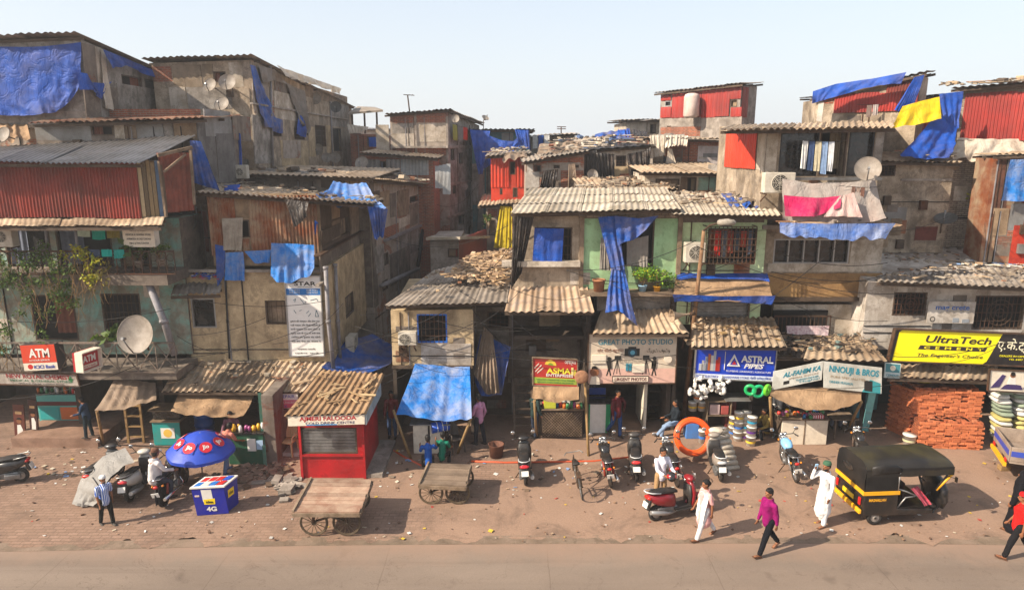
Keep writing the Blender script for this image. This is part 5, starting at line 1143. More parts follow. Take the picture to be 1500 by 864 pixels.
tarp('hanging_cloth','cream rag hanging between the brick pillars', PP((978,218,32.2),(984,218,32.2)), PP((974,246,32.1),(992,246,32.1)), m_whtarp, 'cloth', amp=.1, seed=68, nu=14)
tarp('plastic_sheet','black rags hanging on the brick shack with square holes', PP((796,250,30.7),(818,248,30.7)), PP((790,278,30.6),(812,280,30.6)), m_blktarp, 'plastic sheet', amp=.2, rag=.4, seed=69)
tarp('hanging_cloth','brown cloth hanging right of the black rags', PP((833,240,30.7),(842,240,30.7)), PP((832,276,30.6),(846,274,30.6)), m_grytarp, 'cloth', amp=.14, seed=70, nu=12)
tarp('plastic_sheet','black cloth bunched beside the upper air conditioner', PP((1078,246,25.6),(1112,244,25.6)), PP((1085,290,25.3),(1118,292,25.3)), m_blktarp, 'plastic sheet', amp=.22, seed=71)
tarp('tarpaulin','blue and grey sheet lying on the roof above the caged window', PP((1056,284,25.4),(1105,284,25.4)), PP((1070,304,22.6),(1125,306,22.6)), m_blued, amp=.12, folds=3, seed=72)
tarp('hanging_cloth','striped cloth hung over the mezzanine rail', PP((1152,477,22.05),(1215,477,22.05)), PP((1153,489,22),(1213,491,22)), surf('flowered_cloth','c9b8b4','a7848a',14,rough=.95), 'cloth', amp=.04, folds=4, seed=73, nv=8)
# washing
def washing(label, pts, cols_, drop, grp, seed):
    rg = random.Random(seed); a, b = pts; n = len(cols_)
    for i, c in enumerate(cols_):
        p = a.lerp(b, i/n); q = a.lerp(b, (i+.86)/n); d = Vector((0,0,-drop*rg.uniform(.7,1.2)))
        mb = MB(); drape(mb, [p, q], [p+d, q+d], folds=3, amp=.04, seed=seed*9+i, nu=10, nv=10)
        mb.build('washing', cloth(c[0]), None, c[1], 'washing', grp, recalc=False)
    cable('thin line carrying '+label, a+Vector((-.4,0,.02)), b+Vector((.4,0,.02)), .03, .008, name='clothes_line', group='clothes lines')
washing('the balcony washing', (P(112,333,20.9), P(178,335,20.9)), [('c9d2b8','pale cloth pegged on the upper balcony line'),('1fa08a','turquoise cloth pegged on the upper balcony line'),('8d7c2a','olive cloth with blue hem on the upper balcony line')], .36, 'washing on the upper balcony', 3)
washing('the rail washing', (P(130,365,20.4), P(184,365,20.4)), [('3f4c63','dark patterned cloth over the upper balcony rail'),('1b9c8e','turquoise cloth folded over the upper balcony rail'),('1f8f86','second turquoise towel over the upper balcony rail')], .3, 'washing on the upper balcony', 4)
washing('the loft washing', (P(1176,206,22.0), P(1224,208,22.0)), [('d3d1cb','large white shirt on the loft balcony line'),('3d4f72','dark blue shirt on the loft balcony line'),('c4b89a','pale striped shirt on the loft balcony line'),('8ba3c4','light blue trousers on the loft balcony line'),('d9d9d9','white trousers at the end of the loft balcony line')], .85, 'washing on the loft balcony', 5)
washing('the cage washing', (P(1048,338,21.75), P(1105,338,21.75)), [('c42b1f','bright red cloth in the window cage'),('5a5f68','grey trousers in the window cage'),('8f3a2a','rust red shirt in the window cage'),('3c4450','dark shirt in the window cage'),('a8402f','red striped shirt in the window cage'),('55606f','blue grey shirt in the window cage')], .75, 'washing in the window cage', 6)
washing('the skyline washing', (P(780,199,42.5), P(806,197,42.5)), [('d9d6d0','white cloth on the tiny roof hut'),('1d4f9f','blue cloth on the tiny roof hut'),('d5d2cc','second white sheet on the tiny roof hut')], .9, 'washing on the tiny roof hut', 7)
washing('the terrace washing', (P(540,201,41.5), P(553,201,41.5)), [('1d55b0','blue shirt on the small terrace block')], .7, 'washing on the terrace', 8)
washing('the brick house washing', (P(663,182,38.3), P(686,188,40)), [('8d8a3a','olive cloth on the side of the tall brick house'),('77706a','grey cloth on the side of the tall brick house'),('c02a1c','red cloth on the side of the tall brick house')], .9, 'washing on the brick house', 9)
washing('the small panel washing', (P(1270,154,27.6), P(1288,153,27.6)), [('8d7a70','brown trousers below the small red panels'),('b5a9a2','pale trousers below the small red panels')], .45, 'washing on the plastered loft', 10)
washing('the gauze rail', (P(1248,273,21.6), P(1268,275,21.6)), [('8a6a5c','brown cloth strip beside the large dish'),('b09a8c','beige cloth strip beside the large dish'),('7d5a4c','dull red cloth strip beside the large dish')], .55, 'cloth strips by the large dish', 11)

# ------------------------------------------------------------------ dishes, units, horns, aerial
A1 = (-.45,-.7,.55)
for d in ((308,125,10,28.6,(-.2,-.9,.35),'pale dish at the left of the three on the tall house front'),(333,121,12,28.5,(.1,-.9,.35),'larger pale dish beside the small dark opening of the tall house'),
    (325,153,11,28.4,(-.1,-.9,.5),'pinkish dish lowest of the three on the tall house front'),(461,145,9,37.5,(.2,-.9,.3),'pale dish high on the tall house side wall'),
    (466,219,8,37.5,(-.1,-.95,.2),'white dish with a small printed mark low on the tall house'),(478,231,7,38.5,(.4,-.8,.2),'dull dish partly behind another at the foot of the tall house'),
    (491,231,8,40,(.2,-.9,.3),'grey dish at the lower far end of the tall house'),(530,239,10,33,(-.2,-.9,.5),'pale dish standing on the roof edge before the brick house'),
    (667,174,6,37.3,(-.1,-.95,.2),'dish high on the corner of the tall brick house'),(711,173,5.5,43,(.4,-.5,.8),'tilted dish against the sky above the brick house'),
    (679,273,6.5,40.3,(.2,-.95,.3),'dish half way down the grey side wall'),(675,333,6,39.5,(-.1,-.95,.1),'brownish dish low on the grey side wall'),
    (765,217,6,40,(-.2,-.95,.2),'pale dish on the teal loft'),(868,256,8,30.6,(.25,-.9,.3),'grey dish on the rubble among black sheets'),
    (1271,248,18,21.3,(-.35,-.85,.35),'large beige dish at the corner of the brown house'),(200,490,28,19.9,(-.12,-.93,.3),'very large grey dish on the lower planted balcony'),(5,198,12,22.8,(-.2,-.9,.4),'pale dish cut by the picture edge')):
    dish(d[0], d[1], d[2], d[3], d[4], d[5], foot=.5 if d[1] in (239,173,256,490) else False)
dish(492,157,8,40,(.1,-.95,.2),'dark grey dish beside the eave of the tall house', m_dishd)
dish(273,328,17,22.9,(-.1,-.85,.5),'wide dark grey dish on the sooty gap wall', m_dishd)
dish(1385,321,15,24.9,(-.3,-.35,.9),'dark dish lying tilted on the rubbish strewn roof', m_dishd, foot=.4)
dish(1240,210,6,22,(0,-.9,.3),'small white dish behind the loft glass', m_dish) if False else None
ph = Fac(P(572,442,21.6), P(693,440,21.6))
air_con(ph, 583, 487, 610, 506, 'cream air conditioner beside the blue window frame')
sr = Fac(P(479,391,22), P(546,391,28.5)); air_con(sr, 518, 490, 525, 514, 'air conditioner on the alley side wall of the ochre house')
bf = Fac(P(1120,258,22.4), P(1165,258,22.4)); air_con(bf, 1120, 253, 1165, 283, 'large cream air conditioner under the loft of the brown house', off=.2, fan=.5)
gf = Fac(P(1000,306,22), P(1124,311,22)); air_con(gf, 1004, 356, 1034, 385, 'old caged air conditioner on the pale green wall', off=.15, fan=.5)
tf2 = Fac(P(340,244,26.9), P(362,244,26.9)); air_con(tf2, 345, 242, 361, 262, 'white unit on the grey board wall near the tall house', off=.1)
cf = Fac(P(-10,333,20.6), P(30,333,20.6)); air_con(cf, -8, 332, 17, 362, 'pale unit at the left end of the upper balcony', off=.05)
def horn(px, py, Y, L, r, d, label):
    c = P(px, py, Y); d = Vector(d).normalized(); m = d.to_track_quat('Z','Y').to_matrix()
    root = thing('loudspeaker', label, 'loudspeaker', tuple(c)); mb = MB()
    mb.lathe([(.03,0),(.04,L*.3),(r*.45,L*.65),(r*.75,L*.88),(r,L),(r*1.04,L),(r*.72,L*.88),(.03,L*.3)], c, 18, m); mb.build('horn', surf('horn_paint','a08a72','7f6a55',3,rough=.7), root)
    b = MB(); b.tube([c, c - d*.18], .06, 10); b.bar(c, c+Vector((.0,.15,-.35)), .03); b.build('driver', m_iron, root)
horn(1010,460,20.9,.62,.2,(-1,-.25,-.05),'brown horn loudspeaker pointing left beside the studio awning')
horn(1002,496,20.9,.3,.1,(.3,-1,-.1),'small horn loudspeaker at the corner of the studio board')
root = thing('roof_aerial','thin roof aerial standing against the sky above the brick house','aerial',tuple(P(600,163,39)))
mb = MB(); a, b = P(600,164,39), P(597,139,39); mb.tube([a,b],.04,6); mb.build('mast',m_iron,root)
mb = MB(); mb.bar(P(591,139,39),P(607,140,39),.04); [mb.bar(P(x,139,38.6),P(x,139,39.4),.03) for x in (592,596,600,604)]; mb.build('boom',m_iron,root)
root = thing('roof_aerial','faint flat aerial among the far roofs','aerial',tuple(P(822,193,45)))
mb = MB(); mb.tube([P(822,196,45),P(822,186,45)],.04,6); mb.build('mast',m_iron,root); mb = MB(); [mb.bar(P(816,y,45),P(829,y,45),.05) for y in (186,189)]; mb.build('boom',m_iron,root)
# street lamp
root = thing('street_lamp','leaning rusty lamp post with one lamp arm beside the blue board','street lamp',tuple(G(1001,612)))
g0 = G(1001,612); tp = P(1031,338,20.6); mb = MB(); mb.tube([g0-Vector((0,0,.1)), g0.lerp(tp,.5), tp], [.085,.075,.055], 12); mb.build('pole', surf('lamp_pole_rust','8a6a4c','6b4a33',3,rough=.8,dirt='4d3424',damt=.5), root)
mb = MB(); mb.tube([tp, P(1040,330,20.4), P(1058,326,20.2)], .03, 8); mb.build('arm', m_iron, root)
hd = P(1064,326,20.1); mb = MB(); mb.loft([(-.26,0,.06,.05),(-.2,.0,.12,.09),(.05,.01,.15,.1),(.22,0,.12,.08),(.27,0,.05,.04)], 14, 2.6); mb.v = [v+hd for v in mb.v]; mb.build('lamp_head', surf('lamp_head_paint','a3988a','857a6d',3,rough=.6), root)
mb = MB(); mb.box(hd+Vector((0,0,-.1)), (.3,.18,.03)); mb.build('lens', m_glass, root)
# cables
for i, c in enumerate([((330,528,21),(660,452,21.2),.5),((520,478,21),(990,520,20.5),.6),((560,500,21.3),(700,470,21.3),.25),((445,560,20.5),(600,545,20.8),.4),((830,395,21.5),(1020,352,20.7),.3),((830,396,21.5),(1110,366,21),.7),((1135,368,21.9),(1300,385,21.6),.25),((1012,500,20.6),(1290,300,21.5),.5),((0,585,20.2),(230,520,20.2),.3),((700,400,22.5),(762,330,21.8),.4),((690,450,21),(760,520,22.8),.2),((640,470,21.3),(880,455,20.9),.5),((1150,410,22.2),(1300,402,22),.2),((1130,398,22.2),(1290,410,22),.15),((1290,520,20.4),(1480,498,20.4),.25),((10,470,20.4),(250,452,20.4),.2),((1020,360,20.7),(1330,430,21.4),.45),((855,410,21.6),(1010,400,21),.25)]):
    cable(['black cable sagging between the ochre house and the projecting room','long cable from the alley to the studio board','cable looping past the cream air conditioner','cable dipping under the kiosk roof','upper cable crossing the mint green wall','lower cable crossing the mint green wall','cable lying along the brown house window','slanting cable across the brown house front','cable before the chemist sign','cable hanging at the wrinkled black sheet','short cable by the caged recess window','cable under the mossy roof edge','upper wire along the ochre stained band','lower wire along the ochre stained band','wire over the yellow cement board','wire across the lower planted balcony','cable from lamp post to the cement shop','wire beside the flower ledge'][i], P(*c[0]), P(*c[1]), c[2], .011)

# ------------------------------------------------------------------ plants
for i, (x, y, w_, hgt, n) in enumerate([(40,385,.9,.55,260),(8,400,.8,.6,240),(75,395,.9,.5,220),(120,385,.6,.45,160),(25,450,.7,.9,200),(60,430,.7,.6,160),(100,420,.5,.5,130),(125,375,.35,.3,90),(5,500,.4,.4,120),(140,400,.4,.5,90)]):
    rg = random.Random(50+i); c = P(x, y, 20.35); root = thing('balcony_vine', ['tangled vine on the upper balcony rail below the blue window','dense vine at the left end of the upper balcony','vine mass hanging from the middle of the upper balcony','yellowing vine near the turquoise towels','long vine curtain hanging past the lower doorway','vine hanging left of the open dark doorway','vine trailing above the lattice window wall','small bright shrub on the upper balcony line','low vine beside the lower balcony rail','dry vine hanging under the balcony slab'][i], 'vine', tuple(c), group='vines on the planted balconies')
    mb = MB(); 
    for k in range(8):
        p = c + Vector((rg.uniform(-w_,w_), rg.uniform(-.1,.1), rg.uniform(0,hgt*.6))); path = [p]
        for s_ in range(5): p = p + Vector((rg.uniform(-.12,.12), rg.uniform(-.05,.05), -rg.uniform(.1,.3))); path.append(p)
        mb.tube(path, .008, 4)
    mb.build('vine_stem', m_bamboo, root)
    mb = MB(); nn_ = n//5
    for k in range(9): leaves(mb, c+Vector((rg.uniform(-w_,w_), rg.uniform(-.15,.1), rg.uniform(-hgt*1.1,hgt))), (w_*.28,.16,hgt*.35), nn_, .1, rg, .5)
    mb.build('leaves', [m_leaf, m_leafy, m_leafd][1 if i in (3,7) else (2 if i == 9 else 0)], root, recalc=False)
plant('potted_palm','spiky potted plant on the upper balcony beside the shop board',P(205,392,20.7),.5,.4,120,.28,m_leaf,.13,seed=4,cat='potted plant')
plant('potted_shrub','dark leafy pot plant at the right end of the upper balcony',P(236,390,20.7),.5,.45,260,.09,m_leaf,.14,seed=5,cat='potted plant')
plant('balcony_fern','bright green fern beside the very large dish',P(158,508,20.6),.3,.5,120,.26,m_leaf,.12,seed=6,cat='fern')
plant('potted_shrub','yellow flowering pot plant on the mint green wall ledge',P(941,428,21.6),.55,.42,260,.1,m_leafb,.14,seed=7,cat='potted plant',flowers=leafm('yellow_flower','e0c81a','f0dc3c'),potmat=col('8fb0c4',.6,.3))
plant('potted_shrub','bushy green plant in a yellow pot on the ledge',P(962,428,21.6),.6,.5,380,.1,m_leafb,.12,seed=8,cat='potted plant',potmat=col('d89a1a',.6,.2))
plant('potted_shrub','small green plant at the right end of the flower ledge',P(982,430,21.6),.35,.34,220,.09,m_leaf,.1,seed=9,cat='potted plant')
plant('wall_weed','tuft of weeds growing out of the crooked whitewashed wall',P(1437,300,26.2),.5,.5,320,.12,m_leafy,seed=10,cat='weeds')
plant('wall_weed','green weed growing on the tenement pipe ledge',P(628,322,36),.7,.55,240,.14,m_leaf,seed=11,cat='weeds')
plant('wall_weed','green weed at the foot of the orange shed',P(715,335,33),.6,.3,140,.12,m_leaf,seed=12,cat='weeds')
mb = MB(); mb.lathe([(0,0),(.15,0),(.2,.36),(.22,.36),(.22,.4),(.19,.4),(.17,.05),(0,.05)], P(877,427,21.6), 18); mb.build('clay_pot', surf('clay','a5704c','855539',3), None, 'empty clay pot on the ledge left of the twisted tarpaulin', 'pot')
# ------------------------------------------------------------------ rubble on roofs
rubble('roof_rubble','broken tiles and scrap over the mossy corrugated roof',[P(655,412,22.6),P(735,425,22.0),P(748,372,26),P(690,378,26)],460,.06,.28,bits('broken_tile_mix',['b59a78','a3876a','8a7058','c4a98a','94785c','b0906a','6f5a48','8a755e']),1,.5,lift=.16)
rubble('roof_rubble','scraps lying on the lower part of the mossy roof',[P(590,435,21.4),P(740,432,21.4),P(735,400,24),P(640,400,24)],60,.05,.25,None,2,.3,lift=.14)
rubble('roof_rubble','rubbish strewn over the flat roof behind the cement shop',[P(1300,392,24),P(1545,400,24),P(1530,366,26.8),P(1290,356,26.6)],330,.04,.2,None,3,.2)
rubble('roof_rubble','paper and plastic rubbish heaped near the plank house',[P(1390,392,24),P(1540,396,24),P(1530,380,25.6),P(1400,380,25.6)],230,.05,.28,bits('pale_rubbish',['d8cdbd','b5a48d','cfc7bd','8a7866','c4a988','e0dad0','7d9ac0','a88a6a']),4,.2,lift=.08)
rubble('roof_rubble','debris on the low roof edge over the curled grilles',[P(1300,408,21.6),P(1540,420,21.6),P(1530,394,23.8),P(1300,396,23.8)],110,.05,.22,None,5,.25,lift=.1)
rubble('roof_rubble','rubble covering the terrace behind the studio roof',[P(850,278,26.8),P(985,278,26.8),P(960,262,31),P(855,264,31)],240,.08,.3,None,6,.3,lift=.12)
rubble('roof_rubble','bricks and boards on the roof above the caged window',[P(985,305,22.5),P(1115,305,22.5),P(1090,284,25.6),P(985,284,25.6)],60,.06,.28,None,7,.4,lift=.14)
rubble('roof_rubble','twigs and boards lying on the roof of the red kiosk',[P(420,604,18.35),P(530,602,18.35),P(556,553,20.7),P(475,547,20.9)],44,.05,.22,bits('twig_mix',['a58763','8d7050','7a6048','b59a74']),8,.9,lift=.1)
rubble('roof_rubble','leaves and rubbish on the awning over the shops',[P(250,568,20.5),P(440,570,20.5),P(470,533,21.9),P(270,531,21.9)],70,.05,.22,None,9,.3,lift=.08)
rubble('roof_rubble','straw and scrap on the awning over the blue board',[P(1020,500,20.6),P(1145,502,20.6),P(1132,470,21.9),P(1020,468,21.9)],70,.04,.2,bits('straw_mix',['7d6144','5f4833','94774f','4b3a2b']),10,.5,lift=.08)
rubble('roof_rubble','heaped scrap over the snack counter roof',[P(1128,518,20.9),P(1290,520,20.8),P(1272,492,22.2),P(1135,494,22.2)],130,.05,.22,bits('scrap_mix',['6b5846','4a3d32','8a725a','a58a6a','3d332b','9a8468','6a7a74']),11,.5,lift=.1)
rubble('roof_rubble','scrap on the dust covered canopy',[P(1145,328,21.1),P(1300,329,21.1),P(1280,316,22.3),P(1145,314,22.3)],60,.05,.2,None,12,.4,lift=.06)
rubble('roof_rubble','stones and rags holding down the sheets of the skyline shacks',[P(790,232,31.5),P(950,218,31.5),P(940,205,36),P(800,210,36)],110,.08,.4,bits('rag_mix',['8a7866','b5a590','5b4f45','a3978a','8a5a4a','55688a','7d6c5a','b0a494']),13,.4,lift=.25)
rubble('roof_rubble','scraps along the roof edge of the dusty ochre house',[P(292,279,21.9),P(545,298,21.7),P(555,290,27),P(340,268,27)],120,.05,.22,None,14,.3,lift=.12)
rubble('roof_rubble','odds and ends on the low tenement roof',[P(360,254,27.6),P(630,273,30),P(620,262,33),P(370,248,31)],90,.1,.45,None,15,.3,lift=.2)
rubble('roof_rubble','odds and ends along the ledge of the orange shed roof',[P(716,228,34.8),P(768,224,34.8),P(768,220,37),P(720,222,37)],60,.08,.4,bits('rag_mix',['8a7866']),16,.3,lift=.15)
rubble('roof_rubble','scraps piled on the roof beside the yellow sheet',[P(1320,232,25.4),P(1398,236,25.4),P(1398,228,27),P(1320,226,27)],90,.06,.3,None,17,.3,lift=.15)
rubble('roof_rubble','stones weighing down the right skyline roofs',[P(1376,136,27.6),P(1545,124,27.6),P(1540,120,30),P(1380,130,30)],90,.1,.4,None,18,.3,lift=.2)
rubble('roof_rubble','rubbish bundle on the ledge right of the sooty gap wall',[P(280,412,21.8),P(322,414,21.8),P(322,404,22.1),P(285,402,22.1)],70,.05,.2,bits('bright_rubbish',['b03a4a','2a55a8','d0c8bc','8a7866','c47a8a','6f6258']),19,.2,lift=.1)
# crumpled sheets and sacking weighed down over the skyline shacks
for i,(x0,y0,x1,y1,x2,y2,Y,m,l) in enumerate([(790,212,850,206,856,226,33,m_grytarp,'brown sheeting crumpled over the roofs left of the grey planks'),(846,206,880,200,886,214,35,m_whtarp,'pale sheeting on the roof of the grey plank shack'),(872,196,914,190,918,206,37,m_blued,'dusty blue sheeting heaped above the black wrapped shack'),(890,204,950,200,954,216,33.5,m_blktarp,'black sheeting lying over the black wrapped shack'),(740,224,772,222,772,232,34,m_grytarp,'grey rags along the orange shed roof'),(1016,282,1060,282,1068,296,24.6,m_grytarp,'grey sheeting on the roof left of the scrap wall'),(380,246,470,250,476,260,28,m_greycloth,'grey sacking spread on the low tenement roof'),(300,276,350,278,356,284,22.6,m_whtarp,'pale sacking on the ochre house roof'),(0,178,40,182,44,202,24,m_tan,'tan sheet slung at the left edge beside the pale dish'),(1130,188,1180,184,1186,190,23.4,m_grytarp,'sheeting tucked under the loft roof edge'),(965,196,1000,197,1004,204,34,m_greycloth,'grey sacking on the pillar shack roof')]):
    tarp('roof_sheeting',l,PP((x0,y0,Y+1.2),(x1,y1,Y+1.2)),PP((x0-4,y2+3,Y-.4),(x2,y2,Y-.4)),m,'sheeting',amp=.16,folds=3,rag=.4,seed=120+i,nu=30,nv=16)
for i,(a,b,s_) in enumerate([((640,300,33),(700,270,38),.5),((560,345,27),(745,330,24),.6),((600,520,20.8),(780,500,21),.3),((690,470,21.2),(870,470,20.8),.25),((742,460,20.7),(860,530,20.7),.2),((1000,440,21.2),(1140,470,20.8),.25),((1130,430,22),(1300,470,21.6),.3),((1180,460,21.8),(1300,500,20.8),.3),((480,560,20.6),(620,520,21.2),.35),((250,430,20.6),(480,440,21.7),.3),((1240,330,20.8),(1420,300,24.2),.5),((860,500,20.8),(1020,540,20.5),.15),((320,280,21.8),(560,300,21.6),.12),((1110,560,20.6),(1330,560,20.2),.2)]):
    cable(['wire between alley walls high up','wire across the alley to the studio corner','wire above the blue tea awning','wire under the mossy roof corner','wire looping before the ladder recess','wire before the roller shutter','thin wire beside the ochre band','wire past the striped rail cloth','wire over the alley mouth','wire across the ochre wall','wire over the canopy to the rubbish roof','wire along the studio board top','wire along the dusty ochre roof','wire before the grubby banner'][i],P(*a),P(*b),s_,.009)
rg = random.Random(12)
for i in range(16):
    x = rg.uniform(40,1380); y = rg.uniform(380,540); Y = rg.uniform(20.3,21.3)
    cable('thin black wire in the loose tangle before the house fronts',P(x,y,Y),P(x+rg.uniform(60,240),y+rg.uniform(-60,40),Y+rg.uniform(-.3,.6)),rg.uniform(.1,.45),.008,group='tangle of thin wires')
# ------------------------------------------------------------------ vehicles (local: x forward, z up)
RX = Matrix.Rotation(R(90), 3, 'X')
UPZ = Matrix(((0,0,1,0),(0,1,0,0),(1,0,0,0),(0,0,0,1)))          # loft axis stands upright
def arc(c, r, a0, a1, n=10, y=0): return [Vector((c[0]+r*math.cos(R(lerp(a0,a1,i/n))), y, c[1]+r*math.sin(R(lerp(a0,a1,i/n))))) for i in range(n+1)]
def wheel(root, x, r, t, y=0.0, spokes=0, rim=None, w=None, solid=True, tyre=None):
    c = Vector((x, y, r)); mb = MB(); mb.torus(c, r-t, t, 28, 8, RX); wh = mb.build('wheel', tyre or m_rubber, root)
    mb = MB(); q = r-t*1.7
    if solid:
        mb.lathe([(.03,-t*.9),(q*.4,-t*.7),(q*.8,-t*.35),(q,-t*.75),(q,t*.75),(q*.8,t*.35),(q*.4,t*.7),(.03,t*.9)], c, 22, RX)
    else:
        mb.torus(c, q, t*.4, 28, 6, RX); mb.lathe([(.0,-t*1.1),(.05*r/.3,-t*1.1),(.05*r/.3,t*1.1),(0,t*1.1)], c, 12, RX)
        for k in range(spokes):
            a = 2*math.pi*k/spokes; mb.tube([c+Vector((.03*math.cos(a+.5),(-1)**k*t*.8,.03*math.sin(a+.5))), c+Vector((q*math.cos(a),0,q*math.sin(a)))], .004 if w is None else w, 4, smooth=False)
    mb.build('rim', rim or m_alu, wh); return wh
def place2(a, b, za=0.0):
    A, B = G(*a, za), G(*b, za); d = B-A; c = (A+B)/2; return (c.x, c.y, 0), math.atan2(d.y, d.x)
def mirrors(root, x, z, ys, h=.16, r=.055):
    for s in (-1, 1):
        mb = MB(); p = Vector((x, s*ys, z)); e = p+Vector((-.03, s*.08, h)); mb.tube([p, e], .008, 6); mr = mb.build('mirror', m_blackm, root)
        mb = MB(); mb.ball(e+Vector((-.01,s*.02,.03)), (.014, r*1.2, r), 12, 8); mb.build('mirror_glass', m_chrome, mr)
def scooter(label, a, b, colour, seat='1b1817', tail='b0221c', cowl2=None, lean=4):
    loc, rz = place2(a, b); root = thing('scooter', label, 'scooter', loc, rz, 'scooters parked on the paving', world=False); root.rotation_euler = (R(-lean), 0, rz)
    bm_ = col(colour, .32, .22, 0, .4); gm = col('2a2725', .5, .3); blk = col('1a1817', .5, .3)
    wheel(root, .62, .22, .05); wheel(root, -.6, .22, .055)
    mb = MB(); mb.loft([(-.86,.68,.05,.04),(-.78,.66,.13,.1),(-.6,.6,.185,.15),(-.35,.56,.2,.19),(-.15,.52,.17,.2),(-.06,.47,.1,.2)], 18, 2.6); mb.build('rear_cowl', bm_, root)
    mb = MB(); mb.loft([(-.8,.79,.08,.025),(-.68,.80,.13,.045),(-.4,.79,.145,.05),(-.1,.76,.13,.05),(.0,.73,.09,.04)], 16, 2.8); mb.build('seat', col(seat,.7,.25), root)
    mb = MB(); mb.box((.16,0,.3), (.56,.34,.07)); mb.box((.16,0,.25), (.5,.4,.05)); bevel(mb.build('floorboard', gm, root), .02)
    mb = MB(); mb.loft([(.26,.42,.19,.05),(.45,.44,.22,.06),(.65,.46,.22,.07),(.82,.44,.18,.07),(.94,.42,.1,.06)], 18, 3); mb.xf(UPZ); mb.build('apron', bm_, root)
    mb = MB(); mb.loft([(.3,.365,.16,.03),(.6,.37,.19,.04),(.85,.37,.15,.05)], 14, 3); mb.xf(UPZ); mb.build('inner_panel', gm, root)
    mb = MB(); mb.ball((.42,0,1.0), (.13,.19,.085)); mb.build('handle_cowl', bm_, root)
    mb = MB(); mb.tube([(.34,-.34,1.0),(.4,-.2,1.01),(.42,0,1.0),(.4,.2,1.01),(.34,.34,1.0)], .016, 8); mb.build('handlebar', blk, root)
    mirrors(root, .39, 1.02, .2)
    mb = MB(); mb.ball((.52,0,1.0), (.05,.11,.06)); mb.build('headlight', m_chrome, root)
    mb = MB(); mb.tube(arc((.62,.22), .27, 20, 165), [(.03,.085)]*11, 10); mb.build('front_fender', bm_, root)
    mb = MB(); mb.tube([(.46,0,.8),(.56,0,.5),(.62,0,.22)], .03, 8); mb.tube([(.62,-.09,.22),(.6,-.09,.5)], .02, 6); mb.build('fork', gm, root)
    mb = MB(); mb.box((-.3,0,.27), (.6,.22,.2)); mb.box((-.45,.13,.26), (.4,.1,.16)); bevel(mb.build('engine', m_steel, root), .03)
    mb = MB(); mb.tube([(-.15,-.15,.22),(-.35,-.19,.24),(-.5,-.2,.28),(-.88,-.2,.36)], [.025,.04,.062,.055], 10); mb.build('exhaust', m_alu, root)
    mb = MB(); mb.loft([(-.89,.69,.1,.035),(-.84,.68,.14,.055),(-.8,.68,.12,.04)], 12, 2.5); mb.build('tail_light', col(tail,.25,.1), root)
    mb = MB(); mb.hexa([(-.95,-.1,.44),(-.93,-.1,.43),(-.93,.1,.43),(-.95,.1,.44),(-.9,-.1,.58),(-.88,-.1,.57),(-.88,.1,.57),(-.9,.1,.58)]); mb.build('number_plate', m_white, root)
    mb = MB(); mb.box((-.84,0,.5), (.08,.2,.28), Matrix.Rotation(.3,3,'Y')); bevel(mb.build('mudguard', gm, root), .02)
    mb = MB(); mb.tube([(-.55,.16,.8),(-.8,.15,.84),(-.92,.06,.86),(-.92,-.06,.86),(-.8,-.15,.84),(-.55,-.16,.8)], .015, 8); mb.build('grab_rail', m_alu if cowl2 is None else col(cowl2,.4,.2), root)
    mb = MB(); mb.bar((-.1,.12,.26),(-.16,.3,.02),.025); mb.build('side_stand', m_iron, root); return root
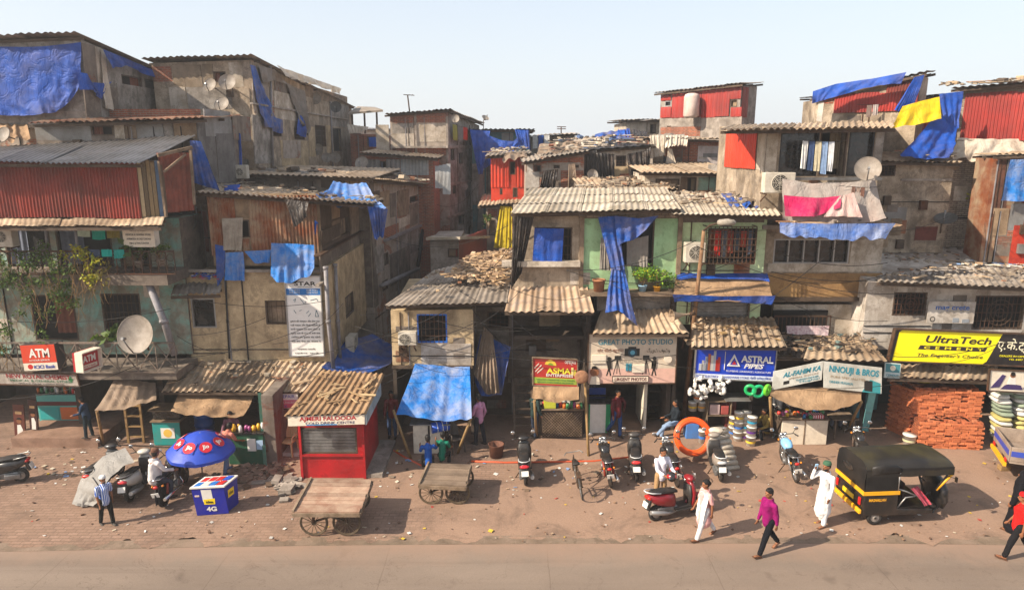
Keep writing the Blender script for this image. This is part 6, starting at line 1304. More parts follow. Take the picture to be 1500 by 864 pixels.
def motorcycle(label, a, b, tank, round_tank=False, lean=7, side=None, head='c9c7c4', tail='b0221c', lowered=None):
    loc, rz = place2(a, b); root = thing('motorcycle', label, 'motorcycle', loc, rz, 'motorcycles parked on the paving', world=False); root.rotation_euler = (R(-lean), 0, rz)
    tm = col(tank, .25, .15, 0, .5); blk = col('171514', .5, .3); sm = col(side or tank, .35, .2)
    for x in (.66, -.62): wheel(root, x, .31, .045, spokes=24 if round_tank else 0, solid=not round_tank, rim=m_chrome if round_tank else m_blackm)
    mb = MB()
    if round_tank: mb.loft([(-.12,.78,.06,.07),(0,.82,.14,.13),(.18,.84,.165,.15),(.34,.84,.14,.12),(.42,.82,.06,.06)], 18, 2.2)
    else: mb.loft([(-.1,.78,.08,.08),(.02,.82,.14,.12),(.2,.86,.18,.14),(.34,.84,.15,.11),(.44,.78,.07,.06)], 16, 2.8)
    mb.build('fuel_tank', tm, root)
    mb = MB(); mb.loft([(-.72,.82,.08,.03),(-.6,.83,.13,.05),(-.35,.81,.135,.055),(-.12,.78,.12,.05),(-.04,.79,.07,.04)], 14, 2.8); mb.build('seat', blk, root)
    mb = MB(); mb.tube([(.5,0,.9),(.3,0,.72),(.0,0,.66),(-.4,0,.68),(-.75,0,.72)], .03, 8); mb.tube([(.45,0,.8),(.3,0,.4),(.0,0,.24),(-.2,0,.3),(-.3,0,.66)], .028, 8); mb.tube([(-.15,.0,.32),(-.62,.07,.31)], .025, 6); mb.tube([(-.15,0,.32),(-.62,-.07,.31)], .025, 6); mb.build('frame', blk, root)
    mb = MB(); mb.box((.1,0,.36), (.32,.22,.2)); mb.box((.16,0,.55), (.17,.16,.24), Matrix.Rotation(.25,3,'Y')); mb.lathe([(0,-.16),(.09,-.16),(.1,.16),(0,.16)], (.05,0,.34), 14, RX)
    for k in range(5): mb.box((.16+.012*k,0,.46+.045*k), (.21,.2,.012), Matrix.Rotation(.25,3,'Y'))
    bevel(mb.build('engine', m_steel, root), .01)
    for s in (-1, 1):
        mb = MB(); mb.tube([(.47,s*.09,.92),(.66,s*.09,.31)], [.028,.032], 8); mb.build('fork', m_chrome, root)
        mb = MB(); mb.tube([(-.42,s*.12,.72),(-.6,s*.12,.34)], .035, 8); mb.build('shock_absorber', m_chrome if round_tank else m_redd, root)
        mb = MB(); mb.loft([(-.45,.62,.02,.05),(-.3,.62,.035,.1),(-.08,.6,.03,.09)], 10, 2.5); mb.v = [v+Vector((0,s*.1,0)) for v in mb.v]; mb.build('side_panel', sm, root)
        mb = MB(); mb.ball((.42,s*.2,.86) if False else (.4,s*.17,.88), (.045,.03,.03)); mb.build('indicator', col('d07a1a',.3,.1), root)
        mb = MB(); mb.ball((-.76,s*.14,.66), (.04,.03,.03)); mb.build('indicator', col('d07a1a',.3,.1), root)
    mb = MB(); mb.tube([(.3,-.37,1.0),(.38,-.28,1.05),(.48,-.12,1.0),(.48,.12,1.0),(.38,.28,1.05),(.3,.37,1.0)], .014, 8); mb.tube([(.28,-.38,1.0),(.35,-.3,1.03)], .02, 8); mb.tube([(.28,.38,1.0),(.35,.3,1.03)], .02, 8); mb.build('handlebar', blk, root)
    mirrors(root, .42, 1.03, .25, .15)
    mb = MB(); mb.lathe([(0,.07),(.085,.06),(.1,.0),(.08,-.08),(.03,-.12),(0,-.12)], (.6,0,.9), 18, Matrix.Rotation(R(90),3,'Y')); mb.build('headlight', col(head,.25,.1), root)
    mb = MB(); mb.lathe([(0,.02),(.045,.02),(.045,-.03)], (.5,.06,1.02), 12); mb.lathe([(0,.02),(.045,.02),(.045,-.03)], (.5,-.06,1.02), 12); mb.build('dials', m_chrome, root)
    mb = MB(); mb.tube(arc((.66,.31), .35, 40, 150), [(.015,.06)]*11, 8); mb.build('front_mudguard', tm if round_tank else blk, root)
    mb = MB(); mb.tube(arc((-.62,.31), .36, 60, 190), [(.02,.075)]*11, 8); mb.build('rear_mudguard', blk, root)
    mb = MB(); mb.tube([(.2,-.13,.45),(.28,-.14,.25),(.1,-.16,.2),(-.2,-.18,.26),(-.95,-.2,.34)], [.022,.022,.03,.045,.042], 10); mb.build('exhaust', m_chrome, root)
    mb = MB(); mb.ball((-.88,0,.68), (.04,.07,.045)); mb.build('tail_light', col(tail,.25,.1), root)
    mb = MB(); mb.box((-.97,0,.5), (.012,.2,.14), Matrix.Rotation(-.3,3,'Y')); mb.build('number_plate', m_white, root)
    mb = MB(); mb.tube([(-.6,.15,.84),(-.82,.12,.86),(-.86,0,.87),(-.82,-.12,.86),(-.6,-.15,.84)], .012, 7); mb.build('grab_rail', m_chrome, root)
    mb = MB(); mb.bar((-.0,.12,.26),(-.05,.34,.02),.02); mb.tube([(.02,-.22,.25),(.02,.22,.25)], .012, 6); mb.build('foot_rest', m_iron, root); return root
scooter('black scooter seen from behind alone in front of the ladder','771 727'.split() and (771,722),(769,672),'191919',tail='c4202a',cowl2='b9b7b4')
scooter('dark grey scooter with red tail third from the bicycle',(934,714),(929,668),'3a3633',tail='c03030',cowl2='b9b7b4')
scooter('bright red scooter standing side on before the man with a helmet',(957,763),(1021,749),'7d0a17',cowl2='c9c7c4')
scooter('silver brown scooter beside the stack of white trays',(1060,715),(1041,668),'8a7f74',tail='b0b0b0',cowl2='c9c7c4')
scooter('off white scooter with black seat behind the man in the striped shirt',(188,738),(228,700),'b9b2a6',tail='c4303a')
scooter('dark scooter mostly hidden under a pale dust sheet',(135,730),(183,690),'2c2a2a')
scooter('black scooter cut by the left picture edge',(22,706),(-28,712),'1c1b1b')
motorcycle('slim black motorcycle seen from behind between bicycle and scooters',(897,722),(884,676),'1d1c1c')
motorcycle('black motorcycle with red dials behind the man holding a helmet',(1000,730),(970,668),'201d1c')
motorcycle('light blue round tank motorcycle with chrome wheels',(1172,716),(1142,668),'7fb4dc',True,side='1a1817')
motorcycle('black motorcycle showing only its handlebar behind the rickshaw',(1272,700),(1252,662),'1d1b1a')
motorcycle('black motorcycle with a man sitting on it beside the blue umbrella',(238,746),(275,704),'1f1d1f')
# bicycle
loc, rz = place2((856,742),(842,694)); root = thing('bicycle','old rusty bicycle standing on its own','bicycle',loc,rz,world=False); root.rotation_euler = (R(-9),0,rz)
for x in (-.52,.52): wheel(root,x,.34,.018,spokes=28,solid=False,rim=m_steel,w=.0025)
mb = MB(); bk = surf('bicycle_paint','4a3a2c','33281f',5,rough=.6)
for a, b in (((.36,0,.86),(-.14,0,.84)),((.38,0,.8),(-.08,0,.3)),((-.08,0,.3),(-.16,0,.9)),((-.08,.05,.3),(-.52,.06,.34)),((-.08,-.05,.3),(-.52,-.06,.34)),((-.14,.02,.84),(-.52,.06,.34)),((-.14,-.02,.84),(-.52,-.06,.34)),((.35,0,.92),(.4,0,.74)),((.4,.05,.74),(.52,.06,.34)),((.4,-.05,.74),(.52,-.06,.34))): mb.tube([a,b],.016,7)
mb.build('frame',bk,root)
mb = MB(); mb.tube([(.18,-.27,1.02),(.3,-.2,1.04),(.36,0,1.0),(.3,.2,1.04),(.18,.27,1.02)],.013,7); mb.build('handlebar',m_steel,root)
mb = MB(); mb.loft([(-.32,.94,.1,.03),(-.2,.95,.09,.03),(.0,.94,.025,.02)],12,2.3); mb.build('saddle',col('1a1614',.6,.2),root)
mb = MB(); mb.box((-.5,0,.72),(.36,.14,.015)); mb.bar((-.62,.05,.72),(-.53,.06,.36),.01); mb.bar((-.62,-.05,.72),(-.53,-.06,.36),.01); mb.build('carrier',m_iron,root)
mb = MB(); mb.tube(arc((-.52,.34),.37,40,180),[(.006,.03)]*11,6); mb.build('mudguard',bk,root); mb = MB(); mb.tube(arc((.52,.34),.37,20,150),[(.006,.03)]*11,6); mb.build('mudguard',bk,root)
for s in (-1,1): mb = MB(); mb.bar((-.08,s*.06,.3),(-.08+s*.12,s*.08,.3-s*.1),.015); mb.box((-.08+s*.12,s*.13,.3-s*.1),(.08,.09,.02)); mb.build('pedal',m_iron,root)
# hand carts
def cart(label, FL, FR, BR, BL, z, wr, wxs, seed, mat, zw=None):
    p = [G(*q, z) for q in (FL,FR,BR,BL)]; c = sum(p, Vector())/4; root = thing('hand_cart', label, 'hand cart', (c.x,c.y,0), group='wooden hand carts')
    n = 9; rg = random.Random(seed)
    mb = MB()
    for i in range(n):
        u0, u1 = i/n+.004, (i+1)/n-.004; e = rg.uniform(-.02,.02); k = Vector((0,0,rg.uniform(0,.012)))
        q = [p[0].lerp(p[3],u0), p[1].lerp(p[2],u0), p[1].lerp(p[2],u1), p[0].lerp(p[3],u1)]; q = [x+Vector((e,0,0)) for x in q]
        mb.hexa([x-Vector((0,0,.04)) for x in q]+[x+k for x in q])
    mb.build('deck', mat, root)
    mb = MB(); d = Vector((0,0,-.07))
    for a, b in ((p[0],p[1]),(p[1],p[2]),(p[2],p[3]),(p[3],p[0]),(p[0].lerp(p[1],.35),p[3].lerp(p[2],.35)),(p[0].lerp(p[1],.65),p[3].lerp(p[2],.65))): mb.bar(a+d,b+d,.06,.09)
    for a, b in ((p[0],p[3]),): mb.bar(a+Vector((0,0,.03)),b+Vector((0,0,.03)),.05,.05)
    mb.build('frame', m_wood, root)
    for v in (.14,.86):
        y = p[0].lerp(p[3],v).y; xs = []
        for u in wxs:
            x = lerp(p[0].lerp(p[3],v).x, p[1].lerp(p[2],v).x, u); cc = Vector((x,y,wr)); xs.append(x)
            mb = MB(); mb.torus(cc, wr-.02, .022, 26, 7, RX); mb.torus(cc, wr-.05, .014, 26, 6, RX); mb.lathe([(0,-.06),(.04,-.06),(.04,.06),(0,.06)],cc,10,RX)
            for k in range(14): t = 2*math.pi*k/14; mb.bar(cc, cc+Vector((math.cos(t),0,math.sin(t)))*(wr-.05), .014)
            mb.build('wheel', surf('cart_wheel','6b5a44','46392c',5,rough=.8,dirt='3a2d22'), root)
        for x in xs:
            mb = MB(); mb.bar((x,y-.03,wr),(x,y-.03,z-.1),.05); mb.build('axle_leg', m_iron, root)
        mb = MB(); mb.tube(([(xs[0],y+.05,wr),((xs[0]+xs[1])/2,y+.05,wr+.14),(xs[1],y+.05,wr)]),.03,7); mb.build('axle', m_iron, root)
    return root
cart('larger hand cart with pale worn plank deck before the red kiosk',(429,750),(527,750),(545,703),(456,701),.78,.36,(.26,.76),1,surf('worn_planks','a98e78','8a6c58',2,rough=.9,dirt='7d4a36',damt=.5,dscale=2.5,island=.25))
cart('smaller grey hand cart with spoked wheels behind the two seated boys',(614,709),(682,712),(690,680),(628,678),.68,.34,(.22,.8),2,surf('grey_planks_deck','7f6c5a','655445',2,rough=.9,island=.2))
# auto rickshaw
A_, B_ = G(1276,767), G(1379,756); rz = R(4)
root = thing('auto_rickshaw','black and yellow auto rickshaw with a faded green hood top','auto rickshaw',(0,0,0),rz,world=False)
OFF[root] = Vector((0,0,0)); root.location = (A_.x+.95, A_.y+.62, 0)
blk = col('191716',.35,.25,0,.3); yel = col('e0a010',.45,.3); hood = surf('black_hood_cloth','1f1d1c','141312',3,rough=.45,dirt='4a4038',damt=.35,bumps=.15); hoodt = surf('faded_hood_top','2a2622','1e1b19',2,rough=.4,dirt='4f4728',damt=.6,dscale=.7,bumps=.15)
hw = .65
for y in (-.58,.58): wheel(root,-.95,.21,.055,y,rim=surf('rickshaw_rim','9a9086','7d746b',4,rough=.5))
wheel(root,1.05,.21,.055,0,rim=m_steel)
mb = MB()      # lower body: side profile swept across
prof = [(-1.32,.3),(-1.34,.62),(-1.3,.9),(-.42,.9),(-.4,.46),(.35,.42),(.55,.42),(.55,.3),(-.1,.27),(-.7,.27)]
mb.prism([(x,-hw,z) for x,z in prof], (0,2*hw,0)); bevel(mb.build('body',blk,root),.03)
mb = MB(); mb.loft([(.3,.95,.1,.4),(.42,1.0,.3,.5)] and [(.28,.98,.44,.06),(.5,1.02,.5,.1),(.78,1.0,.44,.16),(.98,.98,.28,.14),(1.1,.95,.1,.08)],18,2.6); mb.xf(UPZ); mb.v=[Vector((v.x+.02,v.y,v.z)) for v in mb.v]; mb.build('front_cowl',blk,root)
mb = MB(); mb.tube([(.72,-.45,.2),(1.05,-.2,.3),(1.28,0,.34),(1.05,.2,.3),(.72,.45,.2)],.02,6); mb.tube(arc((1.05,.21),.28,10,170),[(.02,.1)]*11,8); mb.build('front_mudguard',blk,root)
mb = MB()      # hood over the cabin
def hoodf(u, v):
    a = R(lerp(0,180,u)); x = lerp(-1.33,.98,v); tz = 1.75-.05*(1-v)-(.06*(v>.97)); s_ = 3.2
    y = (hw+.02)*math.copysign(abs(math.cos(a))**(2/s_), math.cos(a)); z = 1.4 + (tz-1.4)*abs(math.sin(a))**(2/s_)
    if u < .004 or u > .996: z = 1.36
    return Vector((x + (.07 if v < .02 else 0)*0, y, z + .01*math.sin(v*22)))
mb.grid(hoodf, 24, 18)
mb.build('hood_top',hoodt,root)
mb = MB()
mb.grid(lambda u,v: Vector((-1.33-.03*math.sin(v*3.1), lerp(-hw-.01,hw+.01,u), lerp(.9,1.72-.18*abs(2*u-1)**5,v))), 12, 8)
for s in (-1,1): mb.add([(-1.33,s*(hw+.012),.9),(-.42,s*(hw+.012),.9),(-.5,s*(hw+.012),1.42),(-.3,s*(hw+.012),1.56),(-1.33,s*(hw+.012),1.56)],[(0,1,2,3,4)])
for s in (-1,1): mb.add([(-.5,s*(hw+.015),1.4),(.96,s*(hw+.015),1.48),(.98,s*(hw+.012),1.58),(-.4,s*(hw+.012),1.58)],[(0,1,2,3)])
mb.build('hood_side',hood,root,recalc=False)
mb = MB(); mb.loft([(-1.2,1.52,.03,.12),(-.9,1.56,.05,.14),(-.55,1.56,.05,.12),(-.4,1.52,.02,.06)],12,2.3); mb.v=[v+Vector((0,-hw+.0,0)) for v in mb.v]; mb.build('hood_fold',hood,root)
mb = MB(); mb.ball((-1.375,.12,1.34),(.012,.26,.09)); mb.build('rear_window',m_glass,root)
mb = MB()
for s in (-1,1): mb.bar((-1.33,s*(hw+.016),.92),(-.4,s*(hw+.016),.92),.02,.1)
mb.bar((-1.35,-hw-.02,.92),(-1.35,hw+.02,.92),.03,.1); mb.build('waist_stripe',yel,root)
mb = MB(); mb.bar((-1.4,-hw-.02,.42),(-1.4,hw+.02,.42),.07,.12,up=(0,0,1)); bevel(mb.build('rear_bumper',yel,root),.02)
for s in (-1,1):
    mb = MB(); mb.box((-1.365,s*.53,.66),(.04,.09,.2)); bevel(mb.build('tail_light',col('c41a1a',.25,.1),root),.015)
    mb = MB(); mb.tube(arc((-.95,.21),.27,0,180,10,s*.58),[(.025,.09)]*11,8); mb.build('rear_mudguard',blk,root)
mb = MB(); mb.box((-1.36,0,.62),(.02,.5,.12)); mb.build('number_plate',col('d8b41a',.5,.3),root)
mb = MB()
for k in range(6): mb.box((-1.348,-.2+.08*k,.75),(.02,.05,.05))
mb.build('rear_vents',m_blackm,root)
for s in (-1,1):
    mb = MB(); mb.tube([(.42,s*.44,.95),(.7,s*.58,1.2),(.96,s*.6,1.5)] if False else [(.62,s*.56,.9),(.95,s*.62,1.52)],.022,7); mb.build('windscreen_pillar',blk,root)
    mb = MB(); mb.tube([(-.45,s*hw,.9),(-.45,s*hw,1.5)],.02,7); mb.build('door_post',m_alu,root)
mb = MB(); mb.hexa([(.74,-.5,.95),(.76,-.5,.95),(.76,.5,.95),(.74,.5,.95),(.96,-.56,1.52),(.98,-.56,1.52),(.98,.56,1.52),(.96,.56,1.52)])
gm_ = NT('clear_windscreen'); gm_.b.inputs['Transmission Weight'].default_value = 1; gm_.b.inputs['IOR'].default_value = 1.05; gm_.out((.9,.95,.9,1),.05); mb.build('windscreen',gm_.m,root)
mb = MB(); mb.bar((.94,-.6,1.5),(.97,.6,1.5),.05); mb.build('windscreen_frame',yel,root)
mb = MB(); mb.tube([(.64,-.56,.9),(.98,-.62,1.38)],.035,6); mb.build('front_trim',yel,root)
mb = MB(); mb.box((-.85,0,.62),(.6,1.15,.14)); mb.box((-1.2,0,.95),(.14,1.15,.5),Matrix.Rotation(-.15,3,'Y')); bevel(mb.build('passenger_seat',surf('rickshaw_seat','3a1f1c','2a1512',4,rough=.5,bumps=.1),root),.05)
mb = MB(); mb.box((.12,0,.62),(.42,.7,.12)); mb.box((-.08,0,.84),(.08,.7,.34)); bevel(mb.build('driver_seat',surf('rickshaw_seat','3a1f1c'),root),.04)
mb = MB(); mb.tube([(-.45,-.6,1.0),(-.2,-.62,.92),(.1,-.62,.78)],.02,6); mb.tube([(-.38,-.6,.46),(-.2,-.62,.75),(.05,-.62,.78)],.018,6); mb.build('side_rail',m_alu,root)
mb = MB(); mb.tube([(.5,-.32,1.02),(.56,0,1.0),(.5,.32,1.02)],.018,7); mb.tube([(.56,0,1.0),(.72,0,.6)],.03,7); mb.build('handlebar',blk,root)
for s in (-1,1):
    mb = MB(); mb.tube([(.86,s*.58,1.3),(.95,s*.78,1.32)],.01,5); mb.box((.95,s*.8,1.3),(.02,.08,.14)); mb.build('mirror',m_blackm,root)
mb = MB(); mb.ball((1.12,0,.72),(.07,.09,.09)); mb.build('headlight',m_chrome,root)
mb = MB(); mb.box((-.1,-.0,.46),(1.0,1.2,.03)); mb.build('floor_mat',m_blackm,root)
s_ = Sign('x',None,None,None,None,0,blk,pts=(Vector((-1.22,-hw-.004,.78)),Vector((-.72,-hw-.004,.78)),Vector((-1.22,-hw-.004,.68))),parent=root,part='name_panel',th=.01)
s_.n = Vector((0,-1,0)); s_.text('MASHALLAH',.5,.5,.8,yel,w=.9,bold=.02,d=.012)
tarp('blanket','red printed blanket lying on the rickshaw driver seat',[root.location+Vector((.0,-.55,.95)),root.location+Vector((.32,-.3,.9))],[root.location+Vector((.3,-.7,.55)),root.location+Vector((.55,-.55,.5))],surf('red_blanket','9c2030','c05a68',9,rough=.9),'blanket',amp=.05,nu=14,nv=14,seed=91)
# pick-up truck corner at the right edge
t0 = G(1478,712); root = thing('pickup_truck','pale pick-up truck with blue striped tail cut by the right picture edge','truck',(0,0,0),R(-22),world=False); OFF[root] = Vector((0,0,0)); root.location = (t0.x+1.6,t0.y+.5,0)
tw = surf('truck_body','9a8878','7d6c5e',2,rough=.6,dirt='5f4c3d',damt=.4); tb_ = col('28409a',.5,.3)
mb = MB(); mb.bb((-1.3,-.8,.6),(1.5,.8,.68)); mb.build('bed',tw,root)
for y in (-.8,.8): mb = MB(); mb.bb((-1.3,y-.025,.68),(1.5,y+.025,1.1)); bevel(mb.build('bed_side',tw,root),.01)
mb = MB(); mb.bb((-1.345,-.8,.66),(-1.305,.8,1.1)); bevel(mb.build('tailgate',tw,root),.01)
mb = MB(); mb.bb((-1.3,-.832,.82),(1.5,-.826,.98)); mb.bb((-1.352,-.78,.82),(-1.346,.78,.98)); mb.build('blue_stripe',tb_,root)
mb = MB(); mb.bb((-1.42,-.7,.45),(-1.34,.7,.56)); mb.build('rear_bumper',yel,root)
mb = MB(); mb.loft([(1.55,1.0,.78,.45),(1.7,1.15,.8,.65),(2.6,1.15,.8,.65),(3.0,.85,.78,.35),(3.3,.75,.74,.25)],18,5); mb.build('cab',col('c9c4ba',.4,.2),root)
mb = MB(); mb.bb((-1.2,-.35,.4),(3.0,.35,.58)); mb.build('chassis',m_iron,root)
for x in (-.55,2.5):
    for y in (-.68,.68): wheel(root,x,.31,.09,y)
for y in (-.6,.6): mb = MB(); mb.box((-1.36,y,.62),(.03,.16,.1)); mb.build('tail_light',col('b01a1a',.3,.1),root)
# ------------------------------------------------------------------ people (local: y forward, x right, z up; a 1.7 m figure, scaled)
def remesh(mb, voxel, name, mat, parent, smooth=4, wr=0.0, seed=0):
    o = mb.build(name, mat, None, uv=False, recalc=True, base=False)
    md = o.modifiers.new('r', 'REMESH'); md.mode = 'VOXEL'; md.voxel_size = voxel; md.use_smooth_shade = True
    ms = o.modifiers.new('s', 'SMOOTH'); ms.iterations = smooth; ms.factor = .5
    o.parent = parent; REM.append((o, name, mat, wr, seed)); return o
REM = []
def finish_remesh():
    dg = bpy.context.evaluated_depsgraph_get(); dg.update()
    done = [bpy.data.meshes.new_from_object(o.evaluated_get(dg)) for o, *_ in REM]
    for (o, name, mat, wr, seed), me in zip(REM, done):
        old = o.data; o.modifiers.clear(); o.data = me; bpy.data.meshes.remove(old); me.name = name
        if not me.materials: me.materials.append(mat)
        if wr:
            for v in me.vertices:
                c = v.co; v.co = c + v.normal*wr*(mnoise.noise(Vector((c.x*9+seed, c.y*9, c.z*5))) + .6*mnoise.noise(Vector((c.x*20+seed, c.y*20, c.z*14))))
        me.polygons.foreach_set('use_smooth', [True]*len(me.polygons)); me.update()
def seg(mb, pts, rr, n=12):
    """tapered closed limb with rounded ends"""
    pts = [Vector(p) for p in pts]; rr = [r if isinstance(r, tuple) else (r, r) for r in rr]
    d0 = (pts[0]-pts[1]).normalized(); d1 = (pts[-1]-pts[-2]).normalized()
    a = [pts[0]+d0*max(rr[0])*k for k in (.92,.65)]; b = [pts[-1]+d1*max(rr[-1])*k for k in (.65,.92)]
    P_ = a+pts+b; R_ = [tuple(x*.38 for x in rr[0]), tuple(x*.78 for x in rr[0])]+rr+[tuple(x*.78 for x in rr[-1]), tuple(x*.38 for x in rr[-1])]
    mb.tube(P_, R_, n, True, True)
def person(label, px, py, hpx, face, shirt='8a8a8a', trousers='3a3a3a', sleeve='long', legs=((0,0),(0,0)), arms=((5,8,10),(5,8,10)), lean=0, sit=None, kurta=None, hair='short',
           cap=None, robe=None, shoes='2a211c', beard=False, headturn=0, pattern=None, z=0.0, skirt=None, dup=None, scale=None, stout=1.0):
    """face: heading in degrees of world (0 = +X, 90 = away from the street camera); legs: (thigh forward, knee bend); arms: (forward, out, elbow)"""
    g = G(px, py, z); 
    s = scale or max(.8, min(1.1, hpx*mpp(px, py-hpx/2, g.y)/math.cos(TH)/1.7*.985))
    root = thing('person', label, 'person', tuple(g), R(face-90), world=False); root.scale = (s, s, s)
    zh = .9 if sit is None else sit/s; L = Matrix.Rotation(R(-lean), 3, 'X')
    def rotx(a): return Vector((0, math.sin(R(a)), -math.cos(R(a))))
    J = {}
    foot_z = 1e9
    for i, sx in enumerate((-1, 1)):
        th, kn = legs[i]; hip = Vector((sx*.09, 0, zh)); out = .05 if sit is None else .12
        d1 = rotx(th); d1.x += sx*out; kneep = hip + d1.normalized()*.42; d2 = rotx(th-kn); ank = kneep + d2*.41
        J[i] = (hip, kneep, ank, th-kn); foot_z = min(foot_z, ank.z-.07)
    dz = -foot_z if sit is None else 0
    up = lambda v: Vector(v) + Vector((0,0,dz))
    def tor(x, y, h): return up(Vector((0,0,zh)) + L @ Vector((x,y,h)))
    body = MB(); sk = m_skin
    st = stout
    seg(body, [tor(0,0,0), tor(0,0,.2), tor(0,.0,.42), tor(0,-.01,.5)], [(.145*st,.1*st),(.13*st,.095*st),(.165,.1),(.1,.08)], 14)
    seg(body, [tor(0,-.01,.46), tor(0,.01,.6)], [.055,.05], 10)
    hc = tor(0,.025,.7); hm = Matrix.Rotation(R(headturn),3,'Z')
    def hd(x, y, zz): return hc + hm @ Vector((x,y,zz))
    body.ball(hd(0,-.005,.02), (.075,.093,.1), 16, 12); body.ball(hd(0,.02,-.05), (.055,.068,.062), 14, 10)     # skull, jaw
    body.ball(hd(0,.098,-.015), (.014,.022,.022), 8, 6); body.ball(hd(0,.085,-.055), (.024,.012,.009), 8, 6)      # nose, lips
    for e in (-1,1): body.ball(hd(e*.076,0,0), (.012,.022,.032), 8, 6); body.ball(hd(e*.032,.082,.03), (.02,.01,.007), 8, 6)
    hands = []
    for i, sx in enumerate((-1, 1)):
        fw, ou, el = arms[i][:3]; inw = arms[i][3] if len(arms[i]) > 3 else 0
        sh = tor(sx*.18,-.01,.45); d = L @ Vector((sx*math.sin(R(ou)), math.sin(R(fw))*math.cos(R(ou)), -math.cos(R(fw))*math.cos(R(ou)))); elb = sh + d.normalized()*.27
        d2 = L @ Vector((-sx*math.sin(R(inw)), math.sin(R(fw+el))*math.cos(R(inw)), -math.cos(R(fw+el))*math.cos(R(inw)))); wr = elb + d2.normalized()*.25
        seg(body, [sh, elb, wr], [.048,.038,.027], 10)
        d3 = d2.normalized(); side = d3.cross(Vector((sx,0,0.001))).normalized() if abs(d3.x) < .9 else Vector((0,1,0)); pn = d3.cross(side).normalized()
        pc = wr + d3*.05; seg(body, [wr, pc+d3*.03], [(.026,.02),(.036,.016)], 10)
        for k in range(4):
            b0 = wr + d3*.085 + side*(k-1.5)*.019; ln = (.06,.072,.068,.052)[k]; cu = pn*.02*(-sx)
            seg(body, [b0-d3*.02, b0+d3*ln*.55+cu*.4, b0+d3*ln+cu*1.4], [.0105,.01,.009], 6)
        tb = wr+d3*.03+side*.03; seg(body, [tb-side*.012, tb+side*.022+d3*.025, tb+side*.026+d3*.055], [.014,.0115,.01], 6)
        hands.append((wr, d3)); J['a%d' % i] = (sh, elb, wr, d3)
    for i, sx in enumerate((-1, 1)):
        h_, k_, a_, sa = J[i]; h_, k_, a_ = up(h_), up(k_), up(a_)
        seg(body, [h_, k_, a_], [.075,.052,.036], 12)
        ft = rotx(sa+90); ft.z = max(-.7, min(.2, ft.z)); ft.normalize()
        seg(body, [a_-ft*.03-Vector((0,0,.045)), a_+ft*.13-Vector((0,0,.052))], [(.034,.024),(.038,.018)], 10)
        J['f%d' % i] = (a_, ft)
    remesh(body, .0125 if hpx > 74 else .016, 'body', sk, root, 3)
    # eyes and brows
    mb = MB()
    for e in (-1,1): mb.ball(hd(e*.031,.081,.012), (.013,.008,.008), 8, 6)
    mb.build('eyes', m_ink, root)
    sm = surf('cloth_'+shirt, shirt, None, 6, rough=.9, spec=.15, fine=.1, bumps=.4, bdist=.015, bscale=9) if pattern is None else pattern
    tm = cloth(trousers)
    if robe:
        mb = MB(); seg(mb, [tor(0,0,.5), tor(0,0,.1), up((0,0,.45)), up((0,.02,.1))], [(.19,.12),(.19,.15),(.24,.2),(.27,.24)], 16)
        for i in (0,1): sh, el, wr, d3 = J['a%d'%i]; seg(mb, [sh, el, wr+d3*.02], [.075,.07,.055], 10)
        mb.ball(hd(0,-.02,.01), (.1,.115,.13), 14, 10); seg(mb, [hd(0,-.02,-.02), tor(0,-.02,.42)], [.1,.16], 12)
        remesh(mb, .02, 'robe', cloth(robe), root, 5, .012)
    else:
        mb = MB(); w = .016
        for i in (0,1):
            h_, k_, a_, sa = J[i]; h_, k_, a_ = up(h_), up(k_), up(a_); a2 = a_.lerp(k_, .05)
            seg(mb, [h_, k_, a2], [.092*st,.068+w*.3,.058+w*.3], 12)
        seg(mb, [tor(0,0,.14), up((0,0,zh)), up((0,0,zh-.05))], [(.142*st,.108*st),(.15*st,.115*st),(.13*st,.11*st)], 14)
        remesh(mb, .02, 'trousers', tm, root, 4, .008, 3)
        mb = MB(); lo = -.1 if kurta is None else 0
        seg(mb, [tor(0,0,-.04), tor(0,0,.1), tor(0,0,.25), tor(0,0,.42), tor(0,-.01,.485)], [(.165*st,.13*st),(.158*st,.122*st),(.155*st,.115*st),(.18,.117),(.115,.09)], 16)
        if kurta:
            seg(mb, [tor(0,0,.1), up((0,0,zh-.05)), up((0,.01,zh-kurta))], [(.16*st,.125*st),(.185*st,.155*st),(.21*st,.19*st)], 16)
        for i in (0,1):
            sh, el, wr, d3 = J['a%d'%i]
            if sleeve == 'long': seg(mb, [sh, el, wr-d3*.02], [.068,.055,.044], 10)
            else: seg(mb, [sh, sh.lerp(el,.55), sh.lerp(el,.8)], [.07,.064,.062], 10)
        seg(mb, [tor(-.14,-.01,.45), tor(.14,-.01,.45)], [.062,.062], 10)
        remesh(mb, .019, 'shirt', sm, root, 4, .009, 5)
        mb = MB(); seg(mb, [tor(0,-.02,.5), tor(0,-.012,.53)], [(.075,.07),(.066,.062)], 12); mb.build('collar', sm, root, uv=False)
    if dup:      # scarf over shoulders and front
        mb = MB(); drape(mb, [tor(-.2,.02,.46),tor(-.08,.1,.5),tor(.08,.1,.5),tor(.2,.02,.46)], [tor(-.19,.16,-.3),tor(-.05,.2,-.35),tor(.08,.2,-.2),tor(.2,.1,.05)], folds=4, amp=.02, seed=5, nu=24, nv=20, out=root.matrix_basis.to_3x3().inverted() @ Vector((0,0,0)) if False else (0,1,0)); mb.build('scarf', cloth(dup), root, recalc=False)
        mb = MB(); drape(mb, [tor(-.19,-.05,.47),tor(0,-.12,.5),tor(.19,-.05,.47)], [tor(-.2,-.16,-.1),tor(0,-.2,-.15),tor(.2,-.16,-.05)], folds=4, amp=.02, seed=6, out=(0,-1,0), nu=20, nv=16); mb.build('scarf', cloth(dup), root, recalc=False)
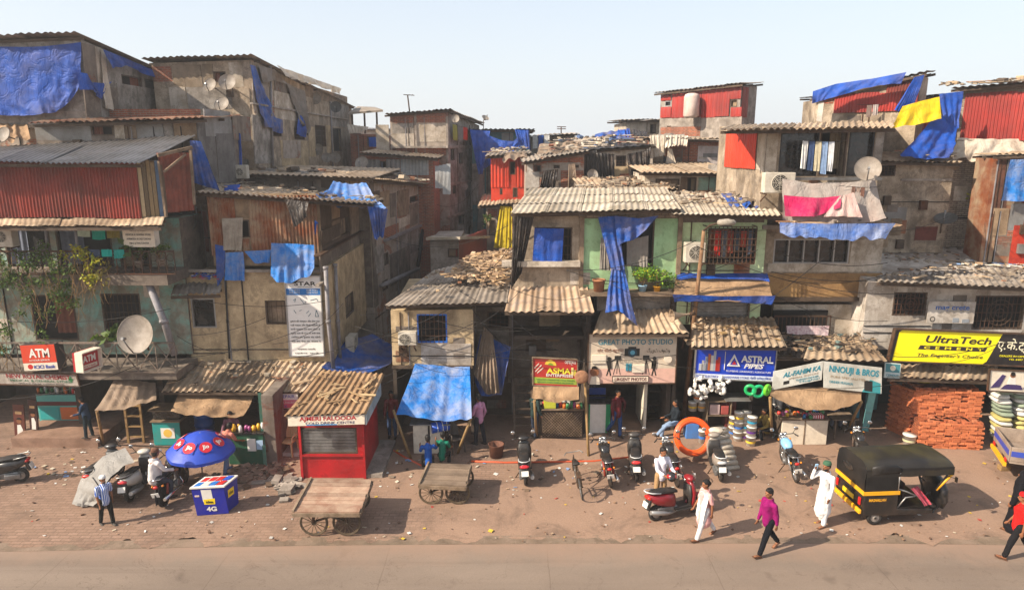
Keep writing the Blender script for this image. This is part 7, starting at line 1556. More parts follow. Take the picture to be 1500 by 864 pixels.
    if hair and not robe:
        mb = MB(); mb.ball(hd(0,-.022,.046), (.09,.1,.094), 14, 10); mb.ball(hd(0,-.04,.01), (.088,.082,.1), 14, 10); mb.ball(hd(0,.03,.088), (.066,.058,.04), 12, 8); seg(mb, [hd(0,-.06,.03), hd(0,-.06,-.06)], [(.07,.04),(.052,.03)], 10)
        if hair == 'bun': mb.ball(hd(0,-.12,.01), (.05,.05,.055), 10, 8)
        remesh(mb, .017, 'hair', m_hair if hair != 'grey' else cloth('6f6a66'), root, 3, .006, 9)
    if beard:
        mb = MB(); mb.ball(hd(0,.035,-.075), (.062,.06,.055), 12, 8); remesh(mb, .012, 'beard', m_hair if beard is True else cloth(beard), root, 2, .005)
    if cap:
        mb = MB(); mb.lathe([(.092,.055),(.093,.1),(.08,.125),(.04,.14),(0,.142)], Vector(), 20); mb.lathe([(.094,.052),(.098,.056),(.097,.075),(.094,.078)], Vector(), 20)
        mb.v = [hc + hm @ Vector((v.x, v.y*1.12-.012, v.z)) for v in mb.v]; mb.build('cap', cloth(cap), root, uv=False)
    for i in (0,1):
        a_, ft = J['f%d'%i]; mb = MB()
        if shoes == 'sandal':
            mb.hexa([a_-ft*.07+Vector((-.042,0,-.088)), a_-ft*.07+Vector((.042,0,-.088)), a_+ft*.19+Vector((.042,0,-.088)), a_+ft*.19+Vector((-.042,0,-.088)), a_-ft*.07+Vector((-.042,0,-.07)), a_-ft*.07+Vector((.042,0,-.07)), a_+ft*.19+Vector((.042,0,-.07)), a_+ft*.19+Vector((-.042,0,-.07))]); mb.tube([a_+ft*.07+Vector((-.042,0,-.07)), a_+ft*.08+Vector((0,0,-.025)), a_+ft*.07+Vector((.042,0,-.07))], .012, 6)
            mb.build('sandal', col('5a3a26',.7,.3), root, uv=False)
        else:
            seg(mb, [a_-ft*.035-Vector((0,0,.045)), a_+ft*.06-Vector((0,0,.045)), a_+ft*.15-Vector((0,0,.055))], [(.045,.042),(.046,.038),(.045,.026)], 12); mb.build('shoe', col(shoes,.6,.3), root, uv=False)
    root['hand'] = [list(hands[1][0]+hands[1][1]*.07)]
    return root, s, J, hc
def hand_w(pr, i):      # world position of a hand
    root, s, J, hc = pr; sh, el, wr, d3 = J['a%d' % i]; m = Matrix.Rotation(root.rotation_euler.z, 3, 'Z'); return Vector(root.location) + m @ ((wr + d3*.07)*s)
def head_w(pr): root, s, J, hc = pr; return Vector(root.location) + Matrix.Rotation(root.rotation_euler.z, 3, 'Z') @ (hc*s)
chk = stripes('blue_striped_cloth','2b4f9a','c9cfda',22,0,.45)
person('man in a white cap and blue striped shirt walking by the parked scooters',158,768,78,-35,trousers='23211c',cap='d9d6d0',pattern=chk,sleeve='short',legs=((12,6),(-10,8)),arms=((-5,10,15),(8,10,20)),lean=4,shoes='26241f',beard='5a5550',stout=1.12)
person('man in a white shirt and dark cap sitting on the black motorcycle',232,740,70,60,shirt='cfc6c2',trousers='3a3a44',sit=.82,legs=((55,60),(55,60)),arms=((35,12,40),(35,12,40)),lean=6,cap='6b4a3c',stout=1.15,scale=.98)
person('man in a salmon shirt and jeans leaning on the little shop counter',333,690,74,65,shirt='c47a68',trousers='6f86a8',legs=((18,20),(-12,4)),arms=((50,10,40),(45,10,45)),lean=22,shoes='2d4a7a',sleeve='short')
person('man in dark clothes standing on the chemist step with a paper',131,640,60,185,shirt='26384f',trousers='1d2a30',z=.32,legs=((6,3),(-4,3)),arms=((25,8,60),(20,8,60)),lean=8)
pk = person('man in a plum purple shirt and black trousers walking along the road',1122,808,96,200,shirt='86105a',trousers='141318',legs=((22,4),(-24,14)),arms=((-12,2,10),(12,2,12)),lean=3,shoes='sandal',headturn=10,scale=1.0)
kp = person('man in white kurta and green cap holding a phone to his ear',1203,768,90,205,shirt='e0dcd8',trousers='e0dcd8',kurta=.5,legs=((5,2),(-5,4)),arms=((5,8,10),(60,15,130,12)),cap='3f5f48',shoes='sandal',beard=True,scale=1.02)
person('woman in white with a pink sleeved tunic walking right to left',1030,787,80,195,shirt='d9a29c',trousers='d8d2d0',kurta=.35,sleeve='short',hair='bun',legs=((20,4),(-22,12)),arms=((-14,8,12),(14,8,18)),dup='ded8d4',shoes='sandal',scale=.93,headturn=0)
hm_ = person('man in a white shirt holding a red and black helmet by the red scooter',966,738,66,-70,shirt='d5cfd6',trousers='a5835c',legs=((3,2),(-3,2)),arms=((35,8,55,10),(35,8,55,10)),lean=4,scale=.98)
person('man in a maroon shirt and jeans in the studio doorway',903,640,62,-60,shirt='5f2226',trousers='2f4a7a',legs=((4,2),(-16,20)),arms=((-15,45,5),(5,12,10)),scale=.98)
person('man in a dark top and jeans sitting sideways inside the open shop',988,640,58,190,shirt='20262c',trousers='7f93ae',sit=.55,legs=((80,35),(60,50)),arms=((25,10,60),(20,10,50)),scale=.95)
person('man in a pink shirt standing beside the tea stall',702,650,66,140,shirt='c58aa8',trousers='2c2a30',legs=((4,2),(-8,4)),arms=((10,12,50),(-12,12,35)),scale=1.0)
person('boy in a blue shirt with back turned beside the grey cart',628,690,44,100,shirt='1d4f9c',trousers='35322e',sit=.35,legs=((85,90),(80,95)),arms=((45,12,70),(60,20,80)),lean=8,scale=.95,sleeve='short')
person('boy in a green shirt seated next to the boy in blue',648,682,40,80,shirt='1d6f58',trousers='2f2c2a',sit=.35,legs=((80,90),(80,90)),arms=((40,8,40),(40,8,40)),lean=10,scale=.88,sleeve='short')
person('stallholder in a pale shirt behind the lattice front counter',824,632,54,-90,shirt='c9c2b8',trousers='3a3530',sit=.7,legs=((80,80),(80,80)),arms=((35,10,60,15),(35,10,60,15)),z=0,scale=.98)
person('man in dark clothes waiting at the left of the lattice counter',783,640,60,40,shirt='2a3a38',trousers='2c3444',legs=((4,2),(-4,2)),arms=((10,8,30),(5,8,20)),scale=.95)
person('man in a mustard shirt crouched beside the paint buckets',1123,640,46,200,shirt='8f7a3f',trousers='26282c',sit=.3,legs=((100,110),(95,110)),arms=((45,10,50),(40,10,60)),lean=15,scale=.95,hair='short')
person('man in a white shirt inside the snack stall',1138,622,52,-90,shirt='d2ccc4',trousers='4a463f',sit=.6,legs=((80,80),(80,80)),arms=((40,12,50),(30,12,60)),scale=.98)
person('seated man in cream behind the snack counter',1188,625,44,-95,shirt='b5a594',trousers='5a5048',sit=.62,legs=((80,80),(80,80)),arms=((30,14,50),(30,14,50)),scale=.96,beard='7d756c')
person('man in pale blue sitting at the right of the snack stall',1219,622,46,-100,shirt='9fa7bd',trousers='6a6a74',sit=.6,legs=((80,80),(80,80)),arms=((30,10,55),(30,10,55)),scale=.95)
person('man with a dark cap bending behind the little shop counter',345,668,50,-80,shirt='7a5560',trousers='3a3a3a',legs=((5,5),(5,5)),arms=((50,12,40),(50,12,40)),lean=20,scale=.95)
person('person in a red top walking at the right picture edge',1486,818,96,150,shirt='d01c18',trousers='1a181a',legs=((18,6),(-20,14)),arms=((-10,8,15),(12,8,20)),sleeve='short',shoes='sandal',scale=1.0,hair='short',cap='b01a1a')
person('woman in a black robe walking beyond the person in red',1487,778,88,130,robe='141216',legs=((10,4),(-8,6)),arms=((5,10,20),(5,10,20)),shoes='sandal',scale=.96)
person('dim figure in red inside the kiosk passage',575,640,58,-90,shirt='7a2a2a',trousers='3a4a6a',legs=((4,2),(-4,2)),arms=((10,8,40),(10,8,20)),scale=.95)
finish_remesh()
# things held
hp = hand_w(hm_, 0).lerp(hand_w(hm_, 1), .5); root = thing('helmet','red and black helmet held by the man in white','helmet',tuple(hp))
mb = MB(); mb.ball(hp+Vector((0,-.08,0)),(.13,.15,.13),18,12); mb.build('shell',col('24201f',.2,.1,0,.5),root); mb = MB(); mb.ball(hp+Vector((0,-.1,.02)),(.134,.12,.09),18,12); mb.build('red_band',col('b01c20',.2,.1,0,.5),root); mb = MB(); mb.ball(hp+Vector((-.03,-.17,-.01)),(.08,.075,.05),14,10); mb.build('visor',m_glass,root)
pp = hand_w(kp, 1); mb = MB(); mb.box(pp+Vector((0,0,.02)),(.075,.03,.15),Matrix.Rotation(.3,3,'X')); bevel(mb.build('mobile_phone',col('8fb4d0',.3,.1),None,'pale blue mobile phone at the ear of the man in white kurta','phone'),.008)
# ------------------------------------------------------------------ boards and writing
c_red, c_blue, c_green, c_org = col('b3201c',.5,.2), col('12399c',.4,.15), col('2f6b3c',.5,.3), col('c8642a',.6,.3)
s = Sign('bank_sign','orange red ATM board with white lower band on the lower balcony rail',(29,506),(79,504),(36,543),20.15,col('3c3836',.6,.3),th=.42)
s.rect(0,.3,1,1,col('c23a1c',.5,.15)); s.rect(0,0,1,.29,m_cream); s.text('ATM',.52,.68,.34,m_white,w=.6,bold=.03); s.text('24 HOUR SERVICE',.5,.4,.07,m_white,w=.6); s.disc(.2,.15,.1,c_red); s.text('ICICI Bank',.62,.14,.14,c_blue,w=.62,bold=.01)
s = Sign('bank_sign','small dark red ATM box sign jutting out of the lower balcony',0,0,0,0,col('a31420',.5,.2),pts=(P(115,518,19.35),P(143,509,20.1),P(118,545.5,19.35)),th=.22,frame=m_cream)
s.text('ATM',.5,.6,.34,m_white,w=.66,bold=.03); s.rect(.12,.1,.9,.3,m_cream); s.text('ICICI Bank',.5,.2,.1,c_red,w=.6)
s = Sign('shop_sign','faded chemist name board across the shop at far left',(-22,544),(112,548),(-16,562),20.3,surf('faded_board','b9ada0','94887c',2,dirt='6f6255',damt=.5),frame=m_iron)
s.text('NEW ROYAL CHEMIST',.57,.72,.36,col('8a2a2a',.6,.3),w=.7,bold=.02); s.text('MEDICAL & GENERAL STORE',.58,.36,.2,col('3a6a4c',.6,.3),w=.66); s.text('GROUND FLOOR, STATION ROAD',.58,.12,.09,m_ink,w=.5)
s.lines([((.92,.3),(.92,.8)),((.895,.55),(.945,.55))],.16,c_green,'cross_mark')
s = Sign('shop_sign','white box board with small lettering on the upper balcony',(178,332),(224,332),(182,362),20.45,m_cream,th=.3)
for k, t in enumerate(('ROYAL CHEMIST','MEDICAL & GENERAL STORE','AMBIKESH ROAD DADAR','MILK & PAN CENTER')): s.text(t,.5,.82-.21*k,.1,m_ink,w=(.5,.8,.78,.62)[k])
s = Sign('advert_board','tall white advert board with blue band on the ochre house corner',(417,404),(469,404),(424.5,521.5),21.85,col('ded9d2',.5,.15),frame=m_alu)
s.rect(0,.765,1,.845,col('1566a8',.5,.1)); s.text('STAR',.56,.905,.05,m_ink,w=.62,bold=.02); s.poly([(.12,.9),(.4,.96),(.45,.97),(.3,.915)],m_ink); s.text('OPTICS & WATCHES',.55,.865,.012,m_ink,w=.4)
for k in range(3): s.text('SALES SERVICE',.25,.83-.02*k,.011,m_white,w=.3); s.text('REPAIR WORKS',.75,.83-.02*k,.011,m_white,w=.32)
dr = col('2a5a68',.6,.1)
s.lines([((.2,.7),(.27,.72)),((.27,.72),(.24,.68)),((.4,.72),(.5,.66)),((.52,.66),(.56,.69)),((.68,.7),(.86,.72)),((.86,.72),(.9,.69)),((.2,.58),(.26,.54)),((.36,.57),(.42,.58)),((.55,.54),(.63,.57)),((.6,.5),(.68,.54)),((.8,.5),(.84,.58)),((.84,.58),(.9,.5)),((.8,.5),(.9,.5))],.006,dr)
for k, t in enumerate(('दुकान की मरम्मत और सेवा यहां','घड़ी चश्मा और बैटरी मिलती है','सभी प्रकार का काम होता है','सुबह दस से रात नौ बजे तक','रविवार को दुकान बंद रहेगी','एक बार सेवा का अवसर दें')): s.text(t,.5,.44-.05*k,.02,m_ink,w=.84)
s.text('धन्यवाद पधारिए',.5,.09,.016,m_ink,w=.5); s.text('फोन करें',.5,.04,.016,m_ink,w=.7)
s = Sign('shop_sign','small white red board under the long brown awning',(379,576),(437,575),(381,599),20.35,m_white,frame=m_iron)
s.rect(0,.05,1,.55,col('c24a6a',.5,.2)); s.text('MOBILE REPAIR',.5,.78,.2,c_blue,w=.8); s.text('RECHARGE & ACCESSORIES',.5,.4,.16,m_white,w=.86); s.text('XEROX',.5,.17,.14,c_blue,w=.4)
s = Sign('shop_sign','red and green framed ASMA board over the lattice counter',(780,523.5),(846,526.5),(780.5,564),20.9,col('a82a24',.5,.25),frame=m_wood)
s.rect(.02,.08,.98,.3,col('93a83c',.5,.3)); s.disc(.4,.74,.2,col('d8b83c',.5,.2),n=16,a0=0,a1=math.pi); s.disc(.4,.74,.1,col('7d8f2a',.5,.2),n=12,a0=0,a1=math.pi)
s.text('ASMA',.58,.56,.2,col('e0d03a',.5,.2),w=.54,bold=.03); s.text('ENTERPRISES',.6,.4,.1,m_white,w=.6,bold=.02); s.text('अस्मा',.84,.86,.13,m_white,w=.26); s.text('TOBACCO CIGARETTES COLD DRINKS',.5,.23,.05,c_green,w=.86); s.text('BISCUITS CHIPS MOBILE RECHARGE',.5,.14,.05,c_green,w=.8); s.lines([((.06,.5),(.2,.75)),((.1,.45),(.24,.66)),((.04,.62),(.14,.8))],.03,m_cream); s.rect(.86,.42,.91,.7,col('d8c87a',.5,.2)); s.rect(.92,.4,.97,.62,col('c8b44a',.5,.2))
s = Sign('shop_sign','cream photo studio board with two cameramen silhouettes',(862.5,488.5),(993,487.5),(860.5,562),21.2,surf('photo_board','d2c3ae','c0ad97',1.2,rough=.6,dirt='94806c',damt=.45,fine=.08,bumps=0),frame=m_iron)
s.rect(0,0,1,.3,col('cfa594',.6,.3)); tl_ = col('2b7a8c',.5,.15)
s.text('GREAT PHOTO STUDIO',.53,.83,.105,tl_,w=.84,bold=.012); s.text('ग्रेट फोटो स्टुडियो',.25,.66,.06,col('8a5a42',.6,.2),w=.3); s.rect(.41,.55,.58,.7,m_ink); s.disc(.5,.62,.085,col('1a3a48',.3,.1)); s.disc(.5,.62,.045,col('5a9ab0',.2,.1)); s.rect(.45,.7,.54,.735,m_ink); s.text('گریٹ فوٹو',.79,.66,.07,m_ink,w=.26)
for sx, x in ((1,.24),(-1,.75)):
    s.disc(x,.5,.038,m_ink); s.poly([(x-.028*1,.46),(x+.022,.46),(x+.03*sx,.3),(x-.015*sx,.3)],m_ink); s.lines([((x,.32),(x-.025*sx,.16)),((x,.32),(x+.02*sx,.16)),((x+.02*sx,.44),(x+.075*sx,.5))],.025,m_ink); s.rect(min(x+.06*sx,x+.13*sx),.48,max(x+.06*sx,x+.13*sx),.56,m_ink); s.lines([((x+.09*sx,.48),(x+.05*sx,.18)),((x+.09*sx,.48),(x+.13*sx,.18)),((x+.09*sx,.48),(x+.09*sx,.2))],.012,m_ink)
s.text('We Click the Good Moments',.5,.46,.035,col('4a4a4a',.6,.1),w=.34); [s.rect(.43+.036*i,.26+.075*j,.458+.036*i,.325+.075*j,tl_) for i in (0,1) for j in (0,1)]; s.rect(.5,.23,.64,.38,m_cream); s.rect(.04,.42,.2,.58,m_cream)
s.disc(.075,.24,.085,m_skin); s.poly([(.02,0),(.14,0),(.13,.13),(.09,.17),(.04,.15)],m_cream); s.disc(.075,.3,.06,m_hair,a0=0,a1=math.pi,n=12); s.disc(.9,.49,.075,m_cream); s.lines([((.87,.52),(.93,.52)),((.88,.46),(.92,.46))],.02,m_ink); s.rect(.28,.04,.69,.16,m_ink); s.rect(.285,.05,.685,.15,col('d8c4ae',.6,.2)); s.text('URGENT PHOTOS',.485,.1,.065,col('5a2420',.6,.1),w=.36,bold=.02)
s = Sign('shop_sign','bright blue pipe dealer board with white lettering beside the lamp post',(1020,505),(1138,510.5),(1016.5,553.5),20.65,col('123cb0',.35,.08),frame=m_alu)
s.rect(0,0,1,.15,col('d5d8e0',.4,.15)); s.text('ROHIT ELECTRICALS & HARDWARE STORES',.36,.075,.07,c_blue,w=.66); s.text('रोहित इलेक्ट्रिकल',.83,.075,.07,c_blue,w=.26)
for i, (x, h_, cc) in enumerate([(.1,.3,'b5b0aa'),(.14,.42,'8a8f9a'),(.175,.5,'b8683a'),(.21,.46,'c9c4bd'),(.24,.6,'a8aeb8'),(.27,.34,'b02a24'),(.295,.42,'b03a34'),(.12,.22,'9a9fa8'),(.065,.2,'c4c8ce')]): s.rect(x-.015,.25,x+.015,.25+h_,col(cc,.3,.05,.4))
s.rect(.365,.3,.369,.85,m_white); s.poly([(.4,.42),(.56,.42),(.48,.78)],m_white); s.poly([(.43,.46),(.53,.46),(.48,.69)],c_blue); s.poly([(.455,.48),(.51,.48),(.482,.6)],c_red); s.text('ASTRAL',.765,.66,.2,m_white,w=.4,bold=.03); s.text('PIPES',.73,.45,.14,m_white,w=.25,bold=.03,shear=.3); s.text('PLUMBING | DRAINAGE | AGRICULTURE',.67,.27,.055,m_white,w=.56)
bm2 = surf('grubby_banner','d6d4ca','bdb9ac',1.4,rough=.7,dirt='7d7262',damt=.6)
sA = Sign('shop_banner','torn grubby banner with turquoise lettering above the snack stall',(1133,544),(1206,529),(1131,571),20.45,bm2,th=.02); tq = col('1c7f90',.6,.3)
sA.text('AL-FAHIM KA',.58,.68,.26,tq,w=.76,bold=.03,shear=.2); sA.text('SPECIAL SNACKS',.62,.42,.09,col('9a8468',.6,.3),w=.6); sA.rect(.22,.16,.34,.34,m_ink); sA.text('TURKISH DINNER',.7,.26,.1,tq,w=.46); sA.text('Mughlai',.75,.12,.1,tq,w=.4)
sB = Sign('x',None,(1206.5,529),(1292,538.5),(1206.5,567.5),20.45,bm2,th=.02,parent=sA.root,part='banner_half')
if True:
    p0, p1, p2 = (sA.root.location + v for v in (Vector(),)*3) if False else (None,)*3
sB.text('NNOUJI & BROS',.52,.72,.24,tq,w=.86,bold=.03,shear=.15); sB.text('PURE SPECIALITIES',.42,.46,.09,col('9a8468',.6,.3),w=.6); sB.text('DINNER MUGHLAI',.3,.26,.1,tq,w=.4); sB.poly([(.66,0),(.98,0),(.98,.4),(.8,.5)],col('2f8f94',.6,.3)); sB.rect(.7,.05,.84,.45,m_ink)
s = Sign('shop_banner','grimy white banner with blue lettering between the curled grilles',(1361,441),(1430,442),(1357,473),21.75,m_wwash,th=.02); s.text('mag crete',.52,.68,.24,col('2d5a9a',.6,.3),w=.72,bold=.02); s.disc(.12,.18,.12,m_ink); s.disc(.12,.18,.08,m_wwash); s.rect(.55,.05,.68,.25,col('8a8f94',.6,.3)); s.rect(.75,.05,.9,.2,col('8a8f94',.6,.3))
s = Sign('cement_sign','large yellow and black cement board over the right hand shop',(1311,481.5),(1552,491),(1300.5,528.5),21.1,col('1f1a1a',.5,.2),frame=m_iron,th=.12); ye = col('f0e010',.4,.06)
s.poly([(.025,.02),(.58,.02),(.6,.1),(.655,.97),(.64,.985),(.05,.985),(.03,.9)],ye); dk = col('2d2422',.5,.1)
s.text('UltraTech',.4,.73,.22,dk,w=.4,bold=.022,shear=.15); s.poly([(.165,.4),(.575,.4),(.585,.53),(.175,.53)],dk); s.text('C  E  M  E  N  T',.38,.465,.08,ye,w=.36,bold=.02); s.text("The Engineer's Choice",.37,.22,.1,dk,w=.4,shear=.2); s.text('ए.के.ट्रेडर्स',.8,.62,.28,col('e8e0c0',.5,.1),w=.32); s.text('DEALERS IN CEMENT & STEEL',.8,.3,.06,ye,w=.26); s.text('TEL 2407 2407',.8,.2,.05,ye,w=.14)
s = Sign('shop_sign','small teal and white board tucked below the yellow cement board',(1297,531),(1320,533),(1295,553),20.9,col('b9c4c0',.5,.3)); s.rect(.05,.4,.95,.95,col('3f7f86',.5,.2)); s.disc(.5,.68,.18,m_cream); s.text('CEMENT',.5,.2,.16,tq,w=.8)
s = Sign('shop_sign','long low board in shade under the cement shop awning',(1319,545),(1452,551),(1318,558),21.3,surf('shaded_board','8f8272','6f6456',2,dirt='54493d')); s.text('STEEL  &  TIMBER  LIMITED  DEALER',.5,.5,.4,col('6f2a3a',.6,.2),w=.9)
s = Sign('picture_board','cream picture board with a purple seated figure beside the sacks',(1450,541),(1530,545),(1447,572),20.4,m_cream,frame=m_iron)
pu = col('3a2a5a',.5,.2); s.poly([(.22,.1),(.62,.1),(.6,.32),(.4,.4),(.3,.3)],pu); s.poly([(.34,.35),(.5,.35),(.48,.68),(.38,.7)],m_white); s.disc(.43,.78,.12,m_skin); s.disc(.43,.84,.1,m_hair); s.poly([(.04,.15),(.2,.2),(.3,.75),(.24,.8)],pu); s.disc(.75,.5,.2,col('5a8a5a',.5,.2)); s.text('paints',.75,.2,.14,pu,w=.3)

# ------------------------------------------------------------------ kiosk
kr = surf('kiosk_red_paint','b3141c','9a0f17',1.2,rough=.45,spec=.5,dirt='6f2a24',damt=.35,fine=.08,bumps=.08)
h = House('red_kiosk','bright red drinks kiosk with half closed roller shutter and twig strewn roof',(438,616,18.5),(531,615,18.5),0,2.1,kr,'kiosk')
h.open(441,626,523,664,'shutter','grey roller shutter',depth=.08); h.finish()
mb = MB(); f = h.f
for a in (.0,f.L): mb.bar(f.pt(a,0,.02),f.pt(a,h.A.z,.02),.07)
mb.bar(f.pt(0,f.sz(480,666)[1],.03),f.pt(f.L,f.sz(480,666)[1],.03),.06); mb.build('frame',kr,h.root)
mb = MB(); f.box(mb, -.05,0,f.L+.5,.12,-2.4,-.004); mb.build('plinth',m_concrete,h.root)
roof_part(h.root,P(416,608,18.0),P(536,606,18.0),P(563,548,21.0),P(470,542,21.2),surf('kiosk_roof_sheet','ab8c6a','8a6b4c',1.4,rough=.9,dirt='6a4d35',damt=.5,island=.2),'roof',pitch=.17,amp=.024,sw=1.2,box=True,jit=.4,seed=31)
s = Sign('x',None,(421.5,610),(534,607),(422,624),18.03,m_cream,parent=h.root,part='name_board',th=.05); s.text('AJMERI FALOODA',.52,.66,.44,col('a8202a',.5,.2),w=.74,bold=.02); s.text('COLD DRINK CENTRE',.55,.24,.28,col('2a2a5a',.5,.2),w=.64); s.rect(.24,.01,.64,.1,col('3a8fc4',.5,.1))
mb = MB(); mb.prism([P(535,606,18.05),P(556,560,20.4),P(557,578,20.4),P(535,622,18.05)],(.04,0,0)); mb.build('side_board',surf('pale_blue_board','a8b4b8','8d989c',2,dirt='7a6d5e',damt=.4),h.root)
rubble('fallen_boards','broken boards and stones lying left of the kiosk base',[G(398,735),G(432,735),G(436,700),G(405,700)],24,.1,.5,m_concrete,41,.2)
# ------------------------------------------------------------------ small builders
def boxes(name, label, cat, spec, group=None):
    """spec: (part, a, b, material[, bevel]) boxes between two world corners, first is the base"""
    lo = Vector([min(min(q[1][i], q[2][i]) for q in spec) for i in range(3)]); hi = Vector([max(max(q[1][i], q[2][i]) for q in spec) for i in range(3)])
    root = thing(name, label, cat, ((lo.x+hi.x)/2,(lo.y+hi.y)/2,lo.z), group=group)
    for q in spec:
        mb = MB(); mb.bb(q[1], q[2]); o = mb.build(q[0], q[3], root); bevel(o, q[4] if len(q) > 4 else .012)
    return root
def counter(name, label, x0, x1, py, d, h_, front, top, cat='counter', extra=None):
    a, b = G(x0,py), G(x1,py); sp = [('front_panel',(a.x,a.y,0),(b.x,a.y+.04,h_),front),('carcass',(a.x+.01,a.y+.045,0),(b.x-.01,a.y+d,h_-.01),m_woodd),('counter_top',(a.x-.04,a.y-.05,h_+.002),(b.x+.04,a.y+d,h_+.045),top)]
    r = boxes(name,label,cat,sp); return r, a, b
def jars(label, a, b, z, n, cols_, grp, seed, r=.05, hh=.13, name='jar', cat='jar', y1=None):
    rg = random.Random(seed)
    for i in range(n):
        c = Vector((lerp(a.x,b.x,(i+.5)/n)+rg.uniform(-.02,.02), lerp(a.y,y1 or a.y+.2,rg.random()), z)); q = r*rg.uniform(.8,1.15); k = hh*rg.uniform(.7,1.2)
        mb = MB(); mb.lathe([(0,0),(q,0),(q,k*.8),(q*.7,k*.86),(q*.7,k),(0,k)], c, 10); mb.build(name, col(rg.choice(cols_),.35,.15), None, label, cat, grp)
BR = ['b5322a','d0a02a','2f6a9a','d8d2c8','3f7a4a','c86a2a','8a3a6a']
# chemist
r, a, b = counter('shop_counter','glass chemist counter with turquoise and orange panels',60,121,628,.6,1.25,col('5aa8a0',.3,.2),m_glass)
mb = MB(); [mb.bb((lerp(a.x,b.x,u0),a.y-.02,z0),(lerp(a.x,b.x,u1),a.y-.003,z1)) for u0,u1,z0,z1 in ((.05,.5,.36,.8),)]; mb.build('turquoise_panel',col('2a9a9a',.4,.2),r); mb = MB(); mb.bb((lerp(a.x,b.x,.54),a.y-.02,.36),(lerp(a.x,b.x,.98),a.y-.003,.8)); mb.build('orange_panel',c_org,r); mb = MB(); mb.bb((a.x,a.y-.015,.86),(b.x,a.y-.002,1.0)); mb.build('dark_band',col('5a1a1c',.4,.2),r)
jars('small medicine bottle on the chemist counter',a,b,1.3,16,BR,'bottles on the chemist counter',3,.045,.16,'bottle','bottle')
for i,(x0,x1,y0,y1,c) in enumerate([(18,34,592,640,'5a2a20'),(40,52,585,628,'3a1a18')]):
    s = Sign('poster',['dark brown poster of a seated woman leaning at the chemist doorway','tall poster with a woman in white beside the chemist counter'][i],(x0,y0),(x1,y0+1),(x0+4,y1),21.2,col(c,.4,.3)); s.poly([(.25,.0),(.75,.0),(.8,.25),(.6,.4),(.3,.38)],m_white); s.disc(.5,.5,.07,m_skin); s.disc(.5,.54,.07,m_hair,a0=0,a1=3.14); s.rect(.2,.72,.8,.8,col('c8a070',.5,.2))
# juice stall, little counter
r, a, b = counter('snack_stall','small stall with teal front and folding board top beside the chemist step',226,266,652,.7,.8,col('1f8a84',.4,.3),m_ply,'stall')
s = Sign('x',None,None,None,None,0,m_white,pts=(Vector((lerp(a.x,b.x,.3),a.y-.012,.6)),Vector((lerp(a.x,b.x,.8),a.y-.012,.6)),Vector((lerp(a.x,b.x,.3),a.y-.012,.25))),parent=r,part='front_label',th=.01); s.disc(.5,.5,.4,col('d8b04a',.5,.2))
boxes('shelf_box','weathered glass topped case above the teal fronted stall','display case',[('case',(a.x,a.y+.1,.86),(b.x,a.y+.6,1.2),m_glass),('lid',(a.x-.05,a.y-.12,1.205),(b.x+.05,a.y+.64,1.24),m_ply)])
g0 = G(289,640); mb = MB(); mb.lathe([(0,0),(.3,0),(.31,.2),(.33,.22),(.31,.25),(.31,.5),(.33,.52),(.31,.55),(.3,.75),(.28,.78),(0,.78)],g0+Vector((0,.6,0)),20); mb.build('plastic_drum',col('1a55a8',.35,.2),None,'blue plastic drum behind the blue umbrella','drum')
r, a, b = counter('shop_counter','green fronted glass shop counter beside the brick pillar',336,389,680,.7,1.0,col('23503a',.4,.3),m_glass)
mb = MB(); mb.bb((lerp(a.x,b.x,.55),a.y-.02,.45),(lerp(a.x,b.x,.78),a.y-.004,.85)); mb.build('price_sheet',m_white,r); mb = MB(); mb.bb((lerp(a.x,b.x,.8),a.y-.02,.5),(lerp(a.x,b.x,.98),a.y-.004,.8)); mb.build('price_sheet',col('9ab4cc',.5,.2),r)
jars('jar of sweets on the green fronted counter',a,b,1.05,9,BR,'jars on the green fronted counter',5,.06,.2)
boxes('brick_pillar','narrow brick partition wall right of the green fronted counter','wall',[('pillar',(G(390,678).x,G(390,678).y,0),(G(407,678).x,G(390,678).y+1.8,2.2),m_brickd)])
mb = MB(); mb.bar(G(389,684),P(380,575,19.9),.1,.08); mb.build('stall_post',col('2a5a48',.5,.4),None,'dark green post at the corner of the green fronted counter','post')
def chair(label, px, py, rz, mat, s=1):
    g = G(px,py); root = thing('plastic_chair',label,'chair',tuple(g),R(rz),world=False); root.scale=(s,s,s)
    mb = MB(); mb.loft([(-.2,.44,.19,.02),(0,.43,.22,.022),(.22,.44,.21,.025)],12,4); mb.build('seat',mat,root)
    mb = MB(); mb.grid(lambda u,v: Vector((-.2-.1*v-.05*math.cos((u-.5)*3),lerp(-.2,.2,u)*(1-.25*v*v),.45+.42*v)),10,6)
    for i in range(5): y = -.14+.07*i; mb.bar((-.24,y,.5),(-.33,y*.85,.84),.02,.02)
    mb.build('backrest',mat,root,recalc=False)
    for x in (-.18,.19):
        for y in (-.19,.19): mb = MB(); mb.bar((x,y,.43),(x*1.2,y*1.15,0),.05,.04); mb.build('leg',mat,root)
    for y in (-.23,.23): mb = MB(); mb.tube([(-.24,y,.66),(.0,y*1.05,.66),(.2,y,.62),(.22,y,.42)],.022,6); mb.build('armrest',mat,root)
chair('beige plastic chair standing in the narrow tiled doorway',424,664,-100,col('c4a67a',.45,.2))
chair('dark plastic chair under the tea stall awning',668,660,-60,col('4a4038',.5,.3))
a = G(405,668); boxes('tiled_floor','pale tiled doorway floor left of the kiosk','step',[('tiles',(a.x-.1,a.y,-.02),(G(438,668).x,a.y+1.6,.1),surf('pale_tiles','b9b0a8','a0968c',2,rough=.4))])
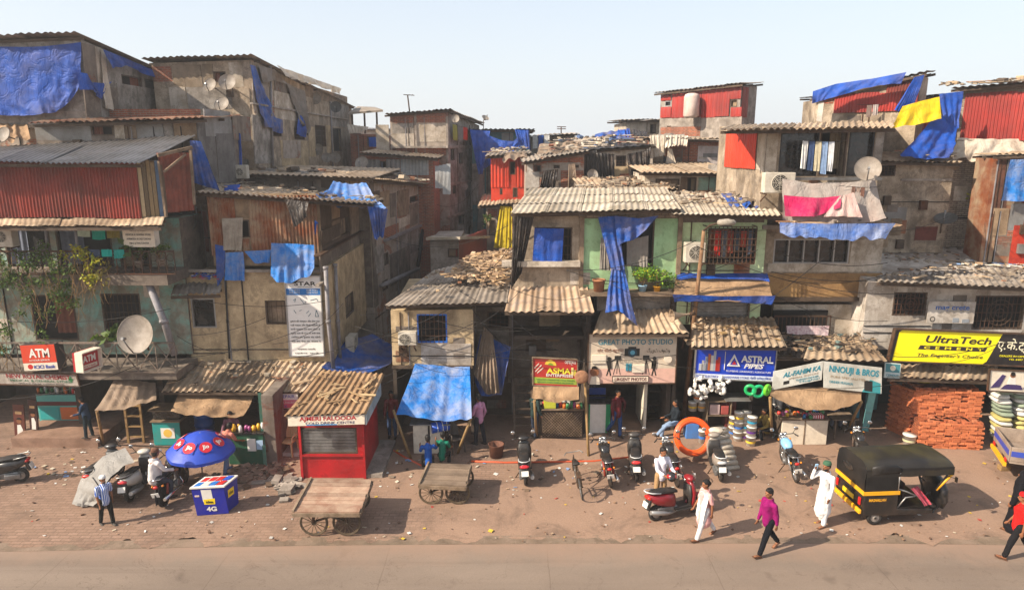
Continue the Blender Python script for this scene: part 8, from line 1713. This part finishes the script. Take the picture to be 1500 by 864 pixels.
# umbrella and phone counter
pole0 = G(297,706); c = P(293,636,pole0.y-.05); root = thing('umbrella','blue stall umbrella with red Jio roundels','umbrella',(pole0.x,pole0.y,0)); ub = c.copy(); ax = (c-pole0).normalized(); um = ax.to_track_quat('Z','Y').to_matrix()
def dome(u, v, e=0):
    a = 6.2832*u; k = abs(math.sin(4*a)); r_ = .92*v*(1-.04*k*v); return ub + um @ Vector((r_*math.cos(a), r_*math.sin(a), .06-.55*v**1.7+.02*k*v+e))
mb = MB(); mb.grid(dome,64,10); mb.grid(lambda u,v: ub+um@Vector((.925*(1-.04*abs(math.sin(4*6.2832*u)))*math.cos(6.2832*u),.925*(1-.04*abs(math.sin(4*6.2832*u)))*math.sin(6.2832*u),-.47-.09*v)),64,2); mb.build('canopy',col('2343a8',.5,.12),root,recalc=False)
mb = MB(); mb.tube([pole0,c+ax*.06],.02,8); mb.build('pole',m_alu,root)
for i in range(8):
    a0 = (i+.5)/8; ctr = dome(a0,.62,.012); e1 = (dome(a0+.01,.62,.012)-ctr).normalized(); e2 = (dome(a0,.58,.012)-ctr).normalized(); w_ = .17
    s = Sign('x',None,None,None,None,0,c_blue,pts=(ctr-e1*w_+e2*w_,ctr+e1*w_+e2*w_,ctr-e1*w_-e2*w_),parent=root,part='roundel',th=.002); s.n = um@Vector((0,0,1)) if s.n.z < 0 else s.n
    s.disc(.5,.5,.5,col('c4202c',.4,.05),d=.006); s.text('Jio',.5,.5,.34,m_white,bold=.03,d=.009)
A0, B0 = G(289,755), G(331,752); root = thing('phone_counter','blue promoter stand with white yellow label beside the umbrella pole','counter',((A0.x+B0.x)/2,A0.y+.3,0)); bx = col('14208c',.35,.15)
mb = MB(); mb.hexa([A0,B0,B0+Vector((.12,.5,0)),A0+Vector((.1,.5,0))]+[v+Vector((x,y,.78)) for v,x,y in ((A0,-.06,-.03),(B0,.02,-.03),(B0+Vector((.12,.5,0)),.03,.03),(A0+Vector((.1,.5,0)),-.03,.03))]); mb.build('cabinet',bx,root)
T = [A0+Vector((-.1,-.06,.79)),B0+Vector((.05,-.06,.79)),B0+Vector((.17,.56,.79)),A0+Vector((.03,.56,.79))]; mb = MB(); mb.prism(T,(0,0,.04)); mb.build('top_board',m_white,root)
s = Sign('x',None,None,None,None,0,m_white,pts=(T[3]+Vector((.03,-.03,.043)),T[2]+Vector((-.03,-.03,.043)),T[0]+Vector((.03,.03,.043))),parent=root,part='price_card',th=.003); s.n=Vector((0,0,1))
for i in range(4): s.rect(.04+.24*i,.52,.23+.24*i,.94,c_red if i<3 else col('2a4aa8',.4,.1)); s.rect(.04+.24*i,.06,.23+.24*i,.44,[col('2a6ab0',.4,.1),m_cream,col('2a6ab0',.4,.1),c_red][i])
s = Sign('x',None,None,None,None,0,bx,pts=(A0+Vector((-.065,-.035,.76)),B0+Vector((.018,-.035,.76)),A0+Vector((0,-.006,.02))),parent=root,part='front_panel',th=.004); s.rect(.28,.52,.6,.98,m_white); s.poly([(.3,.4),(.64,.4),(.66,.62),(.3,.6)],col('e8c81a',.4,.05)); s.text('idea',.48,.5,.1,m_ink,w=.22,bold=.02); s.text('4G',.5,.22,.17,m_white,w=.32,bold=.04); s.rect(.06,.72,.2,.78,col('d0b8a8',.5,.1))
s = Sign('x',None,None,None,None,0,bx,pts=(B0+Vector((.024,-.02,.76)),B0+Vector((.15,.52,.76)),B0+Vector((.004,.0,.02))),parent=root,part='side_panel',th=.004); s.rect(.25,.5,.7,.8,col('e8c81a',.4,.05)); s.text('idea',.48,.65,.14,m_ink,w=.3)
tarp('dust_sheet','pale dust sheet thrown over a parked scooter',[G(108,735,.1),G(118,702,.55),G(150,668,1.05),G(183,655,1.2)],[G(138,742,.1),G(146,716,.75),G(168,690,.95),G(196,676,1.12)],tarpm('grey_dust_sheet','908c87','7b7772',dust='8d857b',damt=.4,rough=.6),'dust sheet',amp=.07,seed=92,folds=4)
tarp('dust_sheet','second fold of pale sheet hanging to the ground by the scooter',[G(118,702,.56),G(133,697,.8),G(148,716,.75)],[G(106,738,.02),G(122,742,.02),G(140,740,.05)],tarpm('grey_dust_sheet','908c87'),'dust sheet',amp=.06,seed=93)
# tea stall
a, b = G(606,664), G(652,664); root = boxes('tea_table','white panelled tea stall table under the blue awning','stall',[('left_panel',(a.x,a.y,0),((a.x+b.x)/2-.03,a.y+.04,.95),m_cream),('right_panel',((a.x+b.x)/2+.03,a.y,0),(b.x,a.y+.04,.95),m_cream),('table_top',(a.x-.1,a.y-.05,.96),(b.x+.2,a.y+1.0,1.0),m_steel),('carcass',(a.x+.05,a.y+.1,0),(b.x-.05,a.y+.9,.94),m_woodd)])
for i,(x,r_,hh,l) in enumerate([(.2,.2,.3,'wide aluminium pot on the tea table'),(.65,.16,.34,'tall aluminium pot on the tea table'),(-.1,.12,.2,'small aluminium pan at the left of the tea table')]):
    mb = MB(); mb.lathe([(0,0),(r_*.85,0),(r_,hh*.8),(r_*1.08,hh),(r_,hh),(r_*.9,hh*.1),(0,hh*.08)],(a.x+x,a.y+.45+.1*i,1.0),18); mb.build('cooking_pot',m_alu,None,l,'pot','pots on the tea table')
p = P(632,627,20.1); q = P(657,622,20.3); mb = MB(); mb.tube([p,p.lerp(q,.5),q],.17,14); o = mb.build('rolled_sheet',col('1d4fb0',.4,.2),None,'rolled blue sheet tied with white cord on the tea table','roll'); mb = MB(); [mb.torus(p.lerp(q,t),.175,.012,18,5,(q-p).to_track_quat('Z','Y').to_matrix()) for t in (.3,.6,.85)]; mb.build('cord',m_white,o)
for x0,y0,Y0,x1,y1,l in ((576,600,20.0,602,672,'bamboo pole slanting under the left end of the blue awning'),(690,612,19.9,670,664,'bamboo pole slanting under the right end of the blue awning'),(142,602,19.7,152,650,'thin pole under the grey patchwork awning'),(783,586,20.2,786,640,'pole at the left of the lattice counter'),(857,560,20.9,862,668,'tall wooden pole between lattice counter and studio'),(1262,588,20.2,1240,632,'slanting pole under the tan snack awning'),(1128,582,20.2,1131,640,'post at the left of the snack awning')):
    mb = MB(); e = G(x1,y1); t = P(x0,y0,Y0); mb.tube([e,e.lerp(t,.5),t],.045,7); mb.build('awning_pole',m_bamboo,None,l,'pole')
def ladder(name,label,a,b,w,n,mat,cat='ladder'):
    root = thing(name,label,cat,tuple(a)); sd_ = Vector((w/2,0,0))
    for k in (-1,1): mb = MB(); mb.bar(a+sd_*k,b+sd_*k,.07,.06,up=(0,-1,0)); mb.build('side_rail',mat,root)
    for i in range(n): c_ = a.lerp(b,(i+.6)/n); mb = MB(); mb.bar(c_-sd_,c_+sd_,.04,.05); mb.build('rung',mat,root)
ladder('wooden_ladder','dark wooden ladder rising into the dim recess',G(768,642),P(764,536,22.6),.62,9,m_woodd)
ladder('bamboo_rack','bamboo rack leaning beside the teal fronted stall',G(200,648),P(193,588,20.8),.5,4,m_bamboo,'rack')
g0 = G(727,668); mb = MB(); mb.lathe([(0,0),(.2,0),(.24,.4),(.26,.42),(.23,.42),(.19,.04),(0,.04)],g0,18); o = mb.build('bucket',surf('rusty_bucket','6a4433','4a2e22',4,rough=.7),None,'rusty brown bucket beside the man in pink','bucket')
# lattice counter, studio counter
r, a, b = counter('shop_counter','brown lattice fronted counter below the red and green board',794,853,642,.7,1.0,surf('lattice_board','4a3a30','33271f',3),m_wood)
mb = MB(); n = 14
for i in range(n+6):
    for sg in (1,-1):
        x0 = lerp(a.x,b.x,(i-3)/n); x1 = x0+sg*.8; p, q = Vector((x0,a.y-.012,.08)), Vector((x1,a.y-.012,.92))
        for lo, hi in ((a.x+.02,b.x-.02),):
            d = q-p
            ts = sorted([(lo-p.x)/d.x,(hi-p.x)/d.x]); t0, t1 = max(0,ts[0]), min(1,ts[1])
            if t1 > t0: mb.bar(p+d*t0,p+d*t1,.014,.01,up=(0,-1,0))
mb.build('lattice',m_wood,r); jars('packet or jar on the lattice counter',a,b,1.05,12,BR,'goods on the lattice counter',8,.06,.2)
boxes('snack_box','yellow and green box of snacks at the left of the lattice counter','box',[('box',(a.x+.05,a.y,1.06),(a.x+.45,a.y+.3,1.36),col('b5b83a',.4,.2))])
r, a, b = counter('shop_counter','white studio counter with green sides',857,893,634,.6,1.05,m_white,m_glass)
for u0,u1 in ((0,.18),(.82,1)): mb = MB(); mb.bb((lerp(a.x,b.x,u0),a.y-.012,.01),(lerp(a.x,b.x,u1),a.y-.002,1.04)); mb.build('green_panel',col('1a8a5a',.4,.2),r)
boxes('glass_cabinet','glass cabinet with pink and blue bands behind the studio counter','cabinet',[('cabinet',(a.x+.1,a.y+.9,1.0),(b.x-.05,a.y+1.3,2.3),m_glass),('pink_band',(a.x+.1,a.y+.88,1.45),(b.x-.05,a.y+.897,1.6),col('b0587a',.4,.2)),('blue_band',(a.x+.1,a.y+.88,1.05),(b.x-.05,a.y+.897,1.3),col('2a4a9a',.4,.2))])
a = G(944,628); boxes('display_panel','tall pale panel standing open at the studio doorway','panel',[('panel',(a.x-.05,a.y,0),(a.x+.05,a.y+1.5,2.5),m_cream),('red_stripe',(a.x+.052,a.y+.1,.2),(a.x+.058,a.y+.3,2.3),c_red)])
a = G(950,622); boxes('metal_shelf','dark metal shelf rack right of the pale panel','shelf',[('shelf',(a.x,a.y+.3,z),(a.x+.6,a.y+.8,z+.04),m_iron) for z in (.1,.6,1.1,1.6)]+[('post',(a.x+x,a.y+.3+y,0),(a.x+x+.04,a.y+.34+y,1.9),m_iron) for x in (0,.56) for y in (0,.46)])
mb = MB(); c = P(852,552,20.7); m = Matrix((Vector((1,0,0)),Vector((0,0,1)),Vector((0,-1,0)))).transposed(); mb.lathe([(0,.05),(.14,.045),(.21,.02),(.225,0),(.21,-.02),(0,-.03)],c,24,m); o = mb.build('basket_tray',surf('cane_tray','a87a5a','7f5840',5,rough=.8),None,'round cane tray hanging on the pole beside the studio board','tray')
# hardware shop
WH = col('d6d0c6',.4,.2)
for gi,(x,y,n,sp,l,g_) in enumerate([(1026,568,20,.34,'white elbow pipe fitting in the bunch hanging below the blue board corner','left bunch of pipe fittings'),(1056,569,15,.28,'white tee pipe fitting in the second hanging bunch','right bunch of pipe fittings')]):
    rg = random.Random(70+gi); c = P(x,y,20.5)
    mb = MB(); r_ = .055; mb.tube([Vector((r_*1.6*math.cos(t*1.57/4)-r_,0,r_*1.6*math.sin(t*1.57/4)-r_)) for t in range(5)],r_,10); mb.torus((r_*.6,0,-r_),r_*1.05,.012,14,5); base = mb.build('pipe_fitting',WH,None,l,'pipe fitting','%s'%g_)
    for k in range(n):
        o = base if k == 0 else copy_tree(base); o.location = c+Vector((rg.gauss(0,sp*.5),rg.uniform(-.15,.15),rg.gauss(0,sp*.42))); o.rotation_euler = (rg.uniform(0,6),rg.uniform(0,6),rg.uniform(0,6)); o.scale = (rg.uniform(.8,1.25),)*3
def coil(label, c, R_, r_, turns, mat, m, th=.02, cat='pipe coil', group=None):
    rg = random.Random(int(R_*999)); mb = MB(); root = c; n = 36*turns
    mb.tube([c + m @ Vector(((R_+r_*math.cos(i/36*2.4))*math.cos(2*math.pi*i/36),(R_+r_*math.cos(i/36*2.4))*math.sin(2*math.pi*i/36),r_*math.sin(i/36*2.4))) for i in range(n+1)],th,7); return mb.build('pipe_coil',mat,None,label,cat,group)
fm = Matrix((Vector((1,0,0)),Vector((0,.35,.94)),Vector((0,-.94,.35)))).transposed()
coil('big orange pipe coil leaning by the lamp post',P(1015,640,19.7)+Vector((0,0,.02)),.5,.075,16,col('dc5418',.35,.15),fm,.024)
for i,(x,cc,l) in enumerate([(1099,'1a9a54','dark green hose coil hanging left of the other two'),(1111,'18a86a','middle green hose coil hanging below the blue board'),(1124,'6cc42a','light green hose coil hanging at the right')]):
    coil(l,P(x,571+2*(i==1),20.4),.14+.03*(i==1),.035,9,col(cc,.3,.1),Matrix.Rotation(R(30*i-20),3,'Z')@m,.02,'hose coil','green hose coils')
def bucket(label, c, r_, hh, band, grp):
    root = thing('paint_bucket',label,'bucket',tuple(c),group=grp); mb = MB(); mb.lathe([(0,0),(r_*.88,0),(r_,hh*.93),(r_*1.06,hh*.93),(r_*1.06,hh),(0,hh)],c,18); mb.build('bucket',WH,root)
    mb = MB(); mb.lathe([(r_*.955,hh*.35),(r_*.97,hh*.56)],c+Vector((0,0,0)),18); mb.v=[c+(v-c)*1.012 if False else Vector((c.x+(v.x-c.x)*1.03,c.y+(v.y-c.y)*1.03,v.z)) for v in mb.v]; mb.build('label_band',col(band,.4,.1),root,recalc=False)
k = 0; b0 = G(1099,652)
for ox,oy,nn in ((0,0,3),(-.3,.38,3),(-.05,.42,3),(-.33,.75,2)):
    for j in range(nn): bucket('white paint bucket in the tall group beside the crouching man',b0+Vector((ox,oy,.34*j+.0)),.155,.33,['d8b03a','5a2a7a','2a8aa8','b0b4b8','3a6ab0'][k%5],'paint buckets beside the crouching man'); k += 1
b0 = G(1024,632)
for j,(ox,z) in enumerate(((-.16,.62),(.16,.62),(0,.96))): bucket('white bucket on the blue board by the lamp post',b0+Vector((ox,.4,z)),.15,.32,['d8b03a','d8983a','c86a2a'][j],'white buckets by the lamp post')
bucket('single white bucket on the ground inside the orange coil',G(1030,650)+Vector((0,.15,0)),.13,.42,'3a6ab0',None)
a = G(1008,648); boxes('blue_board','scuffed blue board standing behind the orange coil','board',[('board',(a.x,a.y+.3,0),(a.x+.42,a.y+.7,.6),col('4a7ab8',.5,.4))])
a = G(1036,632); boxes('goods_shelf','open goods shelf of the hardware shop','shelf',[('shelf',(a.x,a.y,z),(a.x+.75,a.y+.5,z+.04),m_wood) for z in (.05,.55,1.05)]+[('side',(a.x+x,a.y,0),(a.x+x+.04,a.y+.5,1.1),m_wood) for x in (-.04,.75)]+[('goods_box',(a.x+.05,a.y+.05,.6),(a.x+.4,a.y+.4,.95),col('c4a8a4',.5,.2)),('goods_box',(a.x+.45,a.y+.05,.6),(a.x+.7,a.y+.4,.9),col('a8504a',.5,.2))])
a = G(1064,632); boxes('shop_counter','grey counter in the middle of the hardware shop','counter',[('cabinet',(a.x,a.y+.2,0),(a.x+.35,a.y+.7,1.1),col('6a2a2a',.5,.4)),('counter_top',(a.x-.1,a.y-.05,1.1),(a.x+.75,a.y+.75,1.14),m_tin)])
rg = random.Random(4); a = G(1070,690)
for j in range(8):
    mb = MB(); c = a+Vector((.0-.03*j,.1+.14*j*.6,.0)); z = .13*j; mb.loft([(-.28,.06,.17,.055),(0,.06,.19,.06),(.28,.06,.17,.055)],12,5); m4 = Matrix.Translation(c+Vector((0,.1,z)))@Matrix.Rotation(R(12+rg.uniform(-5,5)),4,'Z'); mb.xf(m4); mb.build('white_tray',surf('white_trays','cbbfae','a89a88',3,rough=.6),None,'white moulded block in the tall stack behind the silver brown scooter','block','stack of white moulded blocks')
# snack stall
r, a, b = counter('snack_counter','snack counter with two pale front panels under the tan awning',1143,1210,651,.8,.85,m_cream,m_wood,'stall')
mb = MB(); x = lerp(a.x,b.x,.5); mb.bb((x-.02,a.y-.012,0),(x+.02,a.y-.002,.85)); mb.build('panel_joint',m_wood,r)
jars('snack packet row on the snack counter',a,b,.9,22,BR,'snacks on the snack counter',12,.06,.13,'snack_packet','packet',a.y+.6)
boxes('red_striped_box','red striped box at the right end of the snack counter','box',[('box',(lerp(a.x,b.x,.62),a.y,.9),(lerp(a.x,b.x,.9),a.y+.25,1.02),stripes('red_white_stripe','b81a34','d8c8c8',14))])
a = G(1222,645); boxes('side_table','small table at the right end of the snack stall','table',[('table_top',(a.x-.1,a.y,.7),(a.x+.75,a.y+.7,.74),m_wood)]+[('leg',(a.x+x,a.y+y,0),(a.x+x+.05,a.y+y+.05,.7),m_wood) for x in (0,.6) for y in (.05,.6)])
a = G(1250,622); boxes('plastic_crate','turquoise plastic crate beside the turquoise door post','crate',[('crate',(a.x,a.y+.6,0),(a.x+.5,a.y+1.0,.5),col('3a9ab0',.4,.2))])
a = G(1283,612); boxes('door_leaf','pale turquoise board standing in the cement shop','board',[('leaf',(a.x,a.y+.8,0),(a.x+.45,a.y+.86,1.1),col('7fb8b8',.5,.3))])
a = G(1316,612); boxes('wooden_stool','small wooden stool inside the cement shop','stool',[('seat',(a.x,a.y,.4),(a.x+.4,a.y+.35,.44),col('b08a3a',.6,.3))]+[('leg',(a.x+x,a.y+y,0),(a.x+x+.04,a.y+y+.04,.4),col('b08a3a',.6,.3)) for x in (0,.36) for y in (0,.31)])
# bricks
bk = bits('kiln_brick',['ab5f3c','96502f','b56a45','a05a38','85462c','b06340','bb7450'],.92)
def bk1():
    t = NT('kiln_bricks'); o = t.node('ShaderNodeObjectInfo'); co = t.coord(); c = t.mix(o.outputs['Random'],srgb('c9774c'),srgb('a65b38')); c = t.mix(1.0,c,t.ramp(t.noise(16,5,.7,co),.25,.75,(.7,)*3+(1,),(1.12,)*3+(1,)),'MULTIPLY'); t.bump(t.noise(30,5,.7,co),.4,.01); return t.out(c,.92)
bkm = bk1(); rg = random.Random(9); base = None; nb = 0
def put_bricks(o, dx, dy, L_, rows, z0, endon, skip=.04, limit=999):
    global base, nb
    w_ = .115 if endon else .235
    for rI in range(rows):
        for i in range(int(L_/w_)):
            if nb >= 300 or rg.random() < skip: continue
            if base is None:
                mb = MB(); mb.box((0,0,.0375),(.225,.108,.073)); base = mb.build('brick',bkm,None,'single brick in the stacked brick pile','brick','bricks in the stacked pile',base=False); bevel(base,.006,1); b = base
            else: b = copy_tree(base)
            b.location = o + dx*((i+.5+.3*(rI%2))*w_+rg.uniform(-.008,.008)) + dy*rg.uniform(-.025,.03) + Vector((0,0,z0+rI*.077)); b.rotation_euler = (0,0,math.atan2(dx.y,dx.x)+(R(90) if endon else 0)+rg.uniform(-.06,.06)); nb += 1
a, b = G(1344,655), G(1441,660); d = (b-a); L1 = d.length; d.normalize(); nrm = Vector((-d.y,d.x,0))
put_bricks(a+nrm*.06,d,nrm,L1,11,0,False)
u0, u1 = a+nrm*.62-d*.05, b+nrm*.62+d*.1; L2 = (u1-u0).length
put_bricks(u0+nrm*.06+Vector((0,0,.82)),d,nrm,L2,12,0,False)
sdv = (G(1330,632)-u0); sl_ = sdv.length; sdv.normalize(); put_bricks(u0+d*.06,Vector((-.28,.96,0)).normalized(),d,1.15,22,0,False,.0)
bs = brick('stacked_brick_core','a85c3a','87482c','4a2818',bw=.23,bh=.077,ms=.008)
mb = MB(); up_ = Vector((0,0,1))
def blk_(p, q, dep, z0, z1): mb.hexa([p+up_*z0,q+up_*z0,q+nrm*dep+up_*z0,p+nrm*dep+up_*z0,p+up_*z1,q+up_*z1,q+nrm*dep+up_*z1,p+nrm*dep+up_*z1])
blk_(a+nrm*.1+d*.04,b+nrm*.1-d*.04,.6,0,.82); blk_(u0+nrm*.1+d*.1,u1+nrm*.1-d*.05,1.0,0,1.72)
o = mb.build('brick_core',bs,None,'inner bricks of the large red brick pile','brick pile',kind='stuff')
mb = MB()
for _ in range(110):
    u, v = rg.random(), rg.random(); p = u0.lerp(u1,.05+.9*u)+nrm*(.1+.9*v)+up_*1.73; mb.box(p+up_*.036,(.225,.108,.073),Matrix.Rotation(math.atan2(d.y,d.x)+rg.choice((0,1.57))+rg.uniform(-.08,.08),3,'Z'))
for _ in range(36): p = a.lerp(b,.04+.92*rg.random())+nrm*(.1+.42*rg.random())+up_*.83; mb.box(p+up_*.036,(.225,.108,.073),Matrix.Rotation(math.atan2(d.y,d.x)+rg.choice((0,1.57))+rg.uniform(-.08,.08),3,'Z'))
mb.build('brick_top_layer',bk,None,'loose bricks lying on top of the brick pile','brick pile',kind='stuff')
mb = MB(); mb.ball(u0.lerp(u1,.28)+nrm*.75+up_*1.85,(.35,.22,.1)); mb.build('yellow_bundle',col('d8b81a',.5,.2),None,'yellow bundle lying on top of the brick pile','bundle')
bucket('white bucket with faded label standing left of the brick pile',G(1331,650),.2,.34,'b5b08a',None)
# sacks
g0 = G(1460,656)+Vector((0,-.35,0)); base = None; SK = [surf('sack_white','d6d1c8','b5afa4',4,rough=.85,dirt='8a7d6c',damt=.4),surf('sack_yellowish','b8ab6a','94884e',4,rough=.85,dirt='8a7d6c',damt=.4),surf('sack_green','8f9a84','6f7a66',4,rough=.85,dirt='8a7d6c',damt=.4)]
SB = []
for m_ in SK:
    mb = MB(); mb.loft([(-.36,0,.1,.03),(-.33,0,.2,.055),(-.15,.0,.24,.085),(.15,.0,.24,.085),(.33,0,.2,.055),(.36,0,.1,.03)],14,2.6); o = mb.build('cement_sack',m_,None,'plump sack in the tall stack at the right edge','sack','sacks stacked at the right edge',base=False); SB.append([o,False])
for rI in range(14):
    for i in range(4):
        k = 0 if rg.random() < .6 else (1 if rI < 7 else 2); o = SB[k][0] if not SB[k][1] else copy_tree(SB[k][0]); SB[k][1] = True
        o.location = g0+Vector((.38+.7*i+rg.uniform(-.05,.05)-.02*rI,.55+.012*rI+rg.uniform(-.05,.05)+.12*(i==0),.08+.145*rI)); o.rotation_euler = (rg.uniform(-.08,.08),rg.uniform(-.06,.06),rg.uniform(-.12,.12)+(1.4 if i == 0 else 0))
a = G(1466,690); boxes('wood_block','short wooden block on the ground near the truck','block',[('block',(a.x,a.y,0),(a.x+.3,a.y+.18,.16),m_bamboo)])
# litter and stones on the ground
def scatter(name,label,n,seed,cols_,s0,s1,fn,thick=.25,cat='litter'):
    rg = random.Random(seed); mb = MB()
    for _ in range(n):
        p = fn(rg); s_ = rg.uniform(s0,s1)*rg.uniform(.4,1); mb.box(p+Vector((0,0,.012+s_*thick*.4)),(s_,s_*rg.uniform(.4,1),max(.004,s_*thick*rg.uniform(.2,1))),Matrix.Rotation(rg.uniform(0,6.3),3,'Z')@Matrix.Rotation(rg.uniform(-.3,.3),3,'X'))
    mb.build(name,bits('bits_'+name+str(seed),cols_),None,label,cat,kind='stuff')
scatter('litter','scraps of paper and plastic scattered over the dusty paving',230,1,['d8d4cc','c9c4ba','e4e0d8','b8a890','d0ccc4','b5453a','c9a63a','bfb8ae'],.035,.12,lambda r_: G(r_.uniform(-20,1520),660+130*r_.random()**1.1),.12)
scatter('gravel_stones','small stones and crumbs lying on the paving',380,2,['8a6a52','7a5c48','9c7c62','a58a70','6a5040'],.025,.09,lambda r_: G(r_.uniform(-20,1520),655+138*r_.random()),.5,'stones')
scatter('litter','denser rubbish along the drain before the shops',150,3,['d8d4cc','8a7866','b8a890','6f5a48','4a3c30','c4b8a4','7d92b5'],.05,.2,lambda r_: G(r_.choice([r_.gauss(390,30),r_.gauss(120,50),r_.gauss(800,60),r_.gauss(620,50)]),r_.gauss(690,14)),.15)
scatter('broken_rubble','broken kerb stones strewn between umbrella and kiosk',90,4,['8a7260','75604f','9a8270','65503f'],.08,.32,lambda r_: G(r_.gauss(375,28),r_.gauss(690,12)),.35,'rubble')
mb = MB(); mb.tube([G(690,676),G(740,678),G(800,677),G(870,676),G(940,668)],.03,6); mb.v=[v+Vector((0,0,.02)) for v in mb.v]; mb.build('water_hose',col('c4502a',.5,.3),None,'orange hose lying across the paving behind the lone black scooter','hose')
mb = MB(); mb.tube([G(560,650),G(590,668),G(618,682)],.035,6); mb.build('water_hose',col('c4502a',.5,.3),None,'orange hose end curling beside the seated boys','hose')
finish_text()
